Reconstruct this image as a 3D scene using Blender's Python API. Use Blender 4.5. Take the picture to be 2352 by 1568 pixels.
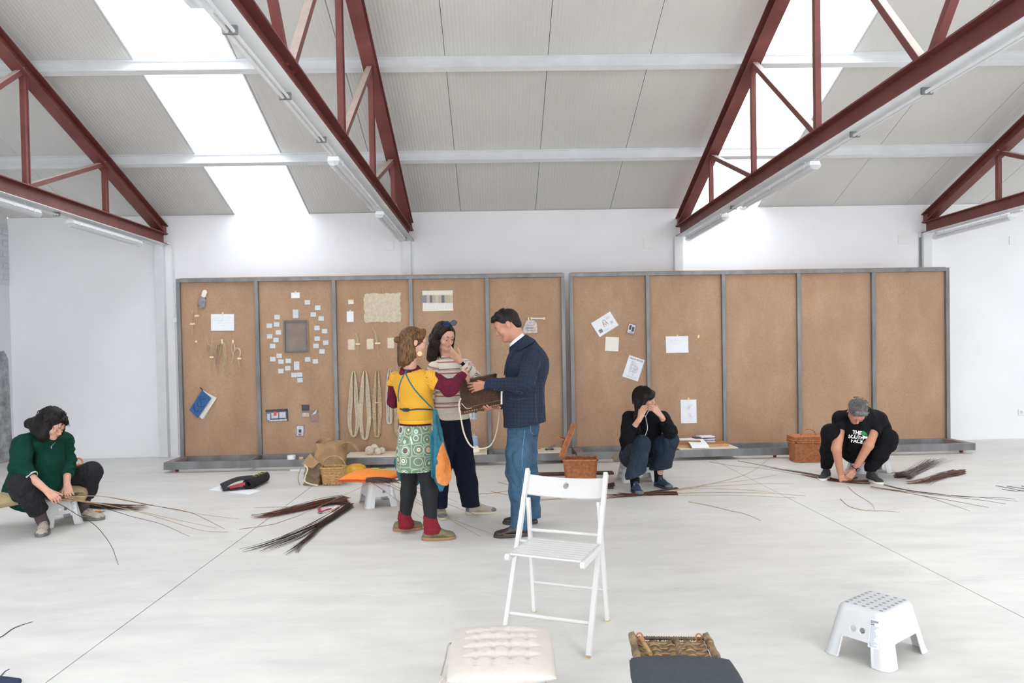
import bpy, bmesh, math, random
import numpy as np
from mathutils import Vector, Matrix, noise as mnoise
random.seed(7)
rng = np.random.default_rng(7)
PI = math.pi
for _o in list(bpy.data.objects): bpy.data.objects.remove(_o)
SC = bpy.context.scene
COL = SC.collection

# ---------------------------------------------------------------- camera
FPX, YAW, PITCH, ROLL, CY = 1678.2, 0.0203, -0.0194, -0.0186, 51.4
CAMH = 1.5
def _basis():
    f = np.array([math.sin(YAW)*math.cos(PITCH), math.cos(YAW)*math.cos(PITCH), math.sin(PITCH)])
    r = np.array([math.cos(YAW), -math.sin(YAW), 0.0]); u = np.cross(r, f)
    return f, r*math.cos(ROLL)+u*math.sin(ROLL), -r*math.sin(ROLL)+u*math.cos(ROLL)
CF, CR, CU = _basis()
CO = np.array([0.0, 0.0, CAMH])
cd = bpy.data.cameras.new('camera'); cam = bpy.data.objects.new('camera', cd); COL.objects.link(cam)
cd.sensor_width = 36.0; cd.lens = FPX*36.0/2352.0; cd.shift_y = CY/2352.0
cd.clip_end = 200
cd.dof.use_dof = True; cd.dof.focus_distance = 5.8; cd.dof.aperture_fstop = 5.6
cam.matrix_world = Matrix(((CR[0], CU[0], -CF[0], 0), (CR[1], CU[1], -CF[1], 0), (CR[2], CU[2], -CF[2], CAMH), (0, 0, 0, 1)))
SC.camera = cam

# ---------------------------------------------------------------- daylight and exposure
SC.view_settings.view_transform = 'Standard'
try: SC.view_settings.look = 'None'
except Exception: pass
SC.view_settings.gamma = 1.0
SC.view_settings.use_curve_mapping = False
SC.view_settings.exposure = 0.42
W = bpy.data.worlds.new('overcast_sky'); SC.world = W; W.use_nodes = True
_nt = W.node_tree; _bg = _nt.nodes['Background']; _bg.inputs[0].default_value = (0.95, 0.98, 1.0, 1)
_tc = _nt.nodes.new('ShaderNodeTexCoord'); _sp = _nt.nodes.new('ShaderNodeSeparateXYZ'); _nt.links.new(_tc.outputs['Generated'], _sp.inputs[0])
_mr = _nt.nodes.new('ShaderNodeMapRange'); _nt.links.new(_sp.outputs[2], _mr.inputs[0])        # an overcast sky, brighter towards the zenith
_mr.inputs[1].default_value = 0.0; _mr.inputs[2].default_value = 1.0; _mr.inputs[3].default_value = 2.6; _mr.inputs[4].default_value = 5.6
_nt.links.new(_mr.outputs[0], _bg.inputs[1])
SC.cycles.use_denoising = True
try: SC.cycles.denoiser = 'OPENIMAGEDENOISE'
except Exception: pass
SC.cycles.max_bounces = 8; SC.cycles.diffuse_bounces = 5; SC.cycles.glossy_bounces = 3
SC.cycles.transparent_max_bounces = 12; SC.cycles.transmission_bounces = 6
SC.cycles.sample_clamp_indirect = 6.0

def ray(px, py):
    return CF + CR*((px-1176.0)/FPX) - CU*((py-784.0-CY)/FPX)
def at(px, py, Y):                       # the point seen at a pixel on the upright plane y = Y
    d = ray(px, py); return CO + d*(Y/d[1])
def fl(px, py, z=0.0):                   # the point seen at a pixel on the level plane at height z
    d = ray(px, py); return CO + d*((z-CAMH)/d[2])
def onp(px, py, p0, n):                  # ... on any plane
    d = ray(px, py); p0 = np.array(p0, float); n = np.array(n, float)
    return CO + d*(np.dot(p0-CO, n)/np.dot(d, n))
def V3(*a): return np.array(a, float)
def nrm(v):
    v = np.array(v, float); return v/(np.linalg.norm(v)+1e-12)

# ---------------------------------------------------------------- materials
MAT = {}
def srgb(h):
    h = h.lstrip('#'); c = [int(h[i:i+2], 16)/255 for i in (0, 2, 4)]
    return tuple((x/12.92 if x <= .04045 else ((x+.055)/1.055)**2.4) for x in c)+(1,)
def newmat(name):
    m = bpy.data.materials.new(name); m.use_nodes = True
    nt = m.node_tree; b = nt.nodes['Principled BSDF']; MAT[name] = m
    return m, nt, b
def N(nt, t, **k):
    n = nt.nodes.new(t)
    for a, v in k.items():
        if a in n.inputs.keys(): n.inputs[a].default_value = v
        else: setattr(n, a, v)
    return n
def L(nt, a, b): nt.links.new(a, b)
def mixc(nt, fac, a, b, mode='MIX'):
    n = nt.nodes.new('ShaderNodeMix'); n.data_type = 'RGBA'; n.blend_type = mode
    for i, v in ((0, fac), (6, a), (7, b)):
        if hasattr(v, 'is_output') or isinstance(v, bpy.types.NodeSocket): L(nt, v, n.inputs[i])
        else: n.inputs[i].default_value = v
    return n.outputs[2]
def mth(nt, op, a, b=None, c=None, clamp=False):
    n = nt.nodes.new('ShaderNodeMath'); n.operation = op; n.use_clamp = clamp
    for i, v in enumerate((a, b, c)):
        if v is None: continue
        if isinstance(v, bpy.types.NodeSocket): L(nt, v, n.inputs[i])
        else: n.inputs[i].default_value = v
    return n.outputs[0]
def ramp(nt, fac, stops, interp='LINEAR'):
    n = nt.nodes.new('ShaderNodeValToRGB'); n.color_ramp.interpolation = interp
    e = n.color_ramp.elements
    while len(e) < len(stops): e.new(0.5)
    for i, (p, c) in enumerate(stops):
        e[i].position = p; e[i].color = c
    L(nt, fac, n.inputs[0]); return n.outputs[0]
def bump(nt, b, h, strength=.3, dist=.01):
    n = N(nt, 'ShaderNodeBump'); n.inputs['Strength'].default_value = strength; n.inputs['Distance'].default_value = dist
    L(nt, h, n.inputs['Height']); L(nt, n.outputs[0], b.inputs['Normal'])
def noise(nt, scale, detail=3, rough=.5, vec=None, stretch=None):
    tc = N(nt, 'ShaderNodeTexCoord'); src = vec or tc.outputs['Object']
    if stretch:
        mp = N(nt, 'ShaderNodeMapping'); mp.inputs['Scale'].default_value = stretch; L(nt, src, mp.inputs[0]); src = mp.outputs[0]
    n = N(nt, 'ShaderNodeTexNoise'); n.inputs['Scale'].default_value = scale; n.inputs['Detail'].default_value = detail
    n.inputs['Roughness'].default_value = rough; L(nt, src, n.inputs['Vector']); return n.outputs['Fac']
def wrinkle(nt, b, k=.5, scale=5.5, dist=.03, stretch=(1, 1, .8)):
    tc = N(nt, 'ShaderNodeTexCoord'); mp = N(nt, 'ShaderNodeMapping'); mp.inputs['Scale'].default_value = stretch; mp.inputs['Rotation'].default_value = (.5, .3, .4); L(nt, tc.outputs['Object'], mp.inputs[0])
    n = N(nt, 'ShaderNodeTexNoise'); n.inputs['Scale'].default_value = scale; n.inputs['Detail'].default_value = 3; n.inputs['Roughness'].default_value = .45; n.inputs['Distortion'].default_value = .9; L(nt, mp.outputs[0], n.inputs['Vector'])
    r = mth(nt, 'ABSOLUTE', mth(nt, 'SUBTRACT', n.outputs['Fac'], .5)); r = mth(nt, 'MINIMUM', mth(nt, 'MULTIPLY', r, 7.0), 1.0); r = mth(nt, 'POWER', r, .55)
    q = N(nt, 'ShaderNodeBump'); q.inputs['Strength'].default_value = k; q.inputs['Distance'].default_value = dist; L(nt, r, q.inputs['Height'])
    if b.inputs['Normal'].is_linked: L(nt, b.inputs['Normal'].links[0].from_socket, q.inputs['Normal'])
    L(nt, q.outputs[0], b.inputs['Normal'])
def simple(name, col, rough=.6, var=.08, scale=20, bumps=.0, bscale=80, metal=0, stretch=None, sheen=0, spec=.5, bdist=.004, wr=0, ws=5.5):
    m, nt, b = newmat(name)
    c = srgb(col) if isinstance(col, str) else col
    b.inputs['Roughness'].default_value = rough; b.inputs['Metallic'].default_value = metal
    b.inputs['Specular IOR Level'].default_value = spec
    if sheen: b.inputs['Sheen Weight'].default_value = sheen
    if var:
        f = noise(nt, scale, 4, .6, stretch=stretch)
        d = tuple(max(0, x*(1-var*2.2)) for x in c[:3])+(1,); l = tuple(min(1, x*(1+var*1.6)) for x in c[:3])+(1,)
        L(nt, ramp(nt, f, [(.3, d), (.7, l)]), b.inputs['Base Color'])
    else: b.inputs['Base Color'].default_value = c
    if bumps: bump(nt, b, noise(nt, bscale, 3, .6, stretch=stretch), bumps, bdist)
    if wr: wrinkle(nt, b, wr, ws)
    return m

# ---------------------------------------------------------------- mesh building
class MB:
    def __init__(s): s.v = []; s.f = []; s.mi = []
    def add(s, vs, fs, mi=0):
        o = len(s.v); s.v += [tuple(map(float, p)) for p in vs]
        s.f += [tuple(i+o for i in f) for f in fs]; s.mi += [mi]*len(fs); return s
    def box(s, c, size, ax=None, mi=0, taper=1.0):
        c = np.array(c, float); h = np.array(size, float)/2
        A = np.eye(3) if ax is None else np.array([nrm(a) for a in ax])
        vs = []
        for sz in (-1, 1):
            k = taper if sz > 0 else 1
            for sx, sy in ((-1, -1), (1, -1), (1, 1), (-1, 1)):
                vs.append(c + A[0]*h[0]*sx*k + A[1]*h[1]*sy*k + A[2]*h[2]*sz)
        return s.add(vs, [(3, 2, 1, 0), (4, 5, 6, 7), (0, 1, 5, 4), (1, 2, 6, 5), (2, 3, 7, 6), (3, 0, 4, 7)], mi)
    def bbox(s, c, size, r=.004, ax=None, mi=0):          # box with chamfered edges
        c = np.array(c, float); h = np.array(size, float)/2; r = min(r, min(h)*.95)
        A = np.eye(3) if ax is None else np.array([nrm(a) for a in ax])
        b = bmesh.new(); bmesh.ops.create_cube(b, size=2)
        for v in b.verts: v.co = Vector((v.co.x*h[0], v.co.y*h[1], v.co.z*h[2]))
        bmesh.ops.bevel(b, geom=list(b.edges), offset=r, segments=2, affect='EDGES', profile=.7)
        b.verts.index_update()
        vs = [c + A[0]*v.co.x + A[1]*v.co.y + A[2]*v.co.z for v in b.verts]
        fs = [tuple(v.index for v in f.verts) for f in b.faces]; b.free()
        return s.add(vs, fs, mi)
    def tube(s, pts, r, n=8, caps=True, mi=0, flat=1.0, up=(0, 0, 1), closed=False):
        P = np.array(pts, float); m = len(P)
        R = np.full(m, float(r)) if np.isscalar(r) else np.interp(np.linspace(0, 1, m), np.linspace(0, 1, len(r)), r)
        T = np.gradient(P, axis=0) if not closed else np.roll(P, -1, 0)-np.roll(P, 1, 0)
        T /= (np.linalg.norm(T, axis=1)[:, None]+1e-12)
        u = np.array(up, float)
        if abs(np.dot(u, T[0])) > .95: u = np.array([1.0, 0, 0]) if abs(T[0][0]) < .9 else np.array([0, 1.0, 0])
        vs = []
        for i in range(m):
            a = u-T[i]*np.dot(u, T[i]); a /= (np.linalg.norm(a)+1e-12); b = np.cross(T[i], a); u = a
            for k in range(n):
                t = 2*PI*k/n; vs.append(P[i]+R[i]*(math.cos(t)*a*flat+math.sin(t)*b))
        fs = []
        for i in range(m if closed else m-1):
            j = (i+1) % m
            for k in range(n):
                fs.append((i*n+k, i*n+(k+1) % n, j*n+(k+1) % n, j*n+k))
        if caps and not closed:
            fs.append(tuple(range(n))[::-1]); fs.append(tuple((m-1)*n+k for k in range(n)))
        return s.add(vs, fs, mi)
    def cyl(s, a, b, r, r2=None, n=16, mi=0):
        return s.tube([a, b], [r, r if r2 is None else r2], n, mi=mi)
    def lathe(s, prof, c=(0, 0, 0), n=24, mi=0, ax=None, close=True):
        A = np.eye(3) if ax is None else np.array([nrm(a) for a in ax]); c = np.array(c, float)
        vs = []
        for r, z in prof:
            for k in range(n):
                t = 2*PI*k/n; vs.append(c+A[0]*r*math.cos(t)+A[1]*r*math.sin(t)+A[2]*z)
        fs = [(i*n+k, i*n+(k+1) % n, (i+1)*n+(k+1) % n, (i+1)*n+k) for i in range(len(prof)-1) for k in range(n)]
        if close: fs.append(tuple(range(n))[::-1]); fs.append(tuple((len(prof)-1)*n+k for k in range(n)))
        return s.add(vs, fs, mi)
    def prism(s, poly, z0, z1, mi=0, org=(0, 0, 0), ax=None):   # polygon in a plane (ax0, ax1), pushed along ax2
        A = np.eye(3) if ax is None else np.array([nrm(a) for a in ax]); o = np.array(org, float); n = len(poly)
        vs = [o+A[0]*x+A[1]*y+A[2]*z0 for x, y in poly]+[o+A[0]*x+A[1]*y+A[2]*z1 for x, y in poly]
        return s.add(vs, [tuple(range(n))[::-1], tuple(range(n, 2*n))]+[(i, (i+1) % n, n+(i+1) % n, n+i) for i in range(n)], mi)
    def grid(s, fn, nu, nv, th=0.0, mi=0, nfn=None):            # sheet fn(u,v); th gives it thickness along the normal
        P = np.array([[fn(u/nu, v/nv) for v in range(nv+1)] for u in range(nu+1)], float)
        Q = P
        idx = lambda i, j: i*(nv+1)+j
        fs = [(idx(i, j), idx(i+1, j), idx(i+1, j+1), idx(i, j+1)) for i in range(nu) for j in range(nv)]
        if not th: return s.add(P.reshape(-1, 3), fs, mi)
        du = np.gradient(P, axis=0); dv = np.gradient(P, axis=1); nn = np.cross(du, dv)
        nn /= (np.linalg.norm(nn, axis=2)[..., None]+1e-12); Q = P-nn*th
        o = (nu+1)*(nv+1)
        fs2 = fs+[tuple(i+o for i in f)[::-1] for f in fs]
        for i in range(nu):
            fs2.append((idx(i+1, 0), idx(i, 0), idx(i, 0)+o, idx(i+1, 0)+o)); fs2.append((idx(i, nv), idx(i+1, nv), idx(i+1, nv)+o, idx(i, nv)+o))
        for j in range(nv):
            fs2.append((idx(0, j), idx(0, j+1), idx(0, j+1)+o, idx(0, j)+o)); fs2.append((idx(nu, j+1), idx(nu, j), idx(nu, j)+o, idx(nu, j+1)+o))
        return s.add(np.concatenate([P.reshape(-1, 3), Q.reshape(-1, 3)]), fs2, mi)

def wloc(o):
    v = np.zeros(3)
    while o is not None: v = v+np.array(o.location); o = o.parent
    return v
def obj(name, mb, mat, parent=None, smooth=False, base=None, kind=None, label=None, angle=40):
    V = np.array(mb.v, float); me = bpy.data.meshes.new(name)
    if parent is not None: org = wloc(parent)
    elif base is not None: org = np.array(base, float)
    else:
        org = (V.min(0)+V.max(0))/2; org[2] = V[:, 2].min()
    V = V-org
    me.from_pydata([tuple(p) for p in V], [], mb.f)
    ms = mat if isinstance(mat, (list, tuple)) else [mat]
    for m in ms: me.materials.append(MAT[m] if isinstance(m, str) else m)
    if len(ms) > 1: me.polygons.foreach_set('material_index', mb.mi)
    if smooth:
        me.polygons.foreach_set('use_smooth', [True]*len(me.polygons))
        if smooth != 'all':
            try: me.set_sharp_from_angle(angle=math.radians(angle))
            except Exception: pass
    me.update()
    o = bpy.data.objects.new(name, me); COL.objects.link(o)
    if parent is not None: o.parent = parent
    else: o.location = org
    if kind: o['kind'] = kind
    if label: o['label'] = label
    return o
def tag(o, label, cat, group=None):
    o['label'] = label; o['category'] = cat
    if group: o['group'] = group
    return o
def thing(name, label, cat, loc=(0, 0, 0), group=None):
    o = bpy.data.objects.new(name, None); COL.objects.link(o); o.location = tuple(map(float, loc))
    o.empty_display_size = .05
    return tag(o, label, cat, group)
def dup(root, loc, rotz, label=None, group=None):
    r = root.copy(); COL.objects.link(r); r.location = tuple(map(float, loc)); r.rotation_euler = (0, 0, rotz)
    if label: r['label'] = label
    if group: r['group'] = group
    for ch in list(root.children):
        c = ch.copy(); COL.objects.link(c); c.parent = r
        for g in list(ch.children):
            d = g.copy(); COL.objects.link(d); d.parent = c
    return r
def catmull(pts, n=8):
    P = [np.array(p, float) for p in pts]
    if len(P) < 3:
        return [P[0]+(P[-1]-P[0])*t for t in np.linspace(0, 1, n+1)]
    Q = [2*P[0]-P[1]]+P+[2*P[-1]-P[-2]]; out = []
    for i in range(1, len(Q)-2):
        for k in range(n):
            t = k/n; a, b, c, d = Q[i-1], Q[i], Q[i+1], Q[i+2]
            out.append(.5*((2*b)+(-a+c)*t+(2*a-5*b+4*c-d)*t*t+(-a+3*b-3*c+d)*t**3))
    out.append(P[-1]); return out

# ---------------------------------------------------------------- soft forms: blended round cones and ellipsoids meshed by surface nets
def rc(a, b, ra, rb, k=.02, flat=None, op='u'):          # flat = (axis, factor): squeezes the section along axis
    return dict(t='rc', a=np.array(a, float), b=np.array(b, float), ra=ra, rb=rb, k=k, flat=flat, op=op)
def el(c, r, R=None, k=.02, op='u'):                     # R rows: local axes
    r = np.array(r if not np.isscalar(r) else (r, r, r), float)
    return dict(t='el', c=np.array(c, float), r=r, R=np.eye(3) if R is None else np.array([nrm(x) for x in R]), k=k, op=op)
def limb(pts, k=.02, flat=None):                          # pts: (p, r) along a limb
    return [rc(pts[i][0], pts[i+1][0], pts[i][1], pts[i+1][1], k, flat) for i in range(len(pts)-1)]
def _eval(p, X, Y, Z):
    if p['t'] == 'rc':
        a, b = p['a'], p['b']; ab = b-a
        px, py, pz = X-a[0], Y-a[1], Z-a[2]
        h = np.clip((px*ab[0]+py*ab[1]+pz*ab[2])/(ab@ab+1e-12), 0, 1)
        qx, qy, qz = px-h*ab[0], py-h*ab[1], pz-h*ab[2]
        if p['flat'] is not None:
            n, f = nrm(p['flat'][0]), p['flat'][1]; dn = (qx*n[0]+qy*n[1]+qz*n[2]); g = dn*(1/f-1)
            qx, qy, qz = qx+g*n[0], qy+g*n[1], qz+g*n[2]
            q = np.sqrt(qx*qx+qy*qy+qz*qz)+1e-9; R = p['ra']+(p['rb']-p['ra'])*h
            s = np.sqrt((q*q-dn*dn/f/f+dn*dn).clip(0))/q      # rough distance rescale for the squeeze
            return (q-R)*np.clip(s, f, 1)
        return np.sqrt(qx*qx+qy*qy+qz*qz)-(p['ra']+(p['rb']-p['ra'])*h)
    c, r, R = p['c'], p['r'], p['R']
    px, py, pz = X-c[0], Y-c[1], Z-c[2]
    l = [px*R[i][0]+py*R[i][1]+pz*R[i][2] for i in range(3)]
    k0 = np.sqrt(sum((l[i]/r[i])**2 for i in range(3))); k1 = np.sqrt(sum((l[i]/r[i]**2)**2 for i in range(3)))+1e-9
    return k0*(k0-1)/k1
def _box(p):
    if p['t'] == 'rc': 
        r = max(p['ra'], p['rb']); return np.minimum(p['a'], p['b'])-r, np.maximum(p['a'], p['b'])+r
    r = max(p['r']); return p['c']-r, p['c']+r
def snet(prims, h=.006, cuts=(), fold=None, pad=.02, bounds=None):
    """prims -> (verts, quads). cuts: (point, normal) half spaces kept where (p-point).normal<0. fold: fn(X,Y,Z)->offset"""
    us = [p for p in prims if p['op'] == 'u']
    lo = np.min([_box(p)[0] for p in us], 0)-pad; hi = np.max([_box(p)[1] for p in us], 0)+pad
    if bounds is not None: lo = np.maximum(lo, bounds[0]); hi = np.minimum(hi, bounds[1])
    n = np.maximum(np.ceil((hi-lo)/h).astype(int)+1, 3)
    ax = [lo[i]+h*np.arange(n[i]) for i in range(3)]
    D = np.full(tuple(n), .06, np.float32)
    for p in prims:
        m = max(.03, p['k']*1.6); b0, b1 = _box(p)
        s0 = np.clip(np.floor((b0-m-lo)/h).astype(int), 0, n); s1 = np.clip(np.ceil((b1+m-lo)/h).astype(int)+1, 0, n)
        if np.any(s1 <= s0): continue
        sl = tuple(slice(s0[i], s1[i]) for i in range(3))
        X = ax[0][sl[0]][:, None, None].astype(np.float32); Y = ax[1][sl[1]][None, :, None].astype(np.float32); Z = ax[2][sl[2]][None, None, :].astype(np.float32)
        d = _eval(p, X, Y, Z); S = D[sl]; k = p['k']
        if p['op'] == 'u':
            hh = np.clip(k-np.abs(S-d), 0, None)/k; D[sl] = np.minimum(S, d)-hh*hh*k*.25
        else:
            d = -d; hh = np.clip(k-np.abs(S-d), 0, None)/k; D[sl] = np.maximum(S, d)+hh*hh*k*.25
    X, Y, Z = ax[0][:, None, None], ax[1][None, :, None], ax[2][None, None, :]
    if fold is not None: D = D+fold(X, Y, Z).astype(np.float32)
    for c in cuts:
        p0, nn = np.array(c[0], float), nrm(c[1])
        pl = (X-p0[0])*nn[0]+(Y-p0[1])*nn[1]+(Z-p0[2])*nn[2]
        if len(c) > 2:                                     # only near the cut point
            dist = np.sqrt((X-p0[0])**2+(Y-p0[1])**2+(Z-p0[2])**2); pl = np.where(dist < c[2], pl, -1)
        D = np.maximum(D, pl)
    return surf(D, h, lo)
def surf(D, h, lo):
    n = np.array(D.shape)
    D[0] = D[-1] = .01; D[:, 0] = D[:, -1] = .01; D[:, :, 0] = D[:, :, -1] = .01
    ins = D < 0
    a = ins[:-1, :-1, :-1].astype(np.int8)
    cnt = np.zeros(tuple(n-1), np.int8)
    for i in (0, 1):
        for j in (0, 1):
            for k in (0, 1): cnt += ins[i:n[0]-1+i, j:n[1]-1+j, k:n[2]-1+k]
    act = np.argwhere((cnt > 0) & (cnt < 8))
    idm = np.full(tuple(n-1), -1, np.int32); idm[act[:, 0], act[:, 1], act[:, 2]] = np.arange(len(act))
    acc = np.zeros((len(act), 3)); num = np.zeros(len(act))
    cor = [(i, j, k) for i in (0, 1) for j in (0, 1) for k in (0, 1)]
    val = {c: D[act[:, 0]+c[0], act[:, 1]+c[1], act[:, 2]+c[2]].astype(float) for c in cor}
    for c in cor:
        for d in range(3):
            if c[d] == 0:
                e = list(c); e[d] = 1; e = tuple(e); v0, v1 = val[c], val[e]
                m = (v0 < 0) != (v1 < 0); t = np.where(m, v0/(v0-v1+1e-20*(v0 == v1)), 0)
                q = np.array(c, float)[None, :].repeat(len(act), 0); q[:, d] = t
                acc[m] += q[m]; num[m] += 1
    V = (act+acc/np.maximum(num, 1)[:, None])*h+lo
    F = []
    for d in range(3):
        e, g = [(1, 2), (2, 0), (0, 1)][d]
        s0 = [slice(1, n[i]-1) for i in range(3)]; s1 = list(s0); s0[d] = slice(0, n[d]-1); s1[d] = slice(1, n[d])
        A, B = ins[tuple(s0)], ins[tuple(s1)]
        w = np.argwhere(A != B); 
        off = np.array([1, 1, 1]); off[d] = 0; P = w+off
        flip = A[w[:, 0], w[:, 1], w[:, 2]]
        def cid(de, dg):
            Q = P.copy(); Q[:, e] += de; Q[:, g] += dg; return idm[Q[:, 0], Q[:, 1], Q[:, 2]]
        q = np.stack([cid(-1, -1), cid(0, -1), cid(0, 0), cid(-1, 0)], 1)
        q[~flip] = q[~flip][:, ::-1]; F.append(q)
    F = np.concatenate(F); F = F[(F >= 0).all(1)]
    return V, F
def relax(V, F, it=1, lam=.5):
    for _ in range(it):
        S = np.zeros_like(V); c = np.zeros(len(V))
        for a, b in ((0, 1), (1, 2), (2, 3), (3, 0)):
            np.add.at(S, F[:, a], V[F[:, b]]); np.add.at(S, F[:, b], V[F[:, a]])
            np.add.at(c, F[:, a], 1); np.add.at(c, F[:, b], 1)
        V = V*(1-lam)+lam*S/np.maximum(c, 1)[:, None]
    return V
def mesh_np(name, V, F, mat, parent=None, smooth=True, coords=None, base=None, label=None):
    org = wloc(parent) if parent is not None else (np.array(base, float) if base is not None else np.append((V.min(0)+V.max(0))[:2]/2, V[:, 2].min()))
    me = bpy.data.meshes.new(name); me.vertices.add(len(V)); me.vertices.foreach_set('co', (V-org).astype(np.float32).ravel())
    nl = F.size; me.loops.add(nl); me.loops.foreach_set('vertex_index', F.astype(np.int32).ravel())
    me.polygons.add(len(F)); me.polygons.foreach_set('loop_start', np.arange(0, nl, F.shape[1], dtype=np.int32))
    me.polygons.foreach_set('use_smooth', np.full(len(F), bool(smooth)))
    me.update(calc_edges=True); me.validate()
    if coords is not None and len(me.vertices) == len(coords):
        a = me.attributes.new('wc', 'FLOAT_VECTOR', 'POINT'); a.data.foreach_set('vector', coords.astype(np.float32).ravel())
    me.materials.append(MAT[mat] if isinstance(mat, str) else mat)
    o = bpy.data.objects.new(name, me); COL.objects.link(o)
    if parent is not None: o.parent = parent
    else: o.location = org
    if label: o['label'] = label
    return o
def wear_coords(V, bones, planar=False):
    """bones: (a, b, r, v0, ref) -> per vertex (around, along, bone) from its nearest bone"""
    best = np.full(len(V), 1e9); out = np.zeros((len(V), 3))
    for i, (a, b, r, v0, ref) in enumerate(bones):
        a = np.array(a, float); b = np.array(b, float); ab = b-a; Lg = np.linalg.norm(ab); d = ab/Lg
        q = V-a; t = np.clip(q@d/Lg, 0, 1); c = q-(t*Lg)[:, None]*d; dist = np.linalg.norm(c, axis=1)-r
        e1 = nrm(np.array(ref, float)-d*np.dot(ref, d)); e2 = np.cross(d, e1)
        tt = q@d; c2 = q-tt[:, None]*d
        ang = np.arctan2(c2@e2, c2@e1)
        m = dist < best; best[m] = dist[m]; out[m] = np.stack([(c2@e2)[m] if planar else ang[m]*r*1.15, v0+tt[m], np.full(m.sum(), i)], 1)
    return out
def soft(name, prims, mat, parent=None, h=.006, cuts=(), fold=None, it=1, bones=None, bounds=None, label=None, base=None, planar=False):
    V, F = snet(prims, h, cuts, fold, bounds=bounds)
    if it: V = relax(V, F, it)
    return mesh_np(name, V, F, mat, parent, True, wear_coords(V, bones, planar) if bones else None, base=base, label=label)
def folds(amp, seed=0, sx=30, sy=30, sz=12, n=3):
    r = np.random.default_rng(seed); W_ = [(r.normal(size=3)*np.array([sx, sy, sz]), r.uniform(0, 6.28)) for _ in range(n)]
    X0 = [(r.normal(size=3)*6, r.uniform(0, 6.28)) for _ in range(2)]
    def f(X, Y, Z):
        w = sum(np.sin(X*d[0]+Y*d[1]+Z*d[2]+p) for d, p in X0)*1.2; o = 0
        for k, p in W_:
            s = np.sin(X*k[0]+Y*k[1]+Z*k[2]+p+w); o = o+s/n
            if amp >= .0038 and amp < .02: o = o+1.25*np.clip(1-np.abs(np.sin((X*k[0]+Y*k[1]+Z*k[2])*.55+p*2+w*1.3))*1.6, 0, 1)**2/n
        return amp*o
    return f
# ---------------------------------------------------------------- materials of the room
def m_floor():
    m, nt, b = newmat('concrete')
    a = noise(nt, .55, 5, .6, stretch=(1, 1.6, 1)); c = noise(nt, 3.2, 6, .65, stretch=(.6, 1.8, 1)); d = noise(nt, 220, 2, .5)
    col = ramp(nt, a, [(.3, srgb('#cdccc8')), (.5, srgb('#d8d6d1')), (.72, srgb('#e0ded9'))])
    col = mixc(nt, .55, col, ramp(nt, c, [(.32, srgb('#bfbebb')), (.55, srgb('#d6d4d0')), (.75, srgb('#e2e0db'))]))
    col = mixc(nt, ramp(nt, d, [(.25, (.12,)*3+(1,)), (.42, (0, 0, 0, 1))]), col, srgb('#8d8a86'))
    # small round stains
    tc = N(nt, 'ShaderNodeTexCoord'); v = N(nt, 'ShaderNodeTexVoronoi'); v.inputs['Scale'].default_value = 1.3; L(nt, tc.outputs['Object'], v.inputs['Vector'])
    nz = noise(nt, 18, 3, .6)
    s = mth(nt, 'ADD', v.outputs['Distance'], mth(nt, 'MULTIPLY', nz, .035))
    col = mixc(nt, ramp(nt, s, [(.028, (.5, .5, .5, 1)), (.04, (0, 0, 0, 1))]), col, srgb('#9a948b'))
    L(nt, col, b.inputs['Base Color'])
    L(nt, ramp(nt, c, [(.3, (.42,)*3+(1,)), (.8, (.62,)*3+(1,))]), b.inputs['Roughness'])
    bump(nt, b, mth(nt, 'ADD', mth(nt, 'MULTIPLY', d, .4), c), .12, .01)
m_floor()
simple('groove', '#6f6d6a', .9, .1, 30)
def m_wall(name, col, k=.02):
    m, nt, b = newmat(name); a = noise(nt, 1.2, 5, .6); c = noise(nt, 60, 3, .6)
    base = srgb(col); d = tuple(x*(1-k*2.5) for x in base[:3])+(1,)
    L(nt, ramp(nt, a, [(.3, d), (.7, base)]), b.inputs['Base Color']); b.inputs['Roughness'].default_value = .85
    bump(nt, b, c, .15, .003)
m_wall('white_wall', '#f1f1f4'); m_wall('white_brick', '#d6d9df', .05)
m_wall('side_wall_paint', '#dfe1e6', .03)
def m_patch():
    m, nt, b = newmat('bare_cement'); a = noise(nt, 6, 6, .7); c = noise(nt, 1.5, 4, .6)
    col = ramp(nt, mth(nt, 'ADD', mth(nt, 'MULTIPLY', a, .6), mth(nt, 'MULTIPLY', c, .4)), [(.35, srgb('#6f7173')), (.5, srgb('#96989b')), (.65, srgb('#b9bbbe'))])
    L(nt, col, b.inputs['Base Color']); b.inputs['Roughness'].default_value = .95; bump(nt, b, a, .5, .01)
m_patch()
def m_panel():
    m, nt, b = newmat('ribbed_sheet')
    tc = N(nt, 'ShaderNodeTexCoord'); sp = N(nt, 'ShaderNodeSeparateXYZ'); L(nt, tc.outputs['Object'], sp.inputs[0])
    w = mth(nt, 'SINE', mth(nt, 'MULTIPLY', sp.outputs[0], 2*PI/.04))
    a = noise(nt, .8, 4, .5)
    L(nt, ramp(nt, a, [(.3, srgb('#cecdc9')), (.7, srgb('#d8d7d3'))]), b.inputs['Base Color'])
    b.inputs['Roughness'].default_value = .55; bump(nt, b, w, .35, .0035)
m_panel()
def m_sky():
    m, nt, b = newmat('skylight_sheet')
    out = nt.nodes['Material Output']; t = N(nt, 'ShaderNodeBsdfTransparent'); t.inputs[0].default_value = (.97, .98, 1, 1)
    g = N(nt, 'ShaderNodeBsdfTranslucent'); g.inputs[0].default_value = (.95, .97, 1, 1)
    mx = N(nt, 'ShaderNodeMixShader'); mx.inputs[0].default_value = .12
    L(nt, t.outputs[0], mx.inputs[1]); L(nt, g.outputs[0], mx.inputs[2]); L(nt, mx.outputs[0], out.inputs[0])
m_sky()
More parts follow.
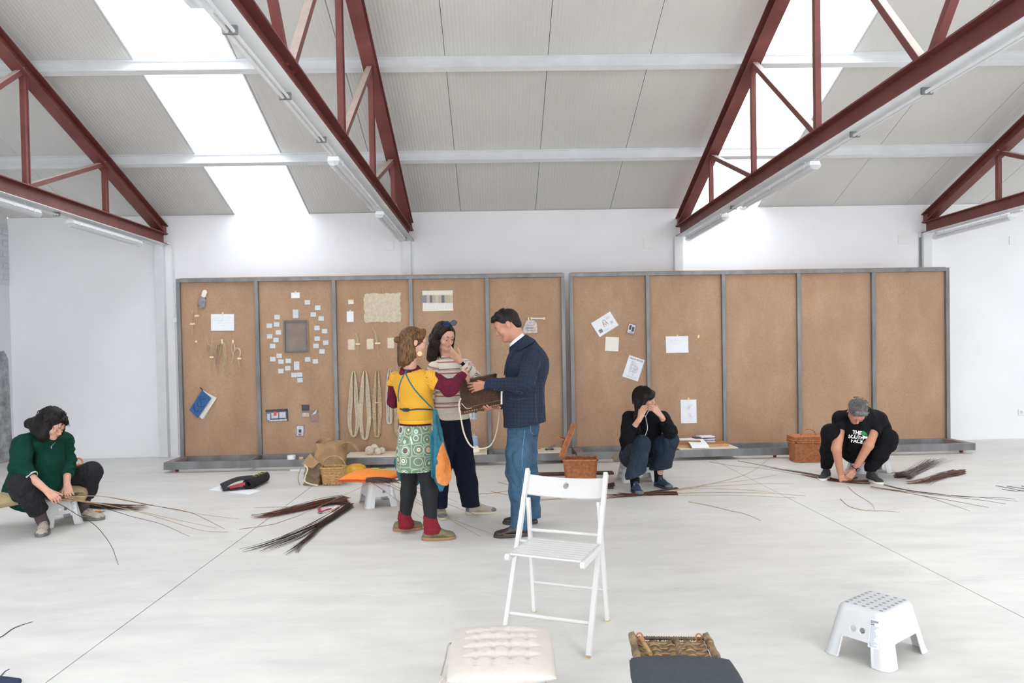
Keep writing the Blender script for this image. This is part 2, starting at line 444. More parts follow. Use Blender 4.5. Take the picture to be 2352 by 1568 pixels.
def m_red():
    m, nt, b = newmat('red_oxide_steel'); a = noise(nt, 2.5, 5, .6); c = noise(nt, 25, 4, .6)
    col = ramp(nt, a, [(.3, srgb('#6a3835')), (.6, srgb('#7b4541')), (.78, srgb('#8a544e'))])
    col = mixc(nt, ramp(nt, c, [(.66, (0, 0, 0, 1)), (.75, (.35,)*3+(1,))]), col, srgb('#a5533f'))
    L(nt, col, b.inputs['Base Color']); b.inputs['Roughness'].default_value = .5; b.inputs['Specular IOR Level'].default_value = .35
m_red()
simple('white_steel', '#dcdee0', .45, .03, 4)
simple('painted_lit_top', '#cdb9b0', .5, .06, 9)  # pale tone standing in for light on the red diagonals' upper faces
def m_grey():
    m, nt, b = newmat('grey_steel'); a = noise(nt, 5, 5, .65, stretch=(1, 1, .3))
    L(nt, ramp(nt, a, [(.3, srgb('#6a6a6b')), (.55, srgb('#808082')), (.8, srgb('#909193'))]), b.inputs['Base Color'])
    b.inputs['Roughness'].default_value = .42; b.inputs['Metallic'].default_value = .35
m_grey()
simple('rusty_steel', '#8b7875', .6, .12, 8)
def m_mdf():
    m, nt, b = newmat('hardboard')
    a = noise(nt, 1.6, 6, .62, stretch=(1.6, 1, .8)); c = noise(nt, 45, 3, .6); d = noise(nt, 260, 2, .6)
    col = ramp(nt, a, [(.28, srgb('#99775c')), (.5, srgb('#ab886b')), (.72, srgb('#bd9b7c'))])
    col = mixc(nt, .25, col, ramp(nt, c, [(.35, srgb('#8f6e55')), (.65, srgb('#bd9d87'))]))
    col = mixc(nt, .18, col, ramp(nt, d, [(.35, srgb('#80593c')), (.65, srgb('#d8b696'))]))
    L(nt, col, b.inputs['Base Color']); b.inputs['Roughness'].default_value = .7; bump(nt, b, d, .1, .001)
m_mdf()
simple('plywood', '#e4d8c2', .6, .05, 6, stretch=(1, 8, 8))
simple('plywood_edge', '#c9a878', .7, .08, 40)
def m_clear():
    m, nt, b = newmat('lamp_cover'); b.inputs['Base Color'].default_value = srgb('#dfe2e6'); b.inputs['Roughness'].default_value = .18
    b.inputs['Alpha'].default_value = .55
m_clear()
simple('lamp_tray', '#e3e4e6', .4, .02); simple('lamp_tube', '#f0f0ee', .3, 0)
simple('switch_plate', '#eceded', .4, 0); simple('dark_hole', '#2a2725', .8, 0)
simple('red_rubber', '#8e2226', .5, .05); simple('black_rubber', '#26262a', .6, .05)
simple('conduit_plastic', '#d9dadb', .45, .02)
# ================================================================ THE ROOM
D, ZE, SL, RIDGE = 10.96, 3.584, 0.376, 4.65
XL, XR, YB = -7.18, 10.6, -1.66
def roof(y): return ZE+SL*(D-y) if y >= RIDGE else ZE+SL*(D-RIDGE)-SL*(RIDGE-y)
# floor: a bed with cast slabs, the saw-cut joints left open between them
mb = MB(); mb.box(((XL+XR)/2, (D+YB)/2, -.07), (XR-XL+.4, D-YB+.4, .12))
floor = obj('floor', mb, 'groove', kind='structure', base=(0, 0, -.13))
xs = [XL, -2.117, 2.822, 7.76, XR]; ys = [YB, 4.5, D]
g = .0035
for i in range(4):
    for j in range(2):
        m = MB(); a, b_, c, d_ = xs[i]+g, xs[i+1]-g, ys[j]+g, ys[j+1]-g
        m.bbox(((a+b_)/2, (c+d_)/2, -.005), (b_-a, d_-c, .0101), .0012)
        obj('slab', m, 'concrete', floor)
# walls
mb = MB(); mb.box(((XL+XR)/2, D+.11, 1.73), (XR-XL+.5, .22, 3.69)); obj('wall_back', mb, 'white_wall', kind='structure')
mb = MB(); mb.prism([(YB, 0), (D, 0), (D, ZE+.1), (RIDGE, roof(RIDGE)+.1), (YB, roof(YB)+.1)], 0, .22, org=(XL-.22, 0, 0), ax=((0, 1, 0), (0, 0, 1), (1, 0, 0)))
wl = obj('wall_left', mb, 'side_wall_paint', kind='structure')
mb = MB(); mb.prism([(YB, 0), (D, 0), (D, ZE+.1), (RIDGE, roof(RIDGE)+.1), (YB, roof(YB)+.1)], 0, .22, org=(XR, 0, 0), ax=((0, 1, 0), (0, 0, 1), (1, 0, 0)))
obj('wall_right', mb, 'side_wall_paint', kind='structure')
# left wall: the unpainted cement patch and the painted brick courses near the eaves
m = MB(); poly = [(D-.05, 0), (9.2, 0), (9.2, 1.62)]+[(9.2+(D-.05-9.2)*t, 1.60+.03*math.sin(17*t)+.025*math.sin(41*t+1)) for t in np.linspace(.05, .93, 14)]+[(D-.08, 1.5)]
m.prism(poly[::-1], 0, .006, org=(XL, 0, 0), ax=((0, 1, 0), (0, 0, 1), (1, 0, 0))); obj('bare_patch', m, 'bare_cement', wl)
zc_, k = 2.62, 0
while zc_ < 3.46:
    y = D-.005-(.13 if k % 2 else 0)
    if k % 2: m = MB(); m.bbox((XL+.004, D-.065, zc_), (.012, .12, .072), .003); obj('brick', m, 'white_brick', wl)
    while y > 8.9:
        m = MB(); m.bbox((XL+.004+random.uniform(-.001, .002), y-.125, zc_), (.012, .242, .072), .003); obj('brick', m, 'white_brick', wl); y -= .252
    zc_ += .082; k += 1
# ceiling: sandwich panels with open joints, one lane of skylight in two of the bays
mb = MB()
for y0, y1 in ((RIDGE, D+.2), (YB-.2, RIDGE)):
    pass
mb.box(((XL+XR)/2, RIDGE, roof(RIDGE)+.02), (XR-XL, .25, .03))
ceil = obj('ceiling', mb, 'white_steel', kind='structure', base=(0, RIDGE, roof(RIDGE)))
lanes = [-.503+1.1205*k for k in range(-6, 10)]
def slope_box(x0, x1, ya, yb, off, th):
    m = MB(); za, zb = roof(ya)+off, roof(yb)+off
    vs = [(x0, ya, za), (x1, ya, za), (x1, yb, zb), (x0, yb, zb), (x0, ya, za+th), (x1, ya, za+th), (x1, yb, zb+th), (x0, yb, zb+th)]
    return m.add(vs, [(3, 2, 1, 0), (4, 5, 6, 7), (0, 1, 5, 4), (1, 2, 6, 5), (2, 3, 7, 6), (3, 0, 4, 7)])
nwin = 0
for k in range(len(lanes)-1):
    a, b_ = max(lanes[k], XL), min(lanes[k+1], XR)
    for ya, yb in ((RIDGE, D+.2), (YB-.2, RIDGE)):
        mid = (a+b_)/2
        if abs(mid+3.3) < .3 or abs(mid-3.4) < .3:
            nwin += 1; o = obj('window_%d' % nwin, slope_box(a+.02, b_-.02, ya, yb, .03, .006), 'skylight_sheet', kind='structure')
            for xx in (a+.004, b_-.022):
                obj('window_frame', slope_box(xx, xx+.018, ya, yb, -.004, .05), 'white_steel', o)
        else: obj('ceiling_panel', slope_box(a+.003, b_-.003, ya, yb, 0, .06), 'ribbed_sheet', ceil)
# a dark strip above the open joints keeps the sky out of them
for k in range(len(lanes)):
    for ya, yb in ((RIDGE, D+.2), (YB-.2, RIDGE)):
        if XL < lanes[k] < XR: obj('joint_strip', slope_box(lanes[k]-.012, lanes[k]+.012, ya, yb, .05, .02), 'groove', ceil)
# purlins: white I-beams along the room
def ibeam(m, a, b, w, h, tf=.012, tw=.008, up=(0, 0, 1), mi=(0, 0, 0)):
    a = np.array(a, float); b = np.array(b, float); d = b-a; Lg = np.linalg.norm(d); d /= Lg
    s = nrm(np.cross(d, up)); u = np.cross(s, d); c = (a+b)/2
    m.box(c+u*(h/2-tf/2), (Lg, w, tf), (d, s, u), mi[0]); m.box(c-u*(h/2-tf/2), (Lg, w, tf), (d, s, u), mi[1]); m.box(c, (Lg, tw, h-2*tf), (d, s, u), mi[2])
pl = []
for y in (9.606, 8.037, 6.47, 4.9, 4.4, 2.83, 1.26, -.31):
    th = math.atan(SL) if y > RIDGE else -math.atan(SL); u = (0, math.sin(th), math.cos(th))
    m = MB(); c = np.array([0, y, roof(y)])-np.array(u)*.074
    ibeam(m, c+V3(XL, 0, 0), c+V3(XR, 0, 0), .075, .145, .011, .008, up=u); obj('trim_1', m, 'white_steel', kind='structure').name = 'trim_%d' % (len(pl)+1); pl.append(y)
# trusses
TX = {1: -4.90, 2: -1.28, 3: 2.785, 4: 6.52}
CHB = 3.144
ysn = [9.35, 7.8, 6.25]
names = {1: 'far left', 2: 'second from the left', 3: 'third from the left', 4: 'far right'}
def truss(i, x):
    t = thing('roof_truss', {1: 'red oxide steel roof truss at far left above the seated woman in green', 2: 'red steel roof truss left of centre, running down to the wall beside the left skylight',
        3: 'red steel roof truss right of centre crossing in front of the right skylight', 4: 'red steel roof truss at the far right, mostly out of frame'}[i], 'roof truss', (x, D, 0))
    m = MB(); ya, yb = D-.02, YB
    hb = .165; ibeam(m, (x, ya, CHB+hb/2), (x, yb, CHB+hb/2), .15, hb, .012, .010, mi=(0, 1, 0)); obj('bottom_chord', m, ['red_oxide_steel', 'red_oxide_steel'], t)
    m = MB(); m.box((x, (ya+yb)/2, CHB-.002), (.1505, ya-yb, .006)); obj('chord_underside', m, 'white_steel', t, label='white painted underside of the bottom chord')
    th = math.atan(SL); dz = .16+.072/math.cos(th)
    for y0, y1 in ((ya, RIDGE), (RIDGE, yb)):
        m = MB(); ibeam(m, (x, y0, roof(y0)-dz), (x, y1, roof(y1)-dz), .14, .15, .012, .009); obj('top_chord', m, 'red_oxide_steel', t)
    m = MB(); m.box((x, ya-.06, CHB+.21), (.1, .11, .12)); obj('bearing_plate', m, 'red_oxide_steel', t)
    def zt(y): return roof(y)-dz-.05
    ymir = [2*RIDGE-y for y in ysn]
    for y in ysn+ymir:
        m = MB(); m.box((x, y, (CHB+hb+zt(y))/2), (.05, .055, zt(y)-CHB-hb)); m.box((x+.028, y+.022, (CHB+hb+zt(y))/2), (.012, .012, zt(y)-CHB-hb)); obj('post', m, 'red_oxide_steel', t)
    dg = [(ysn[1], ysn[0]), (ysn[2], ysn[1]), (RIDGE+.05, ysn[2]-.05)]
    dg += [(2*RIDGE-a, 2*RIDGE-b) for a, b in dg]
    for y0, y1 in dg:
        a, b = V3(x, y0-.06*np.sign(y0-y1), CHB+hb), V3(x, y1, zt(y1)+.03)
        a = V3(x, y0, CHB+hb-.01); d = nrm(b-a); s = V3(1, 0, 0); u = np.cross(s, d)
        m = MB(); m.box((a+b)/2, (np.linalg.norm(b-a), .055, .05), (d, s, u), 0)
        m.box((a+b)/2+u*.027, (np.linalg.norm(b-a), .055, .006), (d, s, u), 1) if u[2] > 0 else m.box((a+b)/2-u*.027, (np.linalg.norm(b-a), .055, .006), (d, s, u), 1)  # pale strip along the upper face: the lit side put into colour
        obj('diagonal', m, ['red_oxide_steel', 'painted_lit_top'], t)
    return t
for i, x in TX.items(): truss(i, x)
# white posts below the trusses
for n_, x in ((9, -4.95), (10, -1.31), (11, 2.74), (12, 6.50)):
    m = MB(); m.bbox((x, D-.045, CHB/2), (.125, .09, CHB-.004), .006); o = obj('trim_%d' % n_, m, 'white_steel', kind='structure')
# strip lamps and their conduit under the bottom chords
lampdefs = {1: [(6.45, 8.0), (8.6, 10.25)], 2: [(2.2, 3.35), (6.0, 7.95), (8.35, 10.2)], 3: [(6.35, 8.2), (8.85, 10.55)], 4: [(7.3, 8.95), (9.15, 10.75)]}
lname = {(1, 0): 'clear covered strip lamp cut by the left edge, under the far left truss', (1, 1): 'clear covered strip lamp under the far left truss, nearer the wall',
 (2, 0): 'strip lamp end at the top edge above the left skylight', (2, 1): 'strip lamp in the middle of the left centre truss', (2, 2): 'strip lamp at the wall end of the left centre truss',
 (3, 0): 'long strip lamp in the middle of the right centre truss', (3, 1): 'strip lamp at the wall end of the right centre truss',
 (4, 0): 'strip lamp under the far right truss, hidden by the edge', (4, 1): 'strip lamp under the far right truss near the wall'}
for i, ls in lampdefs.items():
    x = TX[i]+(-.02 if i < 3 else .02)
    for j, (y0, y1) in enumerate(ls):
        if (i, j) == (4, 0): continue
        zc = CHB-.075; c = V3(x, (y0+y1)/2, zc)
        t = thing('strip_lamp', lname[(i, j)], 'lamp', (x, (y0+y1)/2, CHB-.005), 'strip lamps under the roof trusses')
        m = MB(); Lg = y1-y0
        m.prism([(-.05, -.006), (.05, -.006), (.042, .028), (-.042, .028)], -Lg/2, Lg/2, org=c, ax=((1, 0, 0), (0, 0, 1), (0, 1, 0))); obj('tray', m, 'lamp_tray', t)
        m = MB(); pr = [(.05*math.cos(a), -.008-.042*math.sin(a)) for a in np.linspace(0, PI, 9)]
        m.prism(pr, -Lg/2-.01, Lg/2+.01, org=c, ax=((1, 0, 0), (0, 0, 1), (0, 1, 0))); obj('diffuser', m, 'lamp_cover', t, smooth=True)
        for s in (-.02, .02):
            m = MB(); m.cyl(c+V3(s, -Lg/2+.05, -.02), c+V3(s, Lg/2-.05, -.02), .011, n=8); obj('tube', m, 'lamp_tube', t, smooth=True)
        for q in range(5):
            for s in (-1, 1):
                m = MB(); m.box(c+V3(s*.05, -Lg/2+.12+q*(Lg-.24)/4, 0), (.008, .022, .03)); obj('clip', m, 'white_steel', t)
        for s in (-1, 1):
            m = MB(); m.cyl(c+V3(0, s*(Lg/2-.2), .02), c+V3(0, s*(Lg/2-.2), .075), .006, n=6); obj('hanger', m, 'white_steel', t)
    m = MB(); xx = x; yy = sorted([YB+.3]+[v for l in ls for v in l]+[D-.3])
    segs = list(zip(yy[0::2], yy[1::2]))
    t = thing('cable_conduit', {1: 'white conduit between the lamps of the far left truss', 2: 'white conduit clipped below the left centre truss', 3: 'white conduit clipped below the right centre truss', 4: 'white conduit below the far right truss'}[i], 'conduit', (x, 5, CHB-.02))
    for y0, y1 in segs:
        if y1-y0 < .05: continue
        m = MB(); m.cyl((xx-.012, y0+.012, CHB-.035), (xx-.012, y1-.012, CHB-.035), .011, n=8); m.cyl((xx+.022, y0+.012, CHB-.035), (xx+.022, y1-.012, CHB-.035), .009, n=8); obj('pipe', m, 'conduit_plastic', t, smooth=True)
        y = y0+.35
        while y < y1-.1:
            m = MB(); m.box((xx, y, CHB-.025), (.075, .02, .045)); obj('clamp', m, 'grey_steel', t); y += .95
# wall plates, conduits and sockets
def wall_thing(px, py, w, h, name, label, cat):
    c = at(px, py, D-.008); m = MB(); m.bbox(c, (w, .016, h), .004); return tag(obj(name, m, 'switch_plate'), label, cat)
wall_thing(892, 564, .16, .13, 'blank_plate', 'white blank cover plate on the wall left of the left centre post', 'wall plate')
wall_thing(1491, 557, .17, .16, 'blank_plate', 'white blank cover plate on the wall left of the right centre truss end', 'wall plate')
wall_thing(2074, 550, .15, .13, 'blank_plate', 'white blank cover plate on the wall above the right display frame', 'wall plate')
wall_thing(2327, 552, .115, .13, 'junction_box', 'square white junction box high at the right edge of the wall', 'junction box')
o = wall_thing(2346, 946, .09, .09, 'wall_socket', 'white wall socket low at the right edge', 'socket')
m = MB(); c = at(2346, 946, D-.017); m.lathe([(.026, 0), (.026, .003), (.02, .003), (.02, -.004)], c, 16, ax=((1, 0, 0), (0, 0, 1), (0, -1, 0)), close=False); m.lathe([(.019, -.001), (.001, -.001)], c, 16, ax=((1, 0, 0), (0, 0, 1), (0, -1, 0))); obj('socket_face', m, 'lamp_tray', o)
for px, yb, lab in ((397.5, 735, 'thin white conduit down the wall beside the far left post, ending in a small box'), (2113, 628, 'thin grey conduit down the wall beside the far right post')):
    a = at(px, 572 if px < 1000 else 545, D-.02); b = at(px+(1 if px < 1000 else .5), yb, D-.02); b[0] = a[0]
    t = thing('wall_conduit', lab, 'conduit', (a[0], D, b[2]))
    m = MB(); m.cyl(a, b, .011, n=8); obj('pipe', m, 'conduit_plastic' if px < 1000 else 'grey_steel', t, smooth=True)
    m = MB(); m.tube(catmull([a, a+V3(-.01, -.02, .06), a+V3(-.05, -.1, .08)], 5), .011, 8); obj('elbow', m, 'conduit_plastic', t, smooth=True)
    if px < 1000:
        m = MB(); m.bbox(b, (.045, .04, .07), .005); obj('end_box', m, 'switch_plate', t)
        m = MB(); m.cyl(b, V3(b[0], b[1], .02), .008, n=8); obj('lower_pipe', m, 'conduit_plastic', t, smooth=True)
    for q in (.3, .8):
        p = a+(b-a)*q; m = MB(); m.box(p+V3(0, .008, 0), (.035, .02, .014)); obj('clip', m, 'white_steel', t)
# ================================================================ DISPLAY FRAMES
simple('paper_white', '#eceef2', .8, .02, 8); simple('paper_cream', '#efe9df', .8, .02, 8); simple('sticky_note', '#cfd7da', .8, .03, 30)
simple('tape', '#e8d7a0', .6, .05, 60); simple('ink', '#6d7684', .7, .1, 90); simple('print_black', '#303034', .6, .1, 40); simple('pencil', '#a9adb6', .8, .1, 90)
simple('felt', '#d2c4ae', .95, .07, 22, .8, 38, bdist=.012); simple('felt_pale', '#e0d2bb', .95, .05, 40, .5, 90)
simple('linen', '#ebe5da', .9, .03, 40, .3, 200); simple('hemp_fibre', '#cbb496', .85, .12, 40); simple('hemp_pale', '#d9cab4', .85, .08, 40); simple('yarn_white', '#dcd3c4', .9, .06, 60)
BA, BB = V3(-4.30, 9.93, 0), V3(6.262, 10.11, 0)
BE = nrm(BB-BA); BN = nrm(V3(BE[1], -BE[0], 0))        # along the boards; out of them towards the room
PANEL_OFF = -.048
def bp(px, py, off=0.0): return onp(px, py, BA+BN*(PANEL_OFF+off), BN)
BZ = V3(0, 0, 1)
BTOP = 2.535
def frame(x0, x1, label):
    A = BA+BE*x0; Lg = x1-x0; zb, zt = .045, .14
    t = thing('display_frame', label, 'display board', A+BE*Lg/2)
    ax = (BE, -BN, BZ)
    def P(u, n, z): return A+BE*u+BN*n+V3(0, 0, z)
    tw = .05
    for k in range(6):
        u = tw/2+(Lg-tw)*k/5
        m = MB(); m.bbox(P(u, -tw/2, (zt+BTOP-tw)/2), (tw, tw, BTOP-tw-zt), .004, ax); obj('upright', m, 'grey_steel', t)
    m = MB(); m.bbox(P(Lg/2, -tw/2, BTOP-tw/2), (Lg, tw, tw), .004, ax); obj('top_rail', m, 'grey_steel', t)
    for k in range(5):
        u0 = (Lg-tw)*k/5+tw/2; u1 = (Lg-tw)*(k+1)/5+tw/2
        m = MB(); m.box(P((u0+u1)/2, -tw-.004, (zt+BTOP+.012)/2), (u1-u0-.003, .012, BTOP+.012-zt), ax); obj('board_panel', m, 'hardboard', t)
    m = MB(); m.box(P(Lg/2+.02, -tw-.016, BTOP+.009), (Lg-.08, .03, .012), ax); obj('top_edge', m, 'plywood_edge', t)
    m = MB(); m.bbox(P(Lg/2, .46+.03, (zb+zt)/2), (Lg, .06, zt-zb), .005, ax); obj('front_rail', m, 'grey_steel', t)
    m = MB(); m.bbox(P(Lg/2, -.03, (zb+zt)/2), (Lg, .06, zt-zb), .005, ax); obj('rear_rail', m, 'grey_steel', t)
    for k in range(6):
        u = tw/2+(Lg-tw)*k/5; w = .045
        e = k in (0, 5)
        if e: u = .05 if k == 0 else Lg-.05; w = .1
        m = MB(); m.bbox(P(u, .23, zt-.025), (w, .46, .05), .004, ax); obj('cross_rail', m, 'rusty_steel' if e else 'grey_steel', t)
    for u in (.12, Lg/2, Lg-.12):
        for n in (.40, -.02):
            m = MB(); m.cyl(P(u-.014, n, .026), P(u+.014, n, .026), .026, n=16); w_ = obj('castor', m, 'red_rubber', t, smooth=True)
            m = MB(); m.box(P(u, n, .05), (.05, .06, .006), ax); m.box(P(u-.02, n, .04), (.004, .03, .03), ax); m.box(P(u+.02, n, .04), (.004, .03, .03), ax); obj('fork', m, 'grey_steel', w_)
    return t
frame(0, 5.245, 'left steel framed display board on castors, hung with papers, felt and skeins')
frame(5.31, 10.65, 'right steel framed display board on castors, three of its panels empty')
SPX = 9.95/FPX
def bax(ang): 
    a = math.radians(ang); u = BE*math.cos(a)+BZ*math.sin(a); v = -BE*math.sin(a)+BZ*math.cos(a); return u, v
def tapebit(px, py, w, h, parent=None, off=.006, ang=0):
    u, v = bax(ang); m = MB(); m.box(bp(px, py, off), (w*SPX, .0012, h*SPX), (u, -BN, v))
    return obj('tape', m, 'tape', parent) if parent is not None else m
def sheet(name, label, cat, px, py, w, h, ang=0, mat='paper_white', group=None, curl=.012, tape=None, th=.0008, off=.002):
    u, v = bax(ang); c = bp(px, py, off); W_, H_ = w*SPX, h*SPX; s1 = random.uniform(.3, 1)
    def f(a, b): return c+u*(a-.5)*W_+v*(b-.5)*H_+BN*(curl*((1-b)**2*.6+(a-.5)**2*s1)*min(1, W_*6))
    t = thing(name, label, cat, c, group); m = MB(); m.grid(f, 6, 6, -th); obj('sheet', m, mat, t, smooth=True)
    if tape:
        for q in tape: tapebit(px+q[0], py+q[1], q[2], q[3], t, off+.006+curl*.3, ang)
    return t, c, u, v
def marks(t, c, u, v, items, mat, off=.006, name='print'):    # flat print: (x, y, w, h[, ang]) in metres on the sheet
    m = MB()
    for it in items:
        x, y, w, h = it[:4]; a = math.radians(it[4]) if len(it) > 4 else 0
        uu = u*math.cos(a)+v*math.sin(a); vv = -u*math.sin(a)+v*math.cos(a)
        m.box(c+u*x+v*y+BN*off, (w, .0006, h), (uu, -BN, vv))
    return obj(name, m, mat, t)
def text_mb(txt, size, org, ux, uy, th=.0005, spacing=1.0, bold=0):
    cu = bpy.data.curves.new('txt', 'FONT'); cu.body = txt; cu.size = size; cu.align_x = 'CENTER'; cu.space_character = spacing; cu.offset = bold
    cu.extrude = th; o = bpy.data.objects.new('txt', cu); COL.objects.link(o)
    dg = bpy.context.evaluated_depsgraph_get(); me = bpy.data.meshes.new_from_object(o.evaluated_get(dg))
    n = np.cross(ux, uy); m = MB()
    m.add([np.array(org)+np.array(ux)*p.co.x+np.array(uy)*p.co.y+n*p.co.z for p in me.vertices], [tuple(q.vertices) for q in me.polygons])
    bpy.data.objects.remove(o); bpy.data.curves.remove(cu); bpy.data.meshes.remove(me); return m
def handwriting(t, c, u, v, w, h, rows, mat='pencil', seed=1, x0=-.42, name='handwriting'):
    r = random.Random(seed); m = MB()
    for i in range(rows):
        y = h*(.25-.6*i/max(1, rows)); x = x0*w+r.uniform(0, .05)*w
        while x < w*.42:
            lw = r.uniform(.02, .05); pts = []
            for k in range(7):
                pts.append(c+u*(x+lw*k/6)+v*(y+r.uniform(-.006, .006))+BN*.009)
            if r.random() > .2: m.tube(pts, .0009, 3, up=BN)
            x += lw+.012
    return obj(name, m, mat, t)
ORD = ['topmost', 'second from the top', 'third from the top', 'fourth from the top', 'fifth from the top', 'sixth from the top', 'seventh from the top', 'eighth from the top', 'ninth from the top', 'tenth from the top', 'eleventh from the top', 'twelfth from the top', 'thirteenth from the top']
# --- first panel
def glove():
    t = thing('work_glove', 'grey and white work glove pinned at the top of the leftmost panel', 'glove', bp(465, 690, .01), None)
    def q(px, py, o=.02): return bp(px, py, o)
    soft('cuff', [rc(q(470, 671), q(467, 680), .035, .033, flat=(BN, .4))], 'linen', t, .006)
    soft('hand', [rc(q(466, 683), q(463, 692), .03, .038, flat=(BN, .45)), rc(q(461, 692), q(455, 702), .013, .011), rc(q(463, 694), q(459, 706), .013, .011),
                  rc(q(466, 695), q(464, 707), .013, .011), rc(q(470, 690), q(469, 705), .016, .012), rc(q(459, 687), q(454, 694), .013, .011)], 'glove_grey', t, .005)
    m = MB(); m.tube([q(463, 679, .035), q(466, 682, .042), q(471, 681.5, .038), q(474, 680, .03)], .004, 6); obj('band', m, 'tape', t)
simple('glove_grey', '#8f9093', .8, .15, 30)
glove()
def fibres(name, label, paths, n, spread, r, mat, cat='plant fibre', tapes=(), seed=0, group=None, kindname='strands', wav=.004):
    rr = random.Random(seed); c = bp(*paths[0][0], .01)
    t = thing(name, label, cat, c, group); m = MB()
    for k in range(n):
        path = paths[k % len(paths)]; ph = rr.uniform(0, 6); f = rr.uniform(.5, 1); a = rr.uniform(-1, 1); b = rr.uniform(0, 1)
        P = []
        cut = max(2, int(len(path)*f+.5)) if len(path) > 2 else 2
        for i, (px, py) in enumerate(path[:cut]):
            s = spread(i/(len(path)-1))
            P.append(bp(px+a*s, py, .006+.016*b)+BE*wav*math.sin(ph+i*1.7))
        m.tube(catmull(P, 4), [r, r*.5], 3)
    o = obj(kindname, m, mat, t)
    for (px, py, w, h) in tapes: tapebit(px, py, w, h, t, .03)
    return t
fibres('dried_stem', 'thin dried stem taped below the grey glove, shorter one', [[(450, 703), (451, 725), (452, 745), (453, 765)]], 3, lambda s: 1.0, .002, 'hemp_fibre', 'dried plant', [(452, 725, 9, 4)], 1)
fibres('dried_stem', 'long dried stem with a dark tip taped left of the handwritten sheet', [[(442, 712), (441, 735), (442, 760), (439, 790), (436, 812)], [(442, 712), (441, 735), (442, 770), (441, 800), (441, 810)]], 5, lambda s: .7+s*1.2, .0022, 'hemp_fibre', 'dried plant', [(442, 743.5, 11, 4)], 2)
t, c, u, v = sheet('handwritten_sheet', 'white handwritten sheet taped on the leftmost panel', 'paper', 511.5, 740, 52, 38, -.8, tape=[(0, -20, 3.5, 7)])
handwriting(t, c, u, v, 52*SPX, 38*SPX, 4, seed=3)
m = tapebit(450.5, 784, 4.5, 4.5, None, .004, 45); tag(obj('tape_scrap', m, 'tape'), 'tiny scrap of yellow tape left of the fibre tufts', 'tape')
fibres('fibre_tuft', 'leftmost fibre tuft, thin and taped across its middle', [[(484, 796), (478, 790), (476, 804), (484, 818), (486, 840), (487, 858), (485, 868)], [(474, 772), (477, 790), (484, 800), (485, 820), (488, 850), (489, 864)], [(487, 772), (486, 800), (485, 820), (482, 845), (487, 862)]], 22, lambda s: 1+4*math.sin(PI*min(1, s*1.1)), .0016, 'hemp_fibre', tapes=[(486, 820, 9, 4)], seed=3)
fibres('fibre_hank', 'largest loose hank of raw fibre hanging from a peg on the leftmost panel', [[(510, 784), (500, 793), (497, 812), (499, 832), (502, 848), (501, 862)], [(510, 783), (515, 795), (517, 815), (515, 838), (520, 856), (532, 866), (545, 868)], [(510, 783), (505, 795), (500, 820), (498, 840), (501, 850)], [(510, 784), (514, 790), (516, 822), (517, 846), (519, 858)]], 90, lambda s: 1+3.6*math.sin(PI*min(1, s*1.15)), .0017, 'hemp_fibre', tapes=[(510, 784, 4, 10)], seed=4)
fibres('fibre_loop', 'slim fibre loop hanging from a peg right of the largest hank', [[(535, 785), (532, 800), (536, 818), (532, 832), (529, 842)], [(535, 785), (539, 798), (536, 815), (533, 830), (530, 838)]], 16, lambda s: .8, .0019, 'hemp_pale', tapes=[(535, 784, 4, 8)], seed=5)
fibres('fibre_curl', 'curled fibre bunch taped at the right end of the tufts', [[(537, 802), (543, 798), (549, 802), (552, 812), (549, 822), (549, 838), (552, 846), (546, 856)], [(538, 806), (546, 799), (552, 806), (551, 818), (548, 832), (551, 846), (547, 850)]], 22, lambda s: 1.6, .0018, 'hemp_pale', tapes=[(549.5, 823, 9, 4)], seed=6)
simple('cloth_blue_book', '#2f5c93', .7, .08, 25); simple('book_pages', '#e4e1dc', .85, .04, 60)
def book():
    t = thing('blue_book', 'blue book hanging tilted by a corner on the leftmost panel, pages fanned', 'book', bp(465, 930, .02))
    a, b, c, d = bp(464, 896, .05), bp(435, 941, .05), bp(454, 960, .06), bp(485, 914, .06)
    def quad(a, b, c, d, th, mat, nm):
        m = MB(); k = BN*th; m.add([a, b, c, d, a-k, b-k, c-k, d-k], [(0, 1, 2, 3), (7, 6, 5, 4), (0, 4, 5, 1), (1, 5, 6, 2), (2, 6, 7, 3), (3, 7, 4, 0)]); return obj(nm, m, mat, t)
    quad(a, b, c, d, .004, 'cloth_blue_book', 'cover')
    a2, b2, c2, d2 = bp(466, 897, .044), bp(437, 942, .044), bp(466, 962, .03), bp(497, 914, .03)
    for k in range(6):
        q = BN*(-.005*k); quad(a2+q, b2+q, c2+q+BE*.003*(k-3), d2+q+BE*.002*(3-k), .004, 'book_pages', 'page_block')
    quad(bp(464, 896, .012), bp(435, 941, .012), bp(464, 960, .012), bp(493, 914, .012), .004, 'cloth_blue_book', 'back_cover')
    u = nrm(d-a); v = nrm(a-b); o = a*.25+b*.25+c*.25+d*.25+BN*.0015
    # darker brush lettering, stacked along the cover
    m = MB()
    for (cx, cy, s, seed) in ((-.01, .075, .05, 1), (.01, .0, .07, 2), (-.02, -.085, .06, 3)):
        rr = random.Random(seed); P = [o+u*(cx+s*.8*math.cos(t_))*1.0+v*(cy+s*.55*math.sin(t_*1.5+seed)) for t_ in np.linspace(0, 5, 14)]
        m.tube(P, .004, 4, flat=.3, up=BN)
    obj('cover_lettering', m, 'book_ink', t)
    m = MB(); m.tube([bp(465, 897, .05), bp(463, 893, .03), bp(460, 890, .0)], .006, 6); obj('clip', m, 'black_rubber', t)
simple('book_ink', '#1c3d6b', .7, .05)
book()
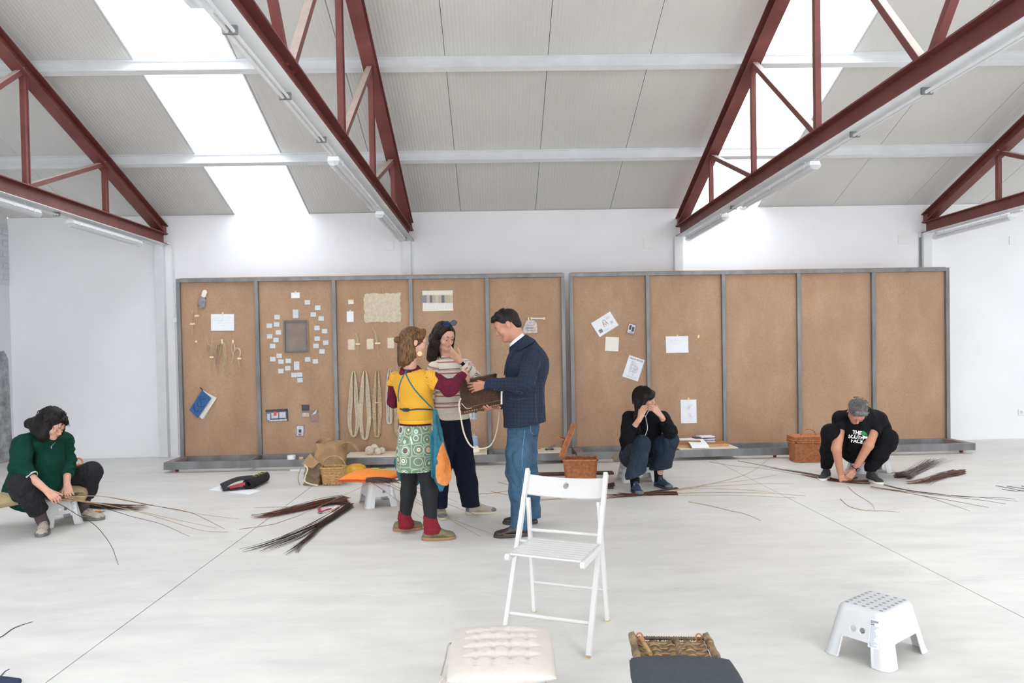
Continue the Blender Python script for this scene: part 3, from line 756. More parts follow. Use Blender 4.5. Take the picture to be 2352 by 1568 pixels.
# --- second panel: the ring of notes round a dark framed mesh panel
t, c, u, v = sheet('index_card', 'white card taped above the ring of sticky notes', 'card', 679, 678, 19, 13, tape=[(0, -7, 3, 5)])
notes = [(1826, 527), (1959, 597), (1902, 684), (2003, 735), (1437, 717), (1430, 811), (1337, 827), (1453, 912), (1340, 965), (1422, 1011), (1379, 1088), (1949, 857), (2047, 897), (1953, 994), (2062, 1045), (1936, 1086), (2014, 1158),
         (1463, 1215), (1381, 1257), (1486, 1289), (1581, 1279), (1829, 1261), (1929, 1286), (1687, 1315), (1689, 1367), (1574, 1374), (1485, 1411), (1654, 1462), (1725, 1457), (1731, 1528)]
NP = [(380+x*.17857, 600+y*.17857) for x, y in notes]
gr_ = {'right': [], 'left': [], 'bottom': []}
for p in NP: gr_['bottom' if p[1] > 814 else ('right' if p[0] > 680 else 'left')].append(p)
txt_ = {'right': 'right of', 'left': 'left of', 'bottom': 'below'}
for g_, lst in gr_.items():
    lst.sort(key=lambda p: p[1])
    for k, p in enumerate(lst):
        lab = 'pale sticky note %s the dark framed panel, %s of its cluster' % (txt_[g_], ORD[k])
        t, c, u, v = sheet('sticky_note', lab, 'sticky note', p[0], p[1], 12.2, 10.2, random.uniform(-3, 3), 'sticky_note', 'pale sticky notes around the dark framed panel', curl=.006, off=.002 if k % 2 else .0035)
        if k % 2 == 0: marks(t, c, u, v, [(0, .006-.012*q, .04*random.uniform(.5, 1), .0016) for q in range(2)], 'pencil', .007, 'writing')
t, c, u, v = sheet('tall_note', 'tall pale note in two parts directly above the dark framed panel', 'sticky note', 679, 720.5, 12.6, 19.5, 0, 'sticky_note'); marks(t, c, u, v, [(0, .03-.016*q, .045, .0016) for q in range(4)], 'pencil', .008, 'writing')
def meshpanel():
    px0, px1, py0, py1 = 652.5, 707.5, 735.5, 808.5; c = bp((px0+px1)/2, (py0+py1)/2, .01); W_, H_ = (px1-px0)*SPX, (py1-py0)*SPX
    t = thing('framed_mesh', 'dark framed mesh panel in the middle of the ring of sticky notes', 'picture', c)
    ax = (BE, -BN, BZ)
    m = MB(); m.box(c, (W_-.03, .004, H_-.03), ax); obj('mesh_panel', m, 'dark_mesh', t)
    for s in (-1, 1):
        m = MB(); m.bbox(c+BE*s*(W_/2-.012)+BN*.008, (.024, .02, H_), .003, ax); obj('frame_bar', m, 'dark_frame', t)
        m = MB(); m.bbox(c+BZ*s*(H_/2-.012)+BN*.008, (W_-.05, .02, .024), .003, ax); obj('frame_bar', m, 'dark_frame', t)
    m = MB(); m.box(c+BE*(W_/2+.002)+BN*.006, (.004, .018, H_), ax); obj('edge_strip', m, 'plywood_edge', t)
simple('dark_mesh', '#8a7b74', .7, .1, 5, .3, 300); simple('dark_frame', '#6f6a69', .6, .08, 20)
meshpanel()
def photo(px, py, w, h, ang, label, blobs, curl=.008, base='photo_grey', group=None):
    t, c, u, v = sheet('photo_print', label, 'photo', px, py, w, h, ang, base, group, curl)
    for mt, its in blobs.items():
        marks(t, c, u, v, [(x*w*SPX, y*h*SPX, ww*w*SPX, hh*h*SPX) for x, y, ww, hh in its], mt, .0075+.0008*list(blobs).index(mt), 'print')
    return t, c, u, v
simple('photo_grey', '#7f7c85', .4, .1, 30); simple('photo_dark', '#38373c', .4, .1, 30); simple('photo_light', '#c9ccd6', .4, .1, 30); simple('photo_red', '#c8605a', .4, .1, 30); simple('photo_brown', '#94766a', .4, .12, 30); simple('photo_blue', '#8aa9c4', .4, .1, 30); simple('photo_beige', '#cdb49c', .4, .1, 30)
photo(636.5, 953.5, 50, 28, 1.5, 'wide dark photo with red and white shapes, low on the second panel', {'photo_dark': [(0, .4, 1, .2), (.46, 0, .08, 1), (0, -.28, .7, .08)], 'photo_light': [(-.38, -.1, .12, .5), (-.1, -.02, .3, .45), (.25, 0, .28, .5), (.05, -.4, .8, .12)], 'photo_red': [(-.08, .15, .13, .35), (.1, .1, .04, .4)]})
photo(702, 943.5, 18, 30, 0, 'small upright photo, dark above and pinkish below, on the second panel', {'photo_dark': [(0, .25, .95, .45)], 'photo_beige': [(0, -.3, .9, .3)], 'photo_light': [(-.1, -.2, .3, .1)]}, base='photo_brown')
t, c, u, v = sheet('curled_photo', 'small photo with a white curled-over corner on the second panel', 'photo', 722.5, 954, 18, 26, -4, 'photo_brown', curl=.02)
m = MB(); m.add([bp(715, 954, .03), bp(726, 949, .03), bp(727.5, 940, .045), bp(717, 951, .05)], [(0, 1, 2), (0, 2, 3)]); obj('curled_corner', m, 'paper_white', t)
photo(689.5, 989, 19.5, 26.5, -3, 'pale photo of a small dark square, lowest on the second panel', {'photo_light': [(0, 0, .8, .85)], 'photo_dark': [(0, -.02, .3, .28)], 'photo_red': [(-.02, -.32, .35, .14)]}, base='photo_grey')
# --- third panel
t, c, u, v = sheet('swatch_scrap', 'tiny translucent beige swatch left of the big felt sheet', 'swatch', 806, 693, 12.5, 10, 0, 'linen'); tapebit(806, 689, 12, 2.5, t, .01)
sheet('blank_card', 'narrow white card taped left of the big felt sheet', 'card', 804.5, 727, 15.5, 24.5, 0, tape=[(0, -13, 3.4, 4)])
def felt_sheet(px, py, w, h, label, name, seed, mat, rag=.02, th=.006):
    c = bp(px, py, .006); W_, H_ = w*SPX/2, h*SPX/2; r = random.Random(seed); n = 60; poly = []
    for k in range(n):
        t_ = k/n*4; s = int(t_); f = t_-s
        x, y = [(-1+2*f, -1), (1, -1+2*f), (1-2*f, 1), (-1, 1-2*f)][s]
        j = rag*(mnoise.noise(Vector((k*.45+seed, 0, 0)))+.5*r.uniform(-1, 1)); rr_ = 1 if rag > .01 else 1
        if rag <= .01 and min(f, 1-f) < .12: j -= .006
        poly.append((x*(W_+j*.6), y*(H_+j*.6)))
    t = thing(name, label, 'felt', c); m = MB(); b = bmesh.new()
    vs = [b.verts.new((x, y, 0)) for x, y in poly]; b.faces.new(vs)
    m.prism(poly, 0, th, org=c, ax=(BE, BZ, -BN)); V_ = None
    # front relief: a grid of bumps inside the outline
    def f(a, q): 
        x, y = (a-.5)*1.94*W_, (q-.5)*1.94*H_; return c+BE*x+BZ*y+BN*(.001+.006*(mnoise.noise(Vector((x*18, y*18, seed)))+.4)*min(1, 8*min(a, 1-a, q, 1-q)))
    obj('felt_body', m, mat, t); m2 = MB(); m2.grid(f, 36, 30); obj('felt_face', m2, mat, t, smooth=True); b.free(); return t
t = felt_sheet(878.5, 706.5, 83, 66, 'large deckle-edged cream felt sheet hung from a peg on the third panel', 'felt_sheet', 3, 'felt', .028)
m = MB(); m.bbox(bp(880, 669, .02), (.012, .012, .06), .002, (BE, -BN, BZ)); obj('peg', m, 'plywood_edge', t)
for k, (px, py) in enumerate(((807, 791), (850, 790), (897.5, 787.5))):
    felt_sheet(px, py, 15.5, 24, 'small felt swatch with rounded corners, %s of three in a row' % ['leftmost', 'middle one', 'rightmost'][k], 'felt_swatch', 10+k, 'felt_pale', .004, .005)
fibres('fibre_wisp', 'short fibre wisp taped between the left and middle felt swatches', [[(818, 765), (821, 778), (822, 790), (822, 800), (821, 812)]], 12, lambda s: 1.3, .0016, 'hemp_pale', tapes=[(822, 790, 10, 3.8)], seed=11)
fibres('fibre_wisp', 'longer feathery fibre wisp taped between the middle and right felt swatches', [[(855, 752), (862, 764), (865, 776), (867, 788), (868, 800), (870, 822)], [(861, 768), (864, 778), (867, 788), (869, 804), (868, 814)]], 26, lambda s: 2.2*math.sin(PI*s)+.6, .0016, 'hemp_pale', tapes=[(867.5, 788, 12, 3.8)], seed=12)
fibres('fibre_hank', 'pale fibre hank on a peg, half hidden behind the head of the woman in yellow', [[(917, 780), (915, 795), (919, 815), (916, 835), (914, 860)], [(917, 778), (921, 795), (916, 820), (912, 850)]], 60, lambda s: 1+5*s, .0017, 'hemp_pale', tapes=[(917, 776, 3.5, 12)], seed=13)
def skein(px, pt, pb, wt, wb, n, mat, label, seed, cr=.0032, knot=None):
    rr = random.Random(seed); c = bp(px, pt, .02); t = thing('yarn_skein', label, 'skein', c, 'skeins hanging in a row on the third panel'); m = MB()
    for k in range(n):
        j = rr.uniform(-1, 1); z = rr.uniform(.004, .035); ph = rr.uniform(0, 6); dy = rr.uniform(-1.5, 1.5)+abs(j)*2.5; P = []
        for q in range(26):
            a = q/26*2*PI; s = (1-math.cos(a))/2                      # 0 at the top, 1 at the bottom
            w = (wt*(1-s)+wb*s)*.5*(1+.22*math.sin(3*PI*s+seed)*s)+j*(1.2+3.2*min(1, 3*s))*(wb/20)**.5
            y = pt+(pb-pt)*(s if q not in () else s)
            yy = pt+(pb-pt+dy)*(.5-.5*math.cos(a)) ; x = px+math.sin(a)**1*abs(math.sin(a))**-.45*w if abs(math.sin(a)) > .01 else px
            P.append(bp(x+.5*math.sin(ph+q*.9), yy, z))
        m.tube(P, cr*.78, 4, closed=True)
    obj('yarn', m, mat, t)
    for q in range(4):                                               # stray ends
        y = rr.uniform(pt+20, pb); m = MB(); m.tube(catmull([bp(px+wb*.4, y, .03), bp(px+wb*.8, y+4, .03), bp(px+wb*.6, y+10, .02)], 4), .0012, 3); obj('loose_end', m, mat, t)
    if knot: m = MB(); m.tube([bp(px-wb*.35, knot, .045), bp(px, knot+1, .05), bp(px+wb*.2, knot-.5, .045)], .006, 6); obj('tie', m, 'yarn_white', t)
    m = MB(); m.cyl(bp(px, pt+2, 0), bp(px, pt+2, .05), .004, n=6); obj('nail', m, 'grey_steel', t)
    return t
skein(812, 852, 1001, 10, 20, 64, 'hemp_pale', 'first hemp skein from the left on the third panel', 1)
skein(838, 851, 1007, 11, 22, 84, 'hemp_pale', 'second hemp skein from the left, thickest of the row', 2)
skein(866, 850, 1002, 9, 15, 66, 'hemp_fibre', 'third skein from the left, tied with white and tapering', 3, knot=924)
skein(894, 848, 971, 7, 11, 20, 'yarn_white', 'short thin white skein, fourth from the left', 4, cr=.004)
skein(918, 850, 1000, 12, 20, 50, 'hemp_fibre', 'fifth skein, hidden but for its edge behind the woman in yellow', 5)
# --- fourth panel
def swatchcard():
    t, c, u, v = sheet('sample_card', 'cream sample card with a row of grey and beige swatches on the fourth panel', 'sample card', 1005.5, 690.5, 70, 47, 0, 'linen', curl=.004)
    cols = ['#8f8c93', '#c3b3a3', '#77757c', '#b9ada4', '#c9bfb6', '#bcae9f', '#7d7a80', '#bfb19b', '#c6b79f', '#cfbf9f']; x0 = 967.5
    ws = [12.5, 7, 6, 7, 7, 7, 7, 8, 6, 5.5]
    for k, (cc, w) in enumerate(zip(cols, ws)):
        simple('swatch_%d' % k, cc, .9, .05, 80, .3, 200); m = MB(); m.bbox(bp(x0+w/2, 686.5, .012+.001*(k % 2)), (w*SPX*.99, .003, 17.5*SPX), .001, (BE, -BN, BZ)); obj('swatch', m, 'swatch_%d' % k, t)
        m = MB(); m.box(bp(x0+w/2, 676.5, .014), (.006, .002, .03), (BE, -BN, BZ)); obj('peg', m, 'tape', t); x0 += w
    marks(t, c, u, v, [((-.43+.1*k)*.41, -.085, .0012, .05) for k in range(10)], 'pencil', .004, 'faint_print')['kind'] = 'stuff'
swatchcard()
photo(1085.5, 950.5, 19, 26, 0, 'small bright photo with blue and yellow beside the held basket', {'photo_dark': [(.25, .3, .5, .4)], 'photo_light': [(-.25, 0, .25, .9), (.1, -.4, .3, .2)], 'photo_beige': [(.12, -.05, .25, .5)]}, base='photo_blue', curl=.004)
# --- fifth panel
def fibrebag():
    t = thing('plastic_pouch', 'clear plastic pouch with printed paper, taped behind the man in the plaid jacket', 'pouch', bp(1219, 750, .02))
    pts = [(1209, 735), (1227, 735), (1233, 742), (1235, 764), (1203, 766), (1201, 756)]
    P = [bp(x, y, .022) for x, y in pts]; Q = [bp(x, y, .004) for x, y in pts]; m = MB(); n = len(P)
    m.add(P+Q, [tuple(range(n)), tuple(range(n, 2*n))[::-1]]+[(i, (i+1) % n, n+(i+1) % n, n+i) for i in range(n)]); obj('pouch', m, 'pouch_plastic', t)
    m = MB(); m.box(bp(1217, 753, .025), (.1, .002, .02), (BE, -BN, BZ)); obj('paper_slip', m, 'photo_blue', t)
    m = MB()
    for k in range(3): m.box(bp(1218, 747+k*6, .0255), (.09, .001, .006), (BE, -BN, BZ))
    obj('red_lettering', m, 'photo_red', t); tapebit(1214, 732, 4, 7, t, .03)
simple('pouch_plastic', '#c3b2b0', .25, .15, 25)
fibrebag()
t = thing('glass_rod', 'short white rod taped level at both ends above the plastic pouch', 'rod', bp(1235, 731, .01))
m = MB(); m.cyl(bp(1221, 731, .014), bp(1250, 731, .014), .009, n=10); obj('rod', m, 'lamp_tube', t, smooth=True)
for px in (1220.5, 1250): tapebit(px, 731, 4, 5.5, t, .024)
# --- second frame
def tilted(px, py, w, h, ang, name, label, mat='paper_white', cat='paper', **k): return sheet(name, label, cat, px, py, w, h, ang, mat, **k)
t, c, u, v = tilted(1389, 744.5, 52.5, 38, 31, 'printed_sheet', 'white printed sheet tilted up to the right, highest on the right frame')
m = MB(); a = c+u*.01+v*.0; m.tube([a+u*(.02*math.cos(q)+.0)+v*(.02+.045*math.sin(q))+BN*.01 for q in np.linspace(-.6, PI+.6, 12)], .0025, 4, up=BN)
for s in (-.022, 0, .022): m.tube([a+u*s+v*.02+BN*.01, a+u*(s*1.6)-v*.03+BN*.01], .002, 4, up=BN)
obj('red_chair_drawing', m, 'photo_red', t); marks(t, c, u, v, [(-.095, -.05, .05, .05)], 'photo_grey', .009); marks(t, c, u, v, [(.1, -.01-.006*k, .035, .002) for k in range(6)]+[(.08, .07-.007*k, .05, .0015) for k in range(5)]+[(-.02, -.07-.007*k, .07, .0015) for k in range(3)], 'pencil', .008)
photo(1450, 755, 18.5, 27.5, -14, 'small tilted postcard with two dark figures near the tilted sheet', {'photo_light': [(0, 0, .85, .75)], 'photo_dark': [(-.18, .1, .28, .4), (.2, 0, .3, .4)], 'photo_blue': [(.05, -.3, .4, .14)]}, base='photo_brown', curl=.02)
tilted(1405.5, 790, 31.5, 33, -4, 'cream_card', 'square cream card below the tilted printed sheet', 'paper_cream', 'card')
t, c, u, v = tilted(1455, 845.5, 38.5, 52.5, -19.5, 'chair_plan_sheet', 'tilted white sheet with a line drawing of a chair and title', cat='poster')
obj('title_lettering', text_mb('SILLA K2 XS', .034, c+v*.115+BN*.010, u, v, spacing=1.05), 'print_black', t)
m = MB()
def seg(x0, y0, x1, y1): m.tube([c+u*x0+v*y0+BN*.011, c+u*x1+v*y1+BN*.011], .0014, 4, up=BN)
for s in ((-.055, .09, -.05, -.07), (-.035, .09, -.03, -.07), (.0, .085, .005, -.09), (.02, .08, .025, -.09), (-.055, .09, .0, .085), (-.05, .04, .02, .035), (-.05, .0, .06, -.005), (-.05, -.02, .06, -.025), (.06, .03, .065, -.06), (.04, .03, .045, -.06), (.0, .035, .06, .03), (-.05, -.07, -.02, -.1), (.005, -.09, .03, -.1), (-.03, -.05, .05, -.05), (-.035, .06, .0, .055), (.02, -.02, .06, .01)): seg(*s)
obj('chair_drawing', m, 'pencil', t); marks(t, c, u, v, [(0, -.115-.008*k, .17-.02*k, .0018) for k in range(4)], 'pencil', .009, 'small_text')
t, c, u, v = tilted(1555, 791, 53, 39, 0, 'pencil_sketch', 'blank-looking white sheet taped at its top on the second panel of the right frame', tape=[(1, -20.5, 3.6, 4)])
handwriting(t, c, u, v, 53*SPX, 39*SPX, 1, seed=9, x0=-.3)
m = tapebit(1604.5, 772.5, 4, 7, None, .003, -15); tag(obj('tape_scrap', m, 'tape'), 'tape scrap right of the blank-looking white sheet', 'tape')
t, c, u, v = tilted(1581.5, 944.5, 37.5, 55, 0, 'faint_drawing', 'upright white sheet with a faint drawing, low on the right frame', tape=[(0, -29, 3.6, 5.5)])
m = MB(); rr = random.Random(5)
for k in range(9):
    x, y = rr.uniform(-.05, .05), rr.uniform(-.08, .08); m.tube([c+u*(x+rr.uniform(-.03, .03))+v*(y+rr.uniform(-.04, .04))+BN*.012 for _ in range(4)], .0008, 3, up=BN)
obj('pencil_lines', m, 'pencil', t)
# ================================================================ THINGS LYING ON THE FRAME BASES (rail tops at z = .14)
ZT = .1405
def rl(px, py, z=ZT): return fl(px, py, z)
def plank(x0, x1, label, d0=.02, d1=.50, th=.012):
    a = onp(x0, 1040, BA, BN); b = onp(x1, 1040, BA, BN); u0, u1 = np.dot(a-BA, BE), np.dot(b-BA, BE)
    m = MB(); m.bbox(BA+BE*(u0+u1)/2+BN*(d0+d1)/2+V3(0, 0, ZT+th/2), (abs(u1-u0), d1-d0, th), .0015, (BE, -BN, BZ))
    return tag(obj('plywood_shelf', m, 'plywood'), label, 'shelf')
plank(806, 980, 'pale plywood shelf with yarn balls on the base of the left frame', .04, .50)
plank(1225, 1287, 'pale plywood shelf with small samples at the right end of the left frame', .05, .51)
plank(1540, 1668, 'pale plywood shelf with folders on the base of the right frame', .05, .49)
ZS = ZT+.012
def ball(px, py, r, label, mat, seed):
    c = fl(px, py, ZS+r); rr = random.Random(seed); t = thing('yarn_ball', label, 'yarn ball', c-V3(0, 0, r), 'yarn balls on the plywood shelf')
    m = MB(); b = bmesh.new(); bmesh.ops.create_icosphere(b, subdivisions=3, radius=r*.95); m.add([c+np.array(v.co) for v in b.verts], [tuple(x.index for x in f.verts) for f in b.faces]); b.free(); obj('core', m, mat, t, smooth='all')
    m = MB()
    for k in range(16):
        n = nrm((rr.gauss(0, 1), rr.gauss(0, 1), rr.gauss(0, 1))); e1 = nrm(np.cross(n, (.3, .5, .8))); e2 = np.cross(n, e1); o = rr.uniform(-.5, .5)*r; q = math.sqrt(max(1e-4, (r*.97)**2-o*o))
        m.tube([c+n*o+e1*q*math.cos(a)+e2*q*math.sin(a) for a in np.linspace(0, 2*PI, 20)[:-1]], .003, 4, closed=True)
    obj('wound_yarn', m, mat, t)
ball(849, 1034, .058, 'leftmost cream yarn ball, in front on the plywood shelf', 'hemp_pale', 1)
ball(860, 1029, .056, 'cream yarn ball behind the others, highest of the cluster', 'yarn_white', 2)
ball(868.5, 1036, .045, 'small cream yarn ball in the middle of the cluster', 'yarn_white', 3)
ball(877, 1034, .042, 'smallest cream yarn ball, rightmost of the cluster', 'yarn_white', 4)
def roll(px, py, r, h, mat, label, name, cat):
    c = fl(px, py, ZT); t = tag(obj(name, MB().lathe([(r*.35, 0), (r, 0), (r, h), (r*.35, h), (r*.35, h*.1)], c, 24, close=False), mat, smooth=True, base=c), label, cat); return t
simple('cork', '#d8b98a', .8, .1, 60)
c = BA+BE*(np.dot(fl(669, 1052, ZT)-BA, BE))+BN*.47; 
def on_rail(px, n=.49): 
    q = onp(px, 1050, BA+BN*n, BN); return np.array([q[0], q[1], ZT])
c = on_rail(669.5); t = tag(obj('tape_roll', MB().lathe([(.02, 0), (.052, 0), (.052, .05), (.02, .05), (.02, .005)], c, 28, close=False), 'paper_white', smooth=True, base=c), 'white roll standing on the front rail left of the paper sack', 'roll')
c = on_rail(692); tag(obj('cork_disc', MB().lathe([(.001, 0), (.028, 0), (.03, .012), (.028, .026), (.001, .026)], c, 20), 'cork', smooth=True, base=c), 'small cork-coloured disc beside the white roll on the front rail', 'disc')
def cone_yarn(px, n, label, mat, h, r0, r1):
    q = onp(px, 1050, BA+BN*n, BN); c = np.array([q[0], q[1], ZT]); t = thing('yarn_cone', label, 'yarn cone', c)
    prof = [(.02, 0)]+[(r0+(r1-r0)*k/30+(.0022 if k % 2 else 0), .01+(h-.02)*k/30) for k in range(31)]+[(.018, h)]
    obj('wound_yarn', MB().lathe(prof, c, 32), mat, t, smooth='all'); obj('cone_tip', MB().lathe([(.018, h-.002), (.014, h+.022), (.009, h+.024)], c, 16), 'plywood_edge', t, smooth=True)
simple('yarn_blue', '#9db6cf', .9, .08, 60, .4, 200); simple('yarn_green', '#b5b981', .9, .08, 60)
m = MB(); m.bbox(BA+BE*(np.dot(on_rail(1090)-BA, BE))+BN*.25+V3(0, 0, ZT+.006), (.33, .5, .012), .002, (BE, -BN, BZ)); tag(obj('plywood_shelf', m, 'plywood'), 'pale plywood shelf under the blue yarn cone, half hidden by the striped woman', 'shelf')
ZT += .012
cone_yarn(1089, .16, 'pale blue yarn cone on the frame base between the two women and the man', 'yarn_blue', .20, .066, .055)
cone_yarn(1071, .12, 'greenish yarn cone half hidden behind the navy trouser leg', 'yarn_green', .26, .05, .04)
q = on_rail(1086, .36); 
soft('cotton_cloth', [rc(q+V3(-.07, 0, .03), q+V3(.05, 0, .035), .045, .05), rc(q+V3(-.05, -.05, .015), q+V3(.06, -.03, .02), .03, .035), rc(q+V3(.04, .03, .05), q+V3(.07, .0, .01), .03, .03)], 'linen', None, .006, cuts=[(q, (0, 0, -1))], fold=folds(.006, 4, 60, 60, 60), label='crumpled white cotton cloth in front of the pale blue yarn cone')['category'] = 'cloth'
ZT -= .012
# samples on the small shelf
q = on_rail(1262, .28); q[2] = ZS; m = MB(); d = nrm(V3(.9, .2, .38)); s = nrm(np.cross(d, (0, 0, 1))); m.box(q+V3(.03, 0, .032), (.13, .09, .008), (d, s, np.cross(s, d))); t = obj('sample_block', m, 'photo_grey'); tag(t, 'grey sample card propped up on the small plywood shelf', 'sample')
m = MB(); m.box(q+V3(.0, 0, .008), (.11, .085, .016)); tag(obj('sample_tray', m, 'photo_dark'), 'small dark sample box under the propped grey card', 'sample')
for k, (px, n, mt, lb) in enumerate(((1236, .3, 'cork', 'tiny tan sample chip at the back of the small plywood shelf'), (1236, .17, 'photo_brown', 'tiny reddish sample chip at the front of the small plywood shelf'))):
    q = on_rail(px, n); q[2] = ZS; m = MB(); m.bbox(q+V3(0, 0, .004), (.07 if k else .04, .03, .008), .002); tag(obj('sample_chip', m, mt), lb, 'sample')
# folders, booklets and the open paper on the right frame
simple('folder_brown', '#a9774a', .7, .12, 20); simple('card_edge', '#c69c6c', .8, .08, 40)
def slab_stack(px, n, w, d, hs, mats, names, labels, cats, rot=0):
    q = on_rail(px, n); z = ZS; a = math.radians(rot); ux = BE*math.cos(a)+BN*math.sin(a); uy = -BE*math.sin(a)+BN*math.cos(a)
    for h, mt, nm, lb, ct in zip(hs, mats, names, labels, cats):
        m = MB(); m.bbox(np.array([q[0], q[1], z+h/2]), (w, d, h-.001), .003, (ux, uy, BZ)); tag(obj(nm, m, mt), lb, ct); z += h
    return z
slab_stack(1578, .24, .33, .26, [.03, .03, .028], ['card_edge', 'folder_brown', 'folder_brown'], ['card_folder']*3, ['lowest of three brown card folders at the left of the right shelf', 'middle one of the three brown card folders at the left', 'topmost brown card folder under the loose white papers'], ['folder']*3, 8)
z = slab_stack(1630, .22, .42, .30, [.04, .012], ['card_edge', 'folder_brown'], ['brown_portfolio', 'brown_folder'], ['thick brown portfolio at the right of the right shelf', 'thin brown folder on top of the thick portfolio'], ['portfolio', 'folder'], -4)
q = on_rail(1575, .24)
for k in range(4):
    m = MB(); m.bbox(np.array([q[0]+.01*k, q[1], ZS+.088+.003*k+.0015]), (.26, .2, .002), .0005, (nrm(V3(1, .08*(k-1), 0)), nrm(V3(-.08*(k-1), 1, 0)), (0, 0, 1))); tag(obj('loose_paper', m, 'paper_white'), ['lowest', 'second lowest', 'second highest', 'topmost'][k]+' loose white paper on the brown card folders', 'paper', 'loose papers on the card folders')
q = on_rail(1600, .40)
m = MB(); m.grid(lambda a, b: np.array([q[0]+(a-.5)*.23+.03*b, q[1]+.12-.22*b, ZS+.004+.095*(1-b)**.6*(1 if b < 1 else 0)+.001]), 6, 12, .001); t = obj('open_print', m, 'paper_white', smooth=True); tag(t, 'large white print draped over the front of the folders', 'paper')
z2 = z; q = on_rail(1618, .2)
for k, (mt, w, d, dx, lb) in enumerate((('photo_light', .23, .17, .02, 'lowest magazine of the pile on the thick portfolio'), ('photo_grey', .22, .16, 0, 'second magazine from the bottom of the pile'), ('photo_light', .22, .16, .015, 'third magazine from the bottom of the pile'), ('photo_dark', .17, .15, -.06, 'dark-covered booklet sticking out left of the pile'), ('paper_white', .2, .15, .02, 'white-covered booklet on top of the magazine pile'))):
    m = MB(); a = .15*(k-2)*.6; m.bbox(np.array([q[0]+dx, q[1], z2+.0075]), (w, d, .0145), .002, (nrm(V3(1, a, 0)), nrm(V3(-a, 1, 0)), (0, 0, 1))); tag(obj('booklet', m, mt), lb, 'booklet', 'booklets piled on the portfolio'); z2 += .0155
# long white battens lying behind the frames on the floor
for px0, px1, lab in ((392, 790, 'long white batten on the floor under the left frame'), (1050, 1300, 'white batten on the floor under the right part of the left frame'), (1400, 1860, 'long white batten on the floor behind the right frame base'), (1870, 2216, 'white batten on the floor at the right end of the right frame')):
    a = on_rail(px0, .22); b = on_rail(px1, .22); m = MB(); u = nrm(b-a); m.bbox(np.array([*((a+b)/2)[:2], .0175]), (np.linalg.norm(b-a), .05, .035), .003, (u, np.cross((0, 0, 1), u), (0, 0, 1))); tag(obj('white_batten', m, 'white_steel'), lab, 'batten')
# ================================================================ STOOLS AND THE CHAIR
simple('white_plastic', '#cbccce', .38, .015, 6); simple('grey_rubber', '#8e939c', .7, .04, 50); simple('white_lacquer', '#d0cfcd', .35, .012, 8)
simple('label_film', '#dfe3e8', .3, 0); simple('label_ink', '#8d94a0', .6, 0); simple('barcode_ink', '#4a4d55', .6, 0)
def stool_shell():
    H, hx0, hy0, hx1, hy1, R = .245, .155, .112, .208, .162, .045
    def f(X, Y, Z):
        z = np.clip(Z, 0, H); t = 1-z/H; hx = hx0+(hx1-hx0)*t; hy = hy0+(hy1-hy0)*t
        def rr(hx, hy, r): 
            qx, qy = np.abs(X)-hx+r, np.abs(Y)-hy+r; return np.sqrt(np.maximum(qx, 0)**2+np.maximum(qy, 0)**2)+np.minimum(np.maximum(qx, qy), 0)-r
        o = rr(hx, hy, R)*.97
        ax_ = np.maximum(np.abs(X)-(.082+.04*t), Z-.100); ay = np.maximum(np.abs(Y)-(.044+.034*t), Z-.100)
        arch = np.minimum(ax_, ay)
        edge = np.minimum(np.abs(arch), np.abs(Z)); lip = .0055*np.exp(-(edge/.009)**2)
        outer = o-lip; top = Z-H; k = .03; h = np.clip(k-np.abs(outer-top), 0, None)/k; outer = np.maximum(outer, top)+h*h*k*.25
        outer = np.maximum(outer, -Z)
        tt = Z-H+.009; k = .03; h = np.clip(k-np.abs(o+.0078-tt), 0, None)/k; inner = np.maximum(o+.0078, tt)+h*h*k*.25
        d = np.maximum(outer, -inner)
        k = .01; a = -arch; h = np.clip(k-np.abs(d-a), 0, None)/k; d = np.maximum(d, a)+h*h*k*.25
        for s in (-1, 1):                                       # finger holes in the short sides
            hole = np.sqrt((Y-s*.022)**2+(Z-.148)**2)-.0125; d = np.maximum(d, np.where(np.abs(X) > .1, -hole, -1))
        return d
    h = .0036; lo = np.array([-.225, -.18, -.012]); n = np.array([int(.45/h)+2, int(.36/h)+2, int(.27/h)+2])
    D_ = f(*np.meshgrid(*[lo[i]+h*np.arange(n[i]) for i in range(3)], indexing='ij'))
    return D_, h, lo, n
Dv, hh_, lo_, nn_ = stool_shell()
SV, SF = surf(Dv, hh_, lo_)
SV = relax(SV, SF, 1, .35)
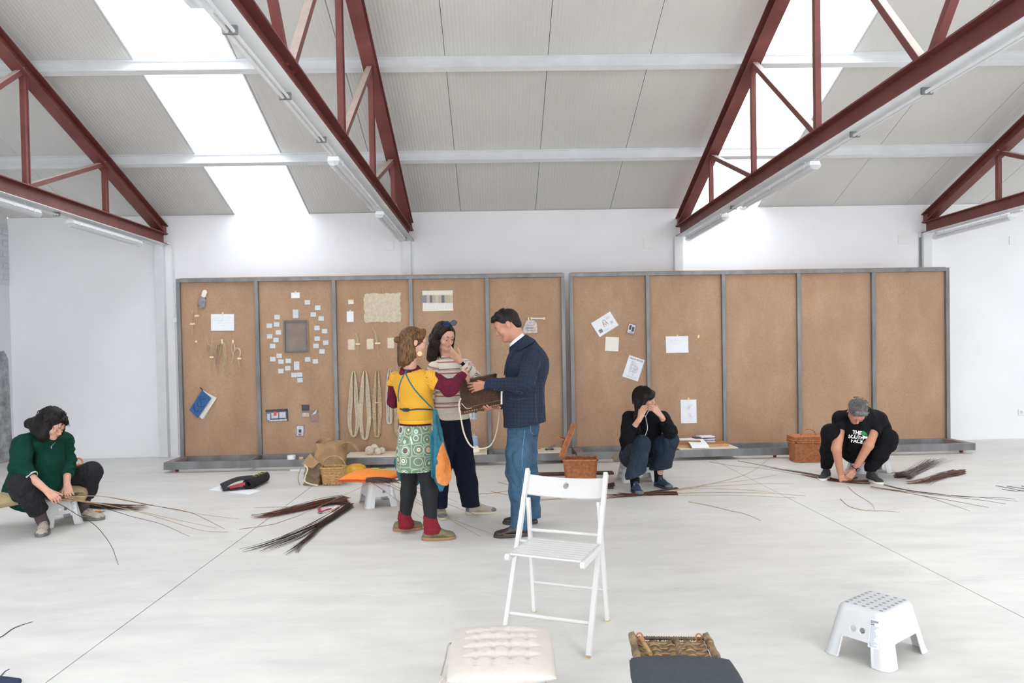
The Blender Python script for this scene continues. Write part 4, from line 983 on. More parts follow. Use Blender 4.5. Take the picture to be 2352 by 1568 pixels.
def make_stool(label, loc, rot, detail=True):
    t = thing('step_stool', label, 'stool', (0, 0, 0), 'white plastic step stools')
    mesh_np('shell', SV, SF, 'white_plastic', t)
    for i in range(7):
        for j in range(5):
            if not detail: continue
            m = MB(); m.lathe([(.0088, 0), (.0088, .0012)], (-.114+.038*i, -.082+.041*j, .2447), 16); obj('grip_dot', m, 'grey_rubber', t)
    # the product label on one short side
    slope = (.208-.155)/.245; nx = nrm(V3(-1, 0, -slope*-1)); nx = nrm(V3(-1, 0, .216)); up = nrm(V3(.216, 0, 1)); sd = V3(0, 1, 0)
    def q(y, z, o=.0012): 
        hx = .155+(.208-.155)*(1-z/.245); return V3(-hx*1.0-.001, y, z)+nx*o
    m = MB(); m.add([q(-.108, .088), q(-.056, .088), q(-.056, .215), q(-.108, .215)], [(0, 1, 2, 3)]); lb = obj('product_label', m, 'label_film', t)
    m = MB(); rr = random.Random(2)
    for k in range(16): 
        y = -.060-.0022*k; m.add([q(y, .200, .002), q(y-rr.uniform(.0006, .0016), .200, .002), q(y-.001, .209, .002), q(y, .209, .002)], [(0, 1, 2, 3)])
    m.add([q(-.060, .196, .002), q(-.078, .196, .002), q(-.078, .1985, .002), q(-.060, .1985, .002)], [(0, 1, 2, 3)])
    m.add([q(-.060, .188, .002), q(-.078, .188, .002), q(-.078, .192, .002), q(-.060, .192, .002)], [(0, 1, 2, 3)])
    obj('barcode', m, 'barcode_ink', lb)
    m = MB()
    for k in range(22):
        z = .182-.0042*k; w = rr.uniform(.02, .040); m.add([q(-.060, z, .002), q(-.060-w, z, .002), q(-.060-w, z+.0014, .002), q(-.060, z+.0014, .002)], [(0, 1, 2, 3)])
    obj('small_print', m, 'label_ink', lb)
    t.location = tuple(map(float, loc)); t.rotation_euler = (0, 0, rot); return t
# foreground stool from its three visible foot corners
sA, sB, sC = fl(1884, 1496), fl(2045, 1548), fl(2140, 1492)   # left, front, right corners
sc = (sA+sC)/2; e = nrm(sC-sB); rot = math.atan2(e[1], e[0])
make_stool('white plastic step stool with grey dots standing alone in the right foreground', sc, rot)
stool0 = bpy.data.objects['step_stool']
def stool_at(px, py, rot, label, Z=0): return dup(stool0, fl(px, py) if py > 50 else (px, py, 0), math.radians(rot), label)
stool_at(-1.206, 7.233, 112, 'white step stool under the orange cushion, left of the woman in yellow')
stool_at(-4.03, 6.73, 132, 'white step stool the woman in green sits on')
stool_at(1463, 1102, 8, 'white step stool the woman in the black hoodie sits on')
stool_at(1996, 1082, 2, 'white step stool the man in the black t-shirt squats over')
def folding_chair():
    FR, BR, BL = fl(1352, 1510), fl(1397, 1426), fl(1226, 1405); wv = BL-BR; FL = fl(1163, 1452)
    FL = (FR+wv*1.02+FL)/2 if False else FR+wv*1.03
    ex = nrm(FL-FR); ez = V3(0, 0, 1); ey = nrm(np.cross(ez, ex)); 
    if np.dot(ey, BR-FR) < 0: ey = -ey                                    # from front feet to back feet
    t = thing('folding_chair', 'white slatted wooden folding chair standing empty in the foreground', 'chair', (FR+BL)/2)
    TR, TL = fl(1392, 1087, .775), fl(1213, 1078, .775)
    W_ = np.linalg.norm(FL-FR)
    def onln(a, b, z): k = (z-a[2])/(b[2]-a[2]); return a+(b-a)*k
    def bar(a, b, w, d, name, side=ex, mat='white_lacquer', r=.004):
        ax2 = nrm(b-a); s = nrm(side-ax2*np.dot(side, ax2)); m = MB(); m.bbox((a+b)/2, (np.linalg.norm(b-a), w, d), r, (ax2, s, np.cross(ax2, s))); return obj(name, m, mat, t)
    def rod(a, b, r, name): m = MB(); m.cyl(a, b, r, n=14); return obj(name, m, 'white_lacquer', t, smooth=True)
    # long front-leg/back-post pair
    for F_, T_, s in ((FR, TR, 1), (FL, TL, -1)):
        bar(F_+ez*.004, T_, .024, .036, 'long_post'); m = MB(); m.box(F_+ez*.002, (.022, .03, .004), (ex, ey, ez)); obj('foot_pad', m, 'cork', t)
    # rear legs, inside the posts, from the back feet up to the pivots
    for B_, F_, T_, s in ((BR, FR, TR, 1), (BL, FL, TL, -1)):
        P = onln(F_, T_, .63); q = B_+ex*(.0 if s > 0 else 0)
        top = P+ex*(.026*s); bar(B_+ez*.004+ex*.004*s, top, .020, .032, 'rear_leg'); rod(P-ex*.004*s, top+ex*.012*s, .006, 'pivot_pin'); m = MB(); m.box(B_+ez*.002, (.02, .028, .004), (ex, ey, ez)); obj('foot_pad', m, 'cork', t)
    # seat: side rails with slats between
    SF_R, SF_L = fl(1339, 1298, .45), fl(1166, 1279, .45); SB_R, SB_L = fl(1374, 1262, .452), fl(1226, 1241, .452)
    SB_R = SF_R+nrm(SB_R-SF_R)*.34; SB_L = SF_L+nrm(SB_L-SF_L)*.34
    for a, b, s in ((SF_R, SB_R, 1), (SF_L, SB_L, -1)):
        bar(a, b, .022, .034, 'seat_rail', r=.008)
        m = MB(); m.cyl(a-ex*.011+ez*.0, a+ex*.011, .0175, n=16); obj('rail_nose', m, 'white_lacquer', t, smooth=True)
    for k in range(9):
        f = .06+.9*k/8.2; a = SF_R+(SB_R-SF_R)*f+ez*.014; b = SF_L+(SB_L-SF_L)*f+ez*.014
        bar(a+ex*.011, b-ex*.011, .028, .009, 'seat_slat', side=ey, r=.002)
    rod(onln(BR+ez*.004, onln(FR, TR, .63)+ex*.026, .455), onln(BL+ez*.004, onln(FL, TL, .63)-ex*.026, .455), .010, 'rear_rod')
    rod(onln(BR+ez*.004, onln(FR, TR, .63)+ex*.02, .165), onln(BL+ez*.004, onln(FL, TL, .63)-ex*.02, .165), .009, 'lower_rod')
    rod(onln(FR, TR, .125), onln(FL, TL, .125), .011, 'front_rod')
    rod(onln(FR, TR, .43), onln(FL, TL, .43), .008, 'seat_rod')
    # curved back board with its finger hole
    h0, h1 = .655, .752; nh = 40; m = MB(); th = .012
    def bk(u, v, o):
        z = h0+(h1-h0)*v; a = onln(FR, TR, z); b = onln(FL, TL, z); p = a+(b-a)*u; bow = .022*(4*u*(1-u)); n_ = nrm(np.cross(b-a, TR-FR)); 
        if np.dot(n_, ey) < 0: n_ = -n_
        return p+n_*(bow+o)
    cu, cv, rh = .5, .60, .0165; wu = W_; hv = (h1-h0)
    bord = []
    for k in range(10): bord += [(-.10+.02*k, -cv)]
    for k in range(10): bord += [(.10, -cv+k/10)]
    for k in range(10): bord += [(.10-.02*k, 1-cv)]
    for k in range(10): bord += [(-.10, 1-cv-k/10)]
    border = lambda o: [bk(cu+x, cv+y, o) for x, y in bord]
    ring = lambda o: [bk(cu+rh*x*wu/math.hypot(x*wu, y*hv)/wu, cv+rh*y*hv/math.hypot(x*wu, y*hv)/hv, o) for x, y in bord]
    for o, rev in ((0, False), (th, True)):
        A_, B_ = ring(o), border(o); fs = [(i, (i+1) % nh, nh+(i+1) % nh, nh+i) for i in range(nh)]; m.add(A_+B_, [f[::-1] if rev else f for f in fs])
    A_, B_ = ring(0), ring(th); m.add(A_+B_, [(i, (i+1) % nh, nh+(i+1) % nh, nh+i) for i in range(nh)])
    for u0, u1 in ((.0, .4), (.6, 1.0)):
        m.grid(lambda a, b: bk(u0+(u1-u0)*a, b, th), 10, 10, th)
    for v_ in (0, 1):
        for k in range(10): u0, u1 = .4+.02*k, .42+.02*k; m.add([bk(u0, v_, 0), bk(u1, v_, 0), bk(u1, v_, th), bk(u0, v_, th)], [(0, 1, 2, 3)])
    obj('back_board', m, 'white_lacquer', t, smooth=True, angle=30)
folding_chair()
# ================================================================ BASKETS
simple('wicker_honey', '#c07c50', .55, .18, 30, .2, 120); simple('wicker_light', '#b08a5c', .6, .15, 30, .2, 120); simple('wicker_dark', '#4f3626', .5, .2, 30, .2, 120); simple('wicker_tan', '#a58a63', .7, .16, 40)
simple('splint', '#c49a66', .6, .12, 30); simple('wicker_grey', '#8b7558', .6, .35, 22, .2, 120)
def rrect(hx, hy, r, u):
    """point and outward normal on a rounded rectangle, u in 0..1 along the perimeter"""
    a, b = 2*(hx-r), 2*(hy-r); q = PI*r/2; Lt = 2*a+2*b+4*q; s = (u % 1)*Lt
    for k, (x0, y0, ang) in enumerate(((hx, -hy+r, 0), (hx-r, hy, 90), (-hx, hy-r, 180), (-hx+r, -hy, 270))):
        ln = (b, a, b, a)[k]; t = math.radians(ang)
        if s < ln: return np.array([x0-math.sin(t)*s, y0+math.cos(t)*s]), np.array([math.cos(t), math.sin(t)])
        s -= ln
        if s < q:
            cx, cy = ((hx-r, hy-r), (-hx+r, hy-r), (-hx+r, -hy+r), (hx-r, -hy+r))[k]; f = t+s/r
            return np.array([cx+r*math.cos(f), cy+r*math.sin(f)]), np.array([math.cos(f), math.sin(f)])
        s -= q
    return np.array([hx, 0]), np.array([1, 0])
def weave(mb, shape, z0, z1, nst, r, amp, step=None, seg=3, stake_r=None, tf=None, jit=0):
    """shape(u, s) -> (xy, normal) at height fraction s; wavy weavers round upright stakes"""
    tf = tf or (lambda p: p); step = step or r*1.75; n = int((z1-z0)/step); rr = random.Random(3)
    for k in range(n+1):
        s = k/max(1, n); z = z0+(z1-z0)*s; P = []
        for i in range(nst*seg):
            u = i/(nst*seg); p, nn = shape(u, s); o = amp*math.cos(PI*(i/seg+k))
            q = p+nn*o; P.append(tf(np.array([q[0], q[1], z+jit*rr.uniform(-1, 1)])))
        mb.tube(P, r, 5, closed=True)
def stakes(mb, shape, z0, z1, nst, r, tf=None):
    tf = tf or (lambda p: p)
    for i in range(nst):
        P = []
        for s in np.linspace(0, 1, 5):
            p, nn = shape((i+.0)/nst, s); P.append(tf(np.array([p[0], p[1], z0+(z1-z0)*s])))
        mb.tube(P, r, 5)
def plait(mb, P, r, closed=True, n=3, turns=None, tf=None):
    """rope-like border round a path"""
    P = np.array(P); m = len(P); T = np.roll(P, -1, 0)-np.roll(P, 1, 0); T /= np.linalg.norm(T, axis=1)[:, None]+1e-9
    Lg = np.linalg.norm(np.roll(P, -1, 0)-P, axis=1).sum(); turns = turns or int(Lg/(r*7))
    for k in range(n):
        Q = []
        for i in range(m):
            u = nrm(np.cross(T[i], (0.1, .2, 1))); v = np.cross(T[i], u); a = 2*PI*(turns*i/m+k/n); Q.append(P[i]+(u*math.cos(a)+v*math.sin(a))*r*.55)
        mb.tube(Q, r*.62, 5, closed=closed)
def hamper(name, label, c, rot, hx, hy, h, mat, lid='closed', handle=True, nst=44, lid_angle=0):
    """rectangular woven picnic hamper; lid hinged on the -x side when open"""
    t = thing(name, label, 'basket', c); a = math.radians(rot); M_ = np.array([[math.cos(a), -math.sin(a), 0], [math.sin(a), math.cos(a), 0], [0, 0, 1]])
    def tf(p): return M_@np.array(p)+np.array(c)
    sh = lambda u, s: rrect(hx*(.90+.10*s), hy*(.90+.10*s), .035, u)
    m = MB(); weave(m, sh, .012, h-.03, nst, .0042, .0038, step=.0066, tf=tf); obj('woven_wall', m, mat, t, smooth='all')['kind'] = 'stuff'
    m = MB(); stakes(m, sh, 0.01, h-.01, nst, .0036, tf); obj('stakes', m, mat, t)['kind'] = 'stuff'
    m = MB(); ring = lambda z, k_: [tf([*rrect(hx*k_, hy*k_, .04, u)[0], z]) for u in np.linspace(0, 1, 61)[:-1]]
    plait(m, ring(h-.015, 1.03), .0125); plait(m, ring(h*.55, .965), .006); obj('rim', m, mat, t, smooth='all')
    m = MB(); plait(m, ring(.012, .92), .009); obj('foot_border', m, mat, t, smooth='all')
    m = MB(); m.box(tf([0, 0, .014]), (hx*1.7, hy*1.7, .008), (M_[:, 0], M_[:, 1], (0, 0, 1))); obj('bottom', m, mat, t)
    # lid as a shallow woven tray in its own hinge frame
    th = math.radians(lid_angle); hinge = np.array([-hx*1.02, 0, h+.005])
    def tl(p):
        x, y, z = p; x2 = x+hx*1.02; return tf(hinge+np.array([x2*math.cos(th)-(z)*math.sin(th), y, x2*math.sin(th)+(z)*math.cos(th)]))
    m = MB(); shl = lambda u, s: rrect(hx*1.04, hy*1.04, .045, u)
    weave(m, shl, .0, .048, nst, .0042, .003, step=.007, tf=tl); L_ = obj('lid', m, mat, t, smooth='all')
    m = MB(); rows = int(hx*2/.0085)
    for k in range(rows):
        x = -hx+hx*2*(k+.5)/rows; n2 = 24
        m.tube([tl([x, -hy+2*hy*i/n2, .045+.0035*math.cos(PI*(i*.5+k))+.008*math.cos(x/hx*1.4)]) for i in range(n2+1)], .0045, 5)
    m.box(tl([0, 0, .043]), (hx*1.9, hy*1.9, .004), (tl([1, 0, 0])-tl([0, 0, 0]), tl([0, 1, 0])-tl([0, 0, 0]), tl([0, 0, 1])-tl([0, 0, 0])))
    obj('lid_weave', m, mat, L_, smooth='all')['kind'] = 'stuff'
    m = MB(); plait(m, [tl([*rrect(hx*1.05, hy*1.05, .05, u)[0], .002]) for u in np.linspace(0, 1, 61)[:-1]], .010); plait(m, [tl([*rrect(hx*1.03, hy*1.03, .05, u)[0], .05]) for u in np.linspace(0, 1, 61)[:-1]], .009); obj('lid_border', m, mat, L_, smooth='all')
    if handle:
        m = MB(); P = [tl([0+0*x, hy*.42*math.cos(q), .055+.085*math.sin(q)]) for q in np.linspace(0, PI, 16) for x in (0,)]; m.tube(P, .009, 8)
        for k in range(2): m.tube([p+np.array([.003*math.cos(i*1.8+k*PI), .003*math.sin(i*1.8+k*PI), 0]) for i, p in enumerate(catmull(P, 3))], .005, 5)
        obj('handle', m, mat, t, smooth='all')
    for y in (-hy*.5, hy*.5):
        m = MB(); m.tube([tf([-hx*1.04, y, h-.03]), tf([-hx*1.07, y, h+.01]), tl([.02-hx, y, .055])], .004, 5); obj('hinge_loop', m, mat, t)
    if lid == 'closed':
        m = MB(); m.tube([tf([hx*1.10, 0, h+.04]), tf([hx*1.13, 0, h-.01]), tf([hx*1.10, 0, h-.07])], .007, 6); obj('latch', m, mat, t)
    return t
c = (fl(1305, 1093)+fl(1372, 1100)+V3(0, .28, 0)*2)/2
cA = fl(1338, 1108); hamper('picnic_hamper', 'honey wicker picnic hamper with its lid open, behind the white chair', cA+V3(.0, .17, 0), -8, .185, .155, .26, 'wicker_honey', 'open', True, 40, 68)
cB = fl(1868, 1062); hamper('picnic_hamper', 'honey wicker picnic hamper with closed lid beside the man in the black t-shirt', cB+V3(.0, .14, 0), -94, .14, .225, .27, 'wicker_honey', 'closed', True, 46, 0)
cC = fl(172, 1145); hamper('picnic_hamper', 'honey wicker hamper mostly hidden behind the seated woman in green', fl(168, 1136)+V3(0, .12, 0), 86, .12, .13, .24, 'wicker_honey', 'closed', True, 34, 0)
# round splint basket with hoop handle, the woven sack and the paper bag
simple('kraft_paper', '#a5835f', .8, .1, 10, .3, 18, bdist=.01); simple('sack_weave', '#7d6a50', .85, .14, 60, .6, 140); simple('rope_cream', '#d8cbb4', .85, .08, 60)
def splint_basket():
    c = fl(761, 1116)+V3(0, .13, 0); t = thing('splint_basket', 'small tan splint basket with an arched hoop handle, beside the sacks', 'basket', c)
    def sh(u, s):
        hx = .105+.03*s; k = .55-.25*s; return rrect(hx, hx*.86, max(.02, hx*(.35+.5*s)), u)
    m = MB(); nst = 22; n = 9; H = .19
    for k in range(n):
        P = []; z = .012+(H-.02)*(k+.5)/n
        for i in range(nst*3+0): p, nn = sh(i/(nst*3), k/n); q = p+nn*.004*math.cos(PI*(i/3+k)); P.append(c+V3(q[0], q[1], z))
        m.tube(P, .0095, 6, flat=1.0, closed=True, up=(0, 0, 1))
    obj('weavers', m, 'splint', t, smooth=True)
    m = MB()
    for i in range(nst):
        P = [c+V3(*(sh(i/nst, s)[0]+sh(i/nst, s)[1]*.004), .005+(H-.005)*s) for s in np.linspace(0, 1, 6)]; m.tube(P, .007, 4)
    obj('stakes', m, 'splint', t)['kind'] = 'stuff'
    m = MB(); plait(m, [c+V3(*(sh(u, 1)[0]*1.04), H+.003) for u in np.linspace(0, 1, 49)[:-1]], .013, n=2, turns=16); obj('rim', m, 'splint', t, smooth='all')
    m = MB(); P = [c+V3(.137*math.cos(q), .02, H-.02+.15*math.sin(q)) for q in np.linspace(0, PI, 18)]; m.tube(P, .013, 8, flat=.5); obj('hoop_handle', m, 'splint', t, smooth=True)
    m = MB(); m.box(c+V3(0, 0, .008), (.17, .15, .008)); obj('bottom', m, 'splint', t)
splint_basket()
def sack(name, label, c, ux, w, d, h, mat, top_open=True, seed=1, lean=.05, cat='bag', trim=None):
    t = thing(name, label, cat, c); uy = np.cross((0, 0, 1), ux); m = MB()
    def f(a, b):
        p, nn = rrect(w/2*(1+.05*b), d/2*(1-.35*b if not top_open else 1-.1*b), .04, a); k = mnoise.noise(Vector((p[0]*14+seed, p[1]*14, b*5)))*.022*min(1, b*4+.2)
        q = p+nn*k; return c+ux*q[0]+uy*(q[1]+lean*b*b)+V3(0, 0, h*b+.02*b*math.sin(a*12+seed))
    m.grid(f, 48, 20, .006); obj('body', m, mat, t, smooth=True, angle=60)
    m = MB(); m.prism([tuple(rrect(w/2*.97, d/2*.97, .04, u)[0]) for u in np.linspace(0, 1, 25)[:-1]], .002, .008, org=c, ax=(ux, uy, (0, 0, 1))); obj('bottom', m, mat, t)
    return t, f
ux = nrm(V3(1, -.12, 0)); cK = fl(742, 1100)+V3(0, .42, 0)
t, f = sack('paper_sack', 'tall open brown kraft paper sack behind the splint basket', cK, ux, .36, .2, .40, 'kraft_paper', True, 3)
for s in (-.03, .10):
    P = catmull([cK+ux*(s-.07)+V3(0, -.12 if s < 0 else .1, .43), cK+ux*(s-.06)+V3(0, -.12 if s < 0 else .1, .50), cK+ux*s+V3(0, -.12 if s < 0 else .1, .53), cK+ux*(s+.06)+V3(0, -.12 if s < 0 else .1, .50), cK+ux*(s+.07)+V3(0, -.12 if s < 0 else .1, .43)], 5); m = MB(); m.tube(P, .0035, 5); obj('string_handle', m, 'kraft_paper', t)
cS = fl(713, 1117)+V3(.0, .12, 0)
t, f = sack('woven_bag', 'dark woven straw bag with cream rope, in front of the paper sack', cS, nrm(V3(1, -.2, 0)), .2, .14, .22, 'sack_weave', False, 5, .04)
m = MB(); m.tube(catmull([cS+V3(-.07, -.09, .24), cS+V3(-.03, -.11, .2), cS+V3(-.055, -.115, .12), cS+V3(-.06, -.12, .06), cS+V3(.0, -.125, .03), cS+V3(.05, -.13, .02), cS+V3(.09, -.14, .012)], 6), .009, 7); obj('rope_strap', m, 'rope_cream', t, smooth=True)
m = MB(); m.tube(catmull([cS+V3(-.12, -.05, .2), cS+V3(-.15, -.07, .1), cS+V3(-.13, -.08, .01)], 6), .005, 6); obj('side_cord', m, 'wicker_tan', t)
m = MB(); m.add([cS+V3(-.1, -.08, .25), cS+V3(.02, -.1, .2), cS+V3(.09, -.08, .26), cS+V3(-.02, -.02, .36)], [(0, 1, 3), (1, 2, 3)]); obj('straw_flap', m, 'kraft_paper', t)
for k, (dx, z) in enumerate(((.18, .38), (.2, .37))):
    P = catmull([cK+V3(dx-.05, -.1, .36+.01*k), cK+V3(dx+.04, -.14, .40), cK+V3(dx+.13, -.16, .37), cK+V3(dx+.19, -.17, .29)], 6); m = MB(); m.tube(P, .008, 6); tag(obj('cane_loop', m, 'wicker_tan', smooth=True), ['upper', 'lower'][k]+' bent cane end sticking out right of the paper sack', 'cane')
# yellow headgear and shadowy bits behind the orange cushion
simple('board_brown', '#4c342c', .6, .12, 20); simple('yellow_plastic', '#d9a12a', .4, .1, 20); simple('green_mat', '#5d6a3c', .7, .2, 20)
c = fl(805, 1100)+V3(0, .35, 0); t = thing('yellow_bowl', 'yellow rounded bowl half hidden behind the orange cushion', 'bowl', c)
obj('bowl', MB().lathe([(.001, .13), (.06, .125), (.11, .10), (.135, .05), (.14, .0)], c, 28, close=False), 'yellow_plastic', t, smooth=True); obj('dark_brim', MB().lathe([(.1, .0), (.145, .0), (.15, .012), (.14, .016)], c, 28, close=False), 'print_black', t, smooth=True)
c = fl(800, 1106)+V3(0, .1, 0); m = MB(); m.bbox(c+V3(0, 0, .02), (.2, .13, .04), .01); tag(obj('tool_pouch', m, 'print_black'), 'dark pouch on the floor just right of the splint basket', 'pouch')
# orange cushion on the stool
simple('orange_cotton', '#f28a34', .85, .05, 30, .2, 160); simple('red_cotton', '#c8402a', .85, .05, 30); simple('green_felt', '#8fd36b', .8, .05, 30)
def pillow(name, label, cx, ux, uy, w, d, th, mat, sag=0.0, tuft=None, h=.006, bulge=1.0, edge=.35, nu=56, pt=.6, extra=None):
    t = thing(name, label, 'cushion', cx); uz = np.cross(ux, uy)
    def f(a, b, s):
        x, y = (a-.5)*2, (b-.5)*2; e = max(0, (1-abs(x)**2.6))*max(0, (1-abs(y)**2.6)); z = th*.5*(e**pt)*s
        pin = 1-.04*(abs(x*y)) ; k = 0
        if tuft:
            for (tx, ty) in tuft: 
                r2 = ((x-tx)*w/2)**2+((y-ty)*d/2)**2; k += math.exp(-r2/(.018**2))
            for gx in sorted({q[0] for q in tuft}): k += .22*math.exp(-(((x-gx)*w/2)/.010)**2)*(1 if abs(y) < .72 else 0)
            for gy in sorted({q[1] for q in tuft}): k += .22*math.exp(-(((y-gy)*d/2)/.010)**2)*(1 if abs(x) < .72 else 0)
            z -= s*th*.30*min(k, 1.3)*e**.4
        z += mnoise.noise(Vector((x*3, y*3, s*2)))*th*.06*e
        return cx+ux*x*w/2*pin+uy*y*d/2*pin+uz*(th*.5+z-sag*(x*x+y*y*.6))
    m = MB(); m.grid(lambda a, b: f(a, b, 1), nu, nu); m.grid(lambda a, b: f(1-a, b, -1), nu, nu); obj('cover', m, mat, t, smooth='all'); return t, f
cO = fl(853, 1125)+V3(0, .0, .247); cO = V3(-1.25, 7.18, .247)
ux = nrm(V3(.97, .2, 0)); uy = np.cross((0, 0, 1), ux)
u2 = nrm(ux*.85-uy*.5); v2 = np.cross((0, 0, 1), u2)
t, f = pillow('orange_cushion', 'bright orange square cushion with a green strip, left of the woman in yellow', cO, u2, v2, .50, .46, .10, 'orange_cotton', .014, pt=.36)
m = MB(); ring = []
for k in range(80):
    q = k/80*4; s = int(q); r_ = q-s; a, b = [(r_, 0), (1, r_), (1-r_, 1), (0, 1-r_)][s]; ring.append(f(a, b, 1)-V3(0, 0, .005))
m.tube(ring, .009, 6, closed=True); obj('red_underside_edge', m, 'red_cotton', t)
m = MB(); m.grid(lambda a, b: f(.42+.46*a, .62+.07*b+.1*a, 1)+V3(0, 0, .004), 14, 3, .004); obj('green_strip', m, 'green_felt', t)
m = MB(); m.tube([f(.62, .58, 1)+V3(0, 0, .01), f(.68, .78, 1)+V3(0, 0, .01)], .003, 5); obj('dark_tie', m, 'print_black', t)
# foreground cushion on a stool at the lower edge
simple('cream_cotton', '#cdc5be', .9, .02, 25, .25, 260); simple('tie_grey', '#b9aea6', .85, .05, 40); simple('charcoal_fabric', '#3c4148', .8, .08, 60, .3, 260)
pz = .30
pA, pB, pC_, pD = fl(1012, 1560, pz), fl(1278, 1556, pz), fl(1046, 1440, pz), fl(1268, 1432, pz)
cF = (pA+pB+pC_+pD)/4; uxF = nrm((pB-pA)+(pD-pC_)); uyF = np.cross((0, 0, 1), uxF)
wF = np.linalg.norm((pB-pA)+(pD-pC_))/2; dF = min(.52, np.linalg.norm((pC_-pA)+(pD-pB))/2)
stF = dup(stool0, (cF[0], cF[1]-.01, 0), math.atan2(uxF[1], uxF[0])+PI, 'white step stool under the cream tufted cushion at the bottom edge')
cF[2] = .246
tf_ = [(x, y) for x in (-.46, -.15, .16, .48) for y in (-.42, -.08, .25, .56)]
t, f = pillow('tufted_cushion', 'cream tufted square chair cushion on a stool at the bottom edge', cF, uxF, uyF, wF, dF, .085, 'cream_cotton', .0, tuft=tf_, nu=110, pt=.42)
m = MB(); a = f(0.0, .12, 1); m.tube(catmull([a, a+V3(-.03, -.03, -.02), a+V3(-.045, -.08, -.08), a+V3(-.05, -.1, -.15)], 5), .006, 5, flat=.4); m.tube(catmull([a, a+V3(-.01, -.05, -.03), a+V3(-.0, -.1, -.09)], 5), .006, 5, flat=.4); obj('tie', m, 'tie_grey', t)
a = f(0, .72, 1); m = MB(); m.tube(catmull([a, a+V3(-.012, -.03, .0), a+V3(-.02, -.10, -.03), a+V3(-.03, -.2, -.05)], 5), .004, 5); obj('tie', m, 'tie_grey', t)
# wicker seat with the grey pad over its front half
def wicker_seat():
    z = .36; A, B, C, D_ = fl(1474, 1575, z), fl(1668, 1572, z), fl(1452, 1460, z), fl(1622, 1462, z)
    c = (C+D_)/2-V3(0, .20, 0); ux = nrm(D_-C); uy = np.cross((0, 0, 1), ux); w = np.linalg.norm(D_-C)*1.0; d = .40
    c = (C+D_)/2-uy*d/2; t = thing('wicker_hamper', 'grey brown wicker hamper with a twisted lid handle in the bottom foreground', 'basket', (c[0], c[1], 0))
    def tf(p): return np.array([c[0], c[1], 0])+ux*p[0]+uy*p[1]+V3(0, 0, p[2])
    nst = 8; rows = 46; m = MB()
    for k in range(rows):
        y = -d/2+.02+(d-.04)*(k+.5)/rows
        m.tube([tf([-w/2+.015+(w-.03)*i/32, y, z-.014+.007*math.cos(PI*(i/4)+ (PI if k % 2 else 0))*.5+.004*math.cos(2*PI*i/8)]) for i in range(33)], .0048, 5, mi=k % 3)
    obj('lid_weave', m, ['wicker_grey', 'wicker_light', 'wicker_grey2'], t, smooth='all')['kind'] = 'stuff'
    m = MB()
    for i in range(nst+1): m.tube([tf([-w/2+w*i/nst*1.0, y, z-.016]) for y in np.linspace(-d/2, d/2, 6)], .0045, 5)
    obj('lid_ribs', m, 'wicker_grey2', t)['kind'] = 'stuff'
    for s in (-1, 1):
        m = MB(); P = [tf([s*w/2, y, z+.004]) for y in np.linspace(-d/2, d/2, 50)]; m.tube(P, .0135, 10)
        m.tube([p+ux*.0135*math.cos(i*1.55)+V3(0, 0, .0135*math.sin(i*1.55)) for i, p in enumerate(catmull(P, 5))], .0035, 4); obj('wrapped_rail', m, 'wicker_grey', t, smooth='all')
    m = MB(); plait(m, [tf([-w/2+w*i/30, d/2, z-.008]) for i in range(31)], .009, closed=False, turns=14); obj('back_border', m, 'wicker_grey2', t, smooth='all')
    m = MB(); m.tube([tf([-w/2+.03, d/2-.05, z+.012]), tf([-w/2+.05, d/2-.2, z+.012])], .008, 8); obj('latch_stick', m, 'wicker_light', t, smooth=True)
    for y, x in ((d/2-.01, -w/2+.028), (d/2-.05, -w/2+.03), (d/2-.01, w/2-.03), (d/2-.085, w/2)):
        m = MB(); m.tube([tf([x+.012*math.cos(q), y, z+.0+.016*math.sin(q)]) for q in np.linspace(0, 2*PI, 12)[:-1]], .0035, 5, closed=True); obj('leather_tie', m, 'wicker_honey', t)
    m = MB()
    for k in range(3): m.tube([tf([.01+.006*math.cos(2*PI*i/9+k*2.1), d/2-.065-.16*i/30, z+.008+.006*math.sin(2*PI*i/9+k*2.1)+.03*math.sin(PI*i/30)]) for i in range(31)], .006, 6)
    obj('twisted_handle', m, 'wicker_grey2', t, smooth='all')
    sh = lambda u, s: rrect(w/2-.012, d/2-.012, .03, u)
    m = MB(); weave(m, sh, .01, z-.03, 30, .0048, .004, step=.0085, tf=tf); obj('woven_wall', m, 'wicker_grey', t, smooth='all')['kind'] = 'stuff'
    # the pad
    cp = tf([0, -d*.02-.115, z+.004]); w2 = .37; t2, f2 = pillow('grey_pad', 'charcoal fabric seat pad lying over the front of the grey brown hamper', cp-uy*.10, ux, uy, w2, .30, .05, 'charcoal_fabric', .004, pt=.22, nu=44)
    m = MB(); a = f2(0, .1, 1); m.box(a+V3(-.02, 0, -.012), (.07, .035, .012)); obj('strap_tab', m, 'print_black', t2)
simple('wicker_grey2', '#6d5942', .6, .3, 22)
wicker_seat()
